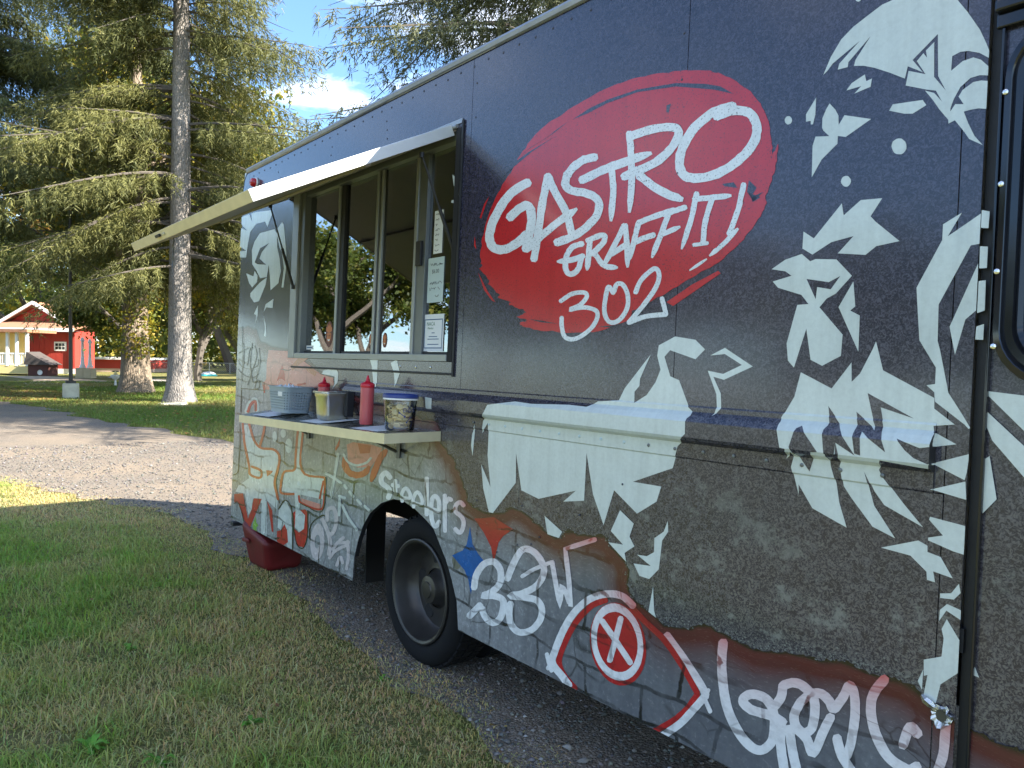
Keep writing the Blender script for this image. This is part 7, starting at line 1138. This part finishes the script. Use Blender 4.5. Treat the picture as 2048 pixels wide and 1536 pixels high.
# ---- deciduous trees
def decid_parts(seed, H, spread, nleaf, size, cols, low=.25, lv=4):
    q = np.random.default_rng(seed); wood = MB(); tips = []
    def grow(p, d, L, r, k):
        pts = [p]; dd_ = d.copy()
        for i in range(4):
            dd_ = dd_+q.normal(0, .13, 3); dd_[2] += .04; dd_ /= np.linalg.norm(dd_); pts.append(pts[-1]+dd_*L/4)
        wood.tube([tuple(x) for x in pts], [r*(1-.11*i) for i in range(5)], 6 if k < 2 else 4, False)
        if k >= 2: tips.extend(pts[2:])
        if k >= lv: return
        for i in range(q.integers(2, 4) if k else 5):
            b = pts[-1] if (k == 0 or q.random() < .6) else pts[q.integers(2, 5)]
            if k == 0: b = pts[2+i % 3] if i < 3 else pts[-1]
            a = q.random()*6.283; o = np.array([math.cos(a), math.sin(a), q.uniform(-.25, .5)])*spread; nd = dd_*.6+o; nd /= np.linalg.norm(nd); grow(b, nd, L*q.uniform(.60, .82), r*.6, k+1)
    grow(np.array([0, 0, 0.]), np.array([0, 0, 1.]), H*.34, H*.015+.06, 0)
    tips = np.array(tips); c = tips[q.integers(0, len(tips), nleaf)]; L = q.normal(0, 1, (nleaf, 3))*np.array([.42, .42, .34])*H/13
    P = c+L; ci = q.integers(0, len(cols), len(tips)); k_ = np.array(cols)
    idx = q.integers(0, len(cols), nleaf); h = q.uniform(.65, 1.25, (nleaf, 1)); C = k_[idx]*h
    global rg; sv_ = rg; rg = q
    o = quads(P, q.uniform(.6, 1.2, nleaf)*size, C, 'crown', M['leaf']); rg = sv_
    return wood, o
YEL = [(.34, .28, .035), (.26, .25, .035), (.16, .19, .035), (.42, .30, .04), (.11, .14, .03)]
GRN = [(.08, .115, .026), (.11, .15, .032), (.06, .09, .024), (.20, .20, .04)]
ORG = [(.26, .13, .035), (.20, .15, .03), (.12, .12, .03), (.30, .17, .05)]
DEC = {}
def decid(kind, label, loc, rz, sc, group='autumn trees behind the spruces'):
    e = empty('deciduous_tree', loc, rz); e.scale = (sc, sc, sc); tag(e, label, 'tree', group)
    if kind not in DEC:
        seed, H, sp, nl, size, cols = {'y': (3, 13, .95, 42000, .12, YEL), 'g': (8, 13, 1.0, 42000, .12, GRN), 'o': (14, 13, .9, 36000, .12, ORG)}[kind]
        wd_, cr2 = decid_parts(seed, H, sp, nl, size, cols); wo_ = wd_.build('limbs', M['twig'], e, True); cr2.parent = e; DEC[kind] = (wo_.data, cr2.data)
    else:
        link('limbs', DEC[kind][0], None, e); link('crown', DEC[kind][1], None, e)
    return e
decid('y', 'yellow green tree directly behind the straight spruce trunk', (-12.6, 36, -.6), 0, .95)
decid('y', 'golden tree seen between the spruce trunk and the truck', (-5.2, 40, -1.2), 2.2, 1.1)
decid('g', 'green tree behind the old furrowed trunk', (-20.6, 43.5, -1.), .6, .85)
decid('g', 'leafy green tree standing in front of the porch', (-33, 36, -.4), 3.0, .9)
decid('o', 'rusty orange tree high behind the left spruce limbs', (-30, 62, 0), 1.2, 1.6)
decid('o', 'orange tinted tree behind the second trunk', (-17.8, 44, -.8), 4.0, 1.05)
decid('y', 'tall yellowing tree far behind the spruces', (-24, 66, 0), 5.0, 1.7)
decid('g', 'tall green tree far left behind the barn', (-46, 70, 0), 2.5, 1.6)
decid('y', 'far yellow tree at the end of the pale road', (-14, 70, 0), 3.6, 1.5)
decid('g', 'far green tree whose crown closes the gap by the truck', (-5, 62, 0), 1., 1.4)
for i, (x, y, k, s) in enumerate(((-20, 15.5, 'g', .75), (-23, 10, 'g', .8), (-22, 4.5, 'o', .72), (-25, -1, 'y', .8), (-22, -7, 'g', .7), (-26, 17, 'g', .8))):
    decid(k, ['green tree mirrored in the leftmost window pane', 'broad green tree mirrored in the middle window panes', 'orange tree mirrored in the right window pane', 'yellow tree mirrored in the glossy wrap by the lettering', 'green tree mirrored in the wrap near the cab door', 'farther green tree mirrored behind the leftmost one'][i], (x, y, 0), i*1.3, s, 'trees across the lawn seen as reflections')
# old furrowed trunk with sprouting twigs
old = empty('old_tree', (-14.85, 30.4, 0)); tag(old, 'thick old tree with a furrowed pale trunk and yellow sprouting leaves', 'tree')
V, F = trunk_mesh(14, .42, .20, .12, 36, 22, .07, seed=9); np_mesh('trunk', V, F, M['bark_old'], old, None, True)
wd_, cr2 = decid_parts(77, 15, 1.05, 45000, .10, YEL+GRN[:2]); o = wd_.build('limbs', M['bark_old'], old, True); o.location = (0, 0, 1.2); cr2.parent = old; cr2.location = (0, 0, 1.2)
q = np.random.default_rng(6); n = 1500; a = q.random(n)*6.28; r = .45+q.gamma(2, .14, n); P = np.stack([r*np.cos(a), r*np.sin(a), q.uniform(1.35, 4.2, n)], 1); quads(P, q.uniform(.05, .10, n), np.array(YEL)[q.integers(0, 5, n)]*q.uniform(.6, 1.2, (n, 1)), 'sprouts', M['leaf'], old)
# distant hedge and wood, one mass
n = 42000; X = rg.uniform(-95, 40, n); Y = rg.uniform(78, 100, n); top = 5.5+5*vnoise(np.stack([X, Y*0], 1), .12, 8)+2.5*vnoise(np.stack([X, Y], 1), .5, 10); Z = rg.random(n)**.8*top
o = quads(np.stack([X, Y, Z], 1), rg.uniform(.25, .6, n), np.array(YEL+GRN+ORG[2:3])[rg.integers(0, 10, n)]*rg.uniform(.5, 1.1, (n, 1)), 'far_wood', M['leaf']); tag(o, 'far off yellow green wood closing the view behind the barn', 'wood', None, 'stuff')
# ------------------------------------------------------------------ buildings and small things across the lawn
M['barn'] = simple('red barn boards', (.37, .038, .026), .75, 0, .18, 1.5, .2); M['barn_dark'] = simple('brown red boards', (.085, .028, .022), .8, 0, .15, 2)
M['bwhite'] = simple('white painted trim', (.78, .77, .74), .6, 0, .05, 3); M['shingle'] = simple('brown shingles', (.30, .15, .085), .9, 0, .3, 6, .4); M['dshingle'] = simple('dark shingles', (.075, .062, .056), .9, 0, .2, 6, .3)
M['cream'] = simple('cream boards', (.62, .52, .24), .7, 0, .08, 2); M['stone'] = simple('pale stone base', (.50, .42, .28), .9, 0, .2, 4, .2); M['pinkstone'] = simple('pinkish foundation', (.52, .38, .30), .9, 0, .15, 3)
M['dglass'] = simple('dark window glass', (.02, .025, .03), .1); M['lamp_steel'] = simple('dark lamp post steel', (.045, .042, .038), .5, .3, .2, 6); M['concrete'] = simple('weathered concrete', (.50, .48, .38), .95, 0, .35, 5, .3); M['aqua'] = simple('aqua tarpaulin', (.05, .42, .42), .5, 0, .1, 5)
barn = empty('red_barn', (-33.8, 54, 0)); tag(barn, 'red board barn with white trimmed gable and a six-pane window', 'barn')
def B(name, x0, x1, y0, y1, z0, z1, mat, parent, bevel=0): return MB().box(x0, x1, y0, y1, z0, z1).build(name, mat, parent, bevel=bevel)
core = B('wall', -3.2, 3.1, .03, 2.6, -.1, 3.0, M['barn'], barn)
for i in range(16): B('board', -3.2+i*.385, -3.2+i*.385+.37, -.005, .03, .35, 2.93, M['barn'], barn)
B('foundation', -3.2, 3.12, -.02, .029, -.1, .345, M['bwhite'], barn)
MB().hexa([(-3.6, -.75, 3.02), (3.5, -.75, 3.02), (3.5, 2.9, 3.75), (-3.6, 2.9, 3.75), (-3.6, -.75, 3.14), (3.5, -.75, 3.14), (3.5, 2.9, 3.87), (-3.6, 2.9, 3.87)]).build('lean_to_roof', M['shingle'], barn)
B('fascia', -3.6, 3.5, -.82, -.755, 2.92, 3.16, M['bwhite'], barn); B('gutter_shadow', -3.6, 3.5, -.45, -.02, 2.935, 2.99, M['barn_dark'], barn)
g_ = MB(); pk = (-.75, 5.0); gl, gr_ = (-4.6, 2.55), (2.2, 3.2)
g_.add([(-3.7, 2.2, 3.0), (1.75, 2.2, 3.0), (1.75, 2.2, 3.45), (-.75, 2.2, 4.95), (-3.7, 2.2, 3.2), (-3.7, 5, 3.0), (1.75, 5, 3.0), (1.75, 5, 3.45), (-.75, 5, 4.95), (-3.7, 5, 3.2)], [(0, 1, 2, 3, 4), (9, 8, 7, 6, 5), (1, 6, 7, 2), (0, 4, 9, 5)]); g_.build('gable_wall', M['barn'], barn)
for a, b in (((-.75, 5.02), (2.25, 3.22)), ((-.75, 5.02), (-4.2, 2.95))):
    MB().hexa([(a[0], 1.55, a[1]), (b[0], 1.55, b[1]), (b[0], 5.2, b[1]), (a[0], 5.2, a[1]), (a[0], 1.55, a[1]+.10), (b[0], 1.55, b[1]+.10), (b[0], 5.2, b[1]+.10), (a[0], 5.2, a[1]+.10)]).build('gable_roof', M['shingle'], barn)
    MB().hexa([(a[0], 1.40, a[1]-.10), (b[0], 1.40, b[1]-.10), (b[0], 1.545, b[1]-.10), (a[0], 1.545, a[1]-.10), (a[0], 1.40, a[1]+.13), (b[0], 1.40, b[1]+.13), (b[0], 1.545, b[1]+.13), (a[0], 1.545, a[1]+.13)]).build('bargeboard', M['bwhite'], barn)
wn = B('window', 1.70, 2.56, -.05, -.006, 1.60, 2.24, M['bwhite'], barn)
for i in range(3):
    for j in range(2): B('pane', 1.79+i*.235, 1.98+i*.235, -.056, -.0505, 1.70+j*.235, 1.89+j*.235, M['dglass'], wn)
B('downpipe', 2.78, 2.86, -.12, -.03, .2, 2.92, M['bwhite'], barn)
porch = empty('white_porch', (-33.5, 49.5, 0)); tag(porch, 'white railed porch with cream boards at the left edge', 'porch')
B('deck', -3.6, 2.35, .0, 2.6, .10, .58, M['cream'], porch); B('handrail', -3.6, 2.3, .0, .08, 1.34, 1.44, M['bwhite'], porch); B('bottom_rail', -3.6, 2.3, .0, .08, .66, .74, M['bwhite'], porch)
for i in range(24): B('baluster', -1.5+i*.155, -1.43+i*.155, .02, .06, .745, 1.335, M['bwhite'], porch)
for x in (-1.2, .95, 1.55, 2.2): B('post', x, x+.16, -.02, .14, .585, 2.75, M['bwhite'], porch)
B('roof', -3.8, 2.5, -.3, 2.9, 2.76, 2.95, M['shingle'], porch); B('back_wall', -3.6, .6, 2.4, 2.55, .59, 2.75, M['cream'], porch)
shed = empty('dog_shed', (-29.95, 48.6, 0)); tag(shed, 'low brown shed with a dark shingle roof before the barn', 'shed')
B('wall', -.62, .62, 0, 1.1, -.05, .70, M['barn_dark'], shed)
MB().add([(-.80, -.15, .70), (.84, -.15, .70), (.84, 1.25, .70), (-.80, 1.25, .70), (-.62, -.15, 1.52), (-.62, 1.25, 1.52)], [(0, 1, 4), (3, 5, 2), (1, 2, 5, 4), (0, 4, 5, 3), (0, 3, 2, 1)]).build('roof', M['dshingle'], shed)
MB().lathe([(.16, 0), (.16, .03), (0, .03)], 14, 'y', (.15, -.04, .22)).build('round_plaque', M['bwhite'], shed)
mon = empty('stone_monument', (-25.45, 46, 0)); tag(mon, 'pair of pale slender columns on a square stone base', 'monument')
B('plinth', -.5, -.02, -.3, .3, -.05, .62, M['stone'], mon, .03); B('plinth', .0, .48, -.34, .26, -.05, .60, M['stone'], mon, .03)
for x, h in ((-.22, 2.35), (.22, 2.25)):
    MB().lathe([(0, .62), (.17, .62), (.17, .72), (.12, .80), (.085, 1.3), (.08, h-.2), (.13, h-.12), (.05, h+.08), (0, h+.1)], 14, 'z', (x, 0, 0)).build('column', M['bwhite'], mon, True)
lb = empty('low_red_building', (-30.8, 60.5, 0)); tag(lb, 'long low red building with a white roof edge behind the old tree', 'building')
B('wall', -3.0, 2.3, 0, 5, .28, .98, M['barn'], lb); B('foundation', -3.0, 2.3, .01, 5, -.4, .275, M['pinkstone'], lb); B('roof_edge', -3.1, 2.4, -.25, 5.2, .985, 1.14, M['bwhite'], lb)
for x in (-.6, 1.2): B('window', x, x+.5, -.04, .005, -.25, .1, M['dglass'], lb)
orn = empty('yard_ornament', (-18.55, 36, 0)); tag(orn, 'small white yard ornament on the lawn beside the old trunk', 'ornament')
MB().lathe([(0, 0), (.09, .0), (.05, .05), (.035, .28), (.12, .34), (.20, .44), (.21, .50), (.16, .52), (0, .50)], 14).build('pedestal_bowl', M['bwhite'], orn, True)
MB().lathe([(0, .5), (.08, .51), (.10, .56), (.05, .62), (.03, .68), (0, .69)], 10).build('finial', M['cream'], orn, True)
lamp = empty('lamp_post', (-14.85, 25.9, 0)); tag(lamp, 'slim dark lamp post on a pale concrete footing', 'lamp post')
MB().lathe([(0, -.05), (.25, -.05), (.25, .48), (.235, .515), (0, .515)], 20).build('footing', M['concrete'], lamp, True)
MB().lathe([(0, .516), (.16, .516), (.16, .60), (.06, .62), (0, .62)], 16).build('base_flange', M['lamp_steel'], lamp, True)
MB().tube([(0, 0, .6), (0, 0, 3), (0, 0, 6.4)], [.062, .055, .045], 10).build('pole', M['lamp_steel'], lamp, True)
MB().lathe([(0, 6.4), (.10, 6.42), (.24, 6.5), (.26, 6.56), (.12, 6.66), (0, 6.68)], 14).build('lamp_head', M['lamp_steel'], lamp, True)
fence = empty('chain_link_fence', (-30, 60, -.1)); tag(fence, 'grey chain link fence far across the lawn', 'fence')
M['galv'] = simple('galvanised fence wire', (.34, .35, .35), .5, .6)
for i in range(15): MB().tube([(i*1.6, 0, -.1), (i*1.6, 0, .95)], .03, 6).build('post', M['galv'], fence)
MB().tube([(0, 0, .93), (22.4, 0, .93)], .022, 6).build('top_rail', M['galv'], fence)
wm = MB()
for i in range(150):
    x = i*.15; wm.add([(x, 0, 0), (x+.012, 0, 0), (x+.912, 0, .9), (x+.90, 0, .9)], [(0, 1, 2, 3)]); wm.add([(x+.9, .01, 0), (x+.912, .01, 0), (x+.012, .01, .9), (x, .01, .9)], [(0, 1, 2, 3)])
wm.build('wire_mesh', M['galv'], fence)['kind'] = 'stuff'
tank = empty('aqua_cover', (-21.3, 54, 0)); tag(tank, 'small aqua covered mound far along the pale road', 'cover')
MB().lathe([(.62, -.35), (.60, .0), (.50, .10), (.48, .12)], 16).build('tank_wall', M['aqua'], tank, True); MB().lathe([(.47, .10), (.46, .16), (.33, .26), (0, .31)], 16).build('tank_top', M['bwhite'], tank, True)
slab = empty('stone_slab', (-10.4, 23.6, 0), .1); tag(slab, 'pale flat slab lying at the foot of the spruce', 'slab')
MB().hexa([(-.42, -.12, -.02), (.30, -.14, -.02), (.42, .14, -.02), (-.36, .15, -.02), (-.40, -.10, .05), (.28, -.12, .07), (.38, .12, .07), (-.34, .13, .05)]).build('slab_top', M['concrete'], slab, bevel=.015)
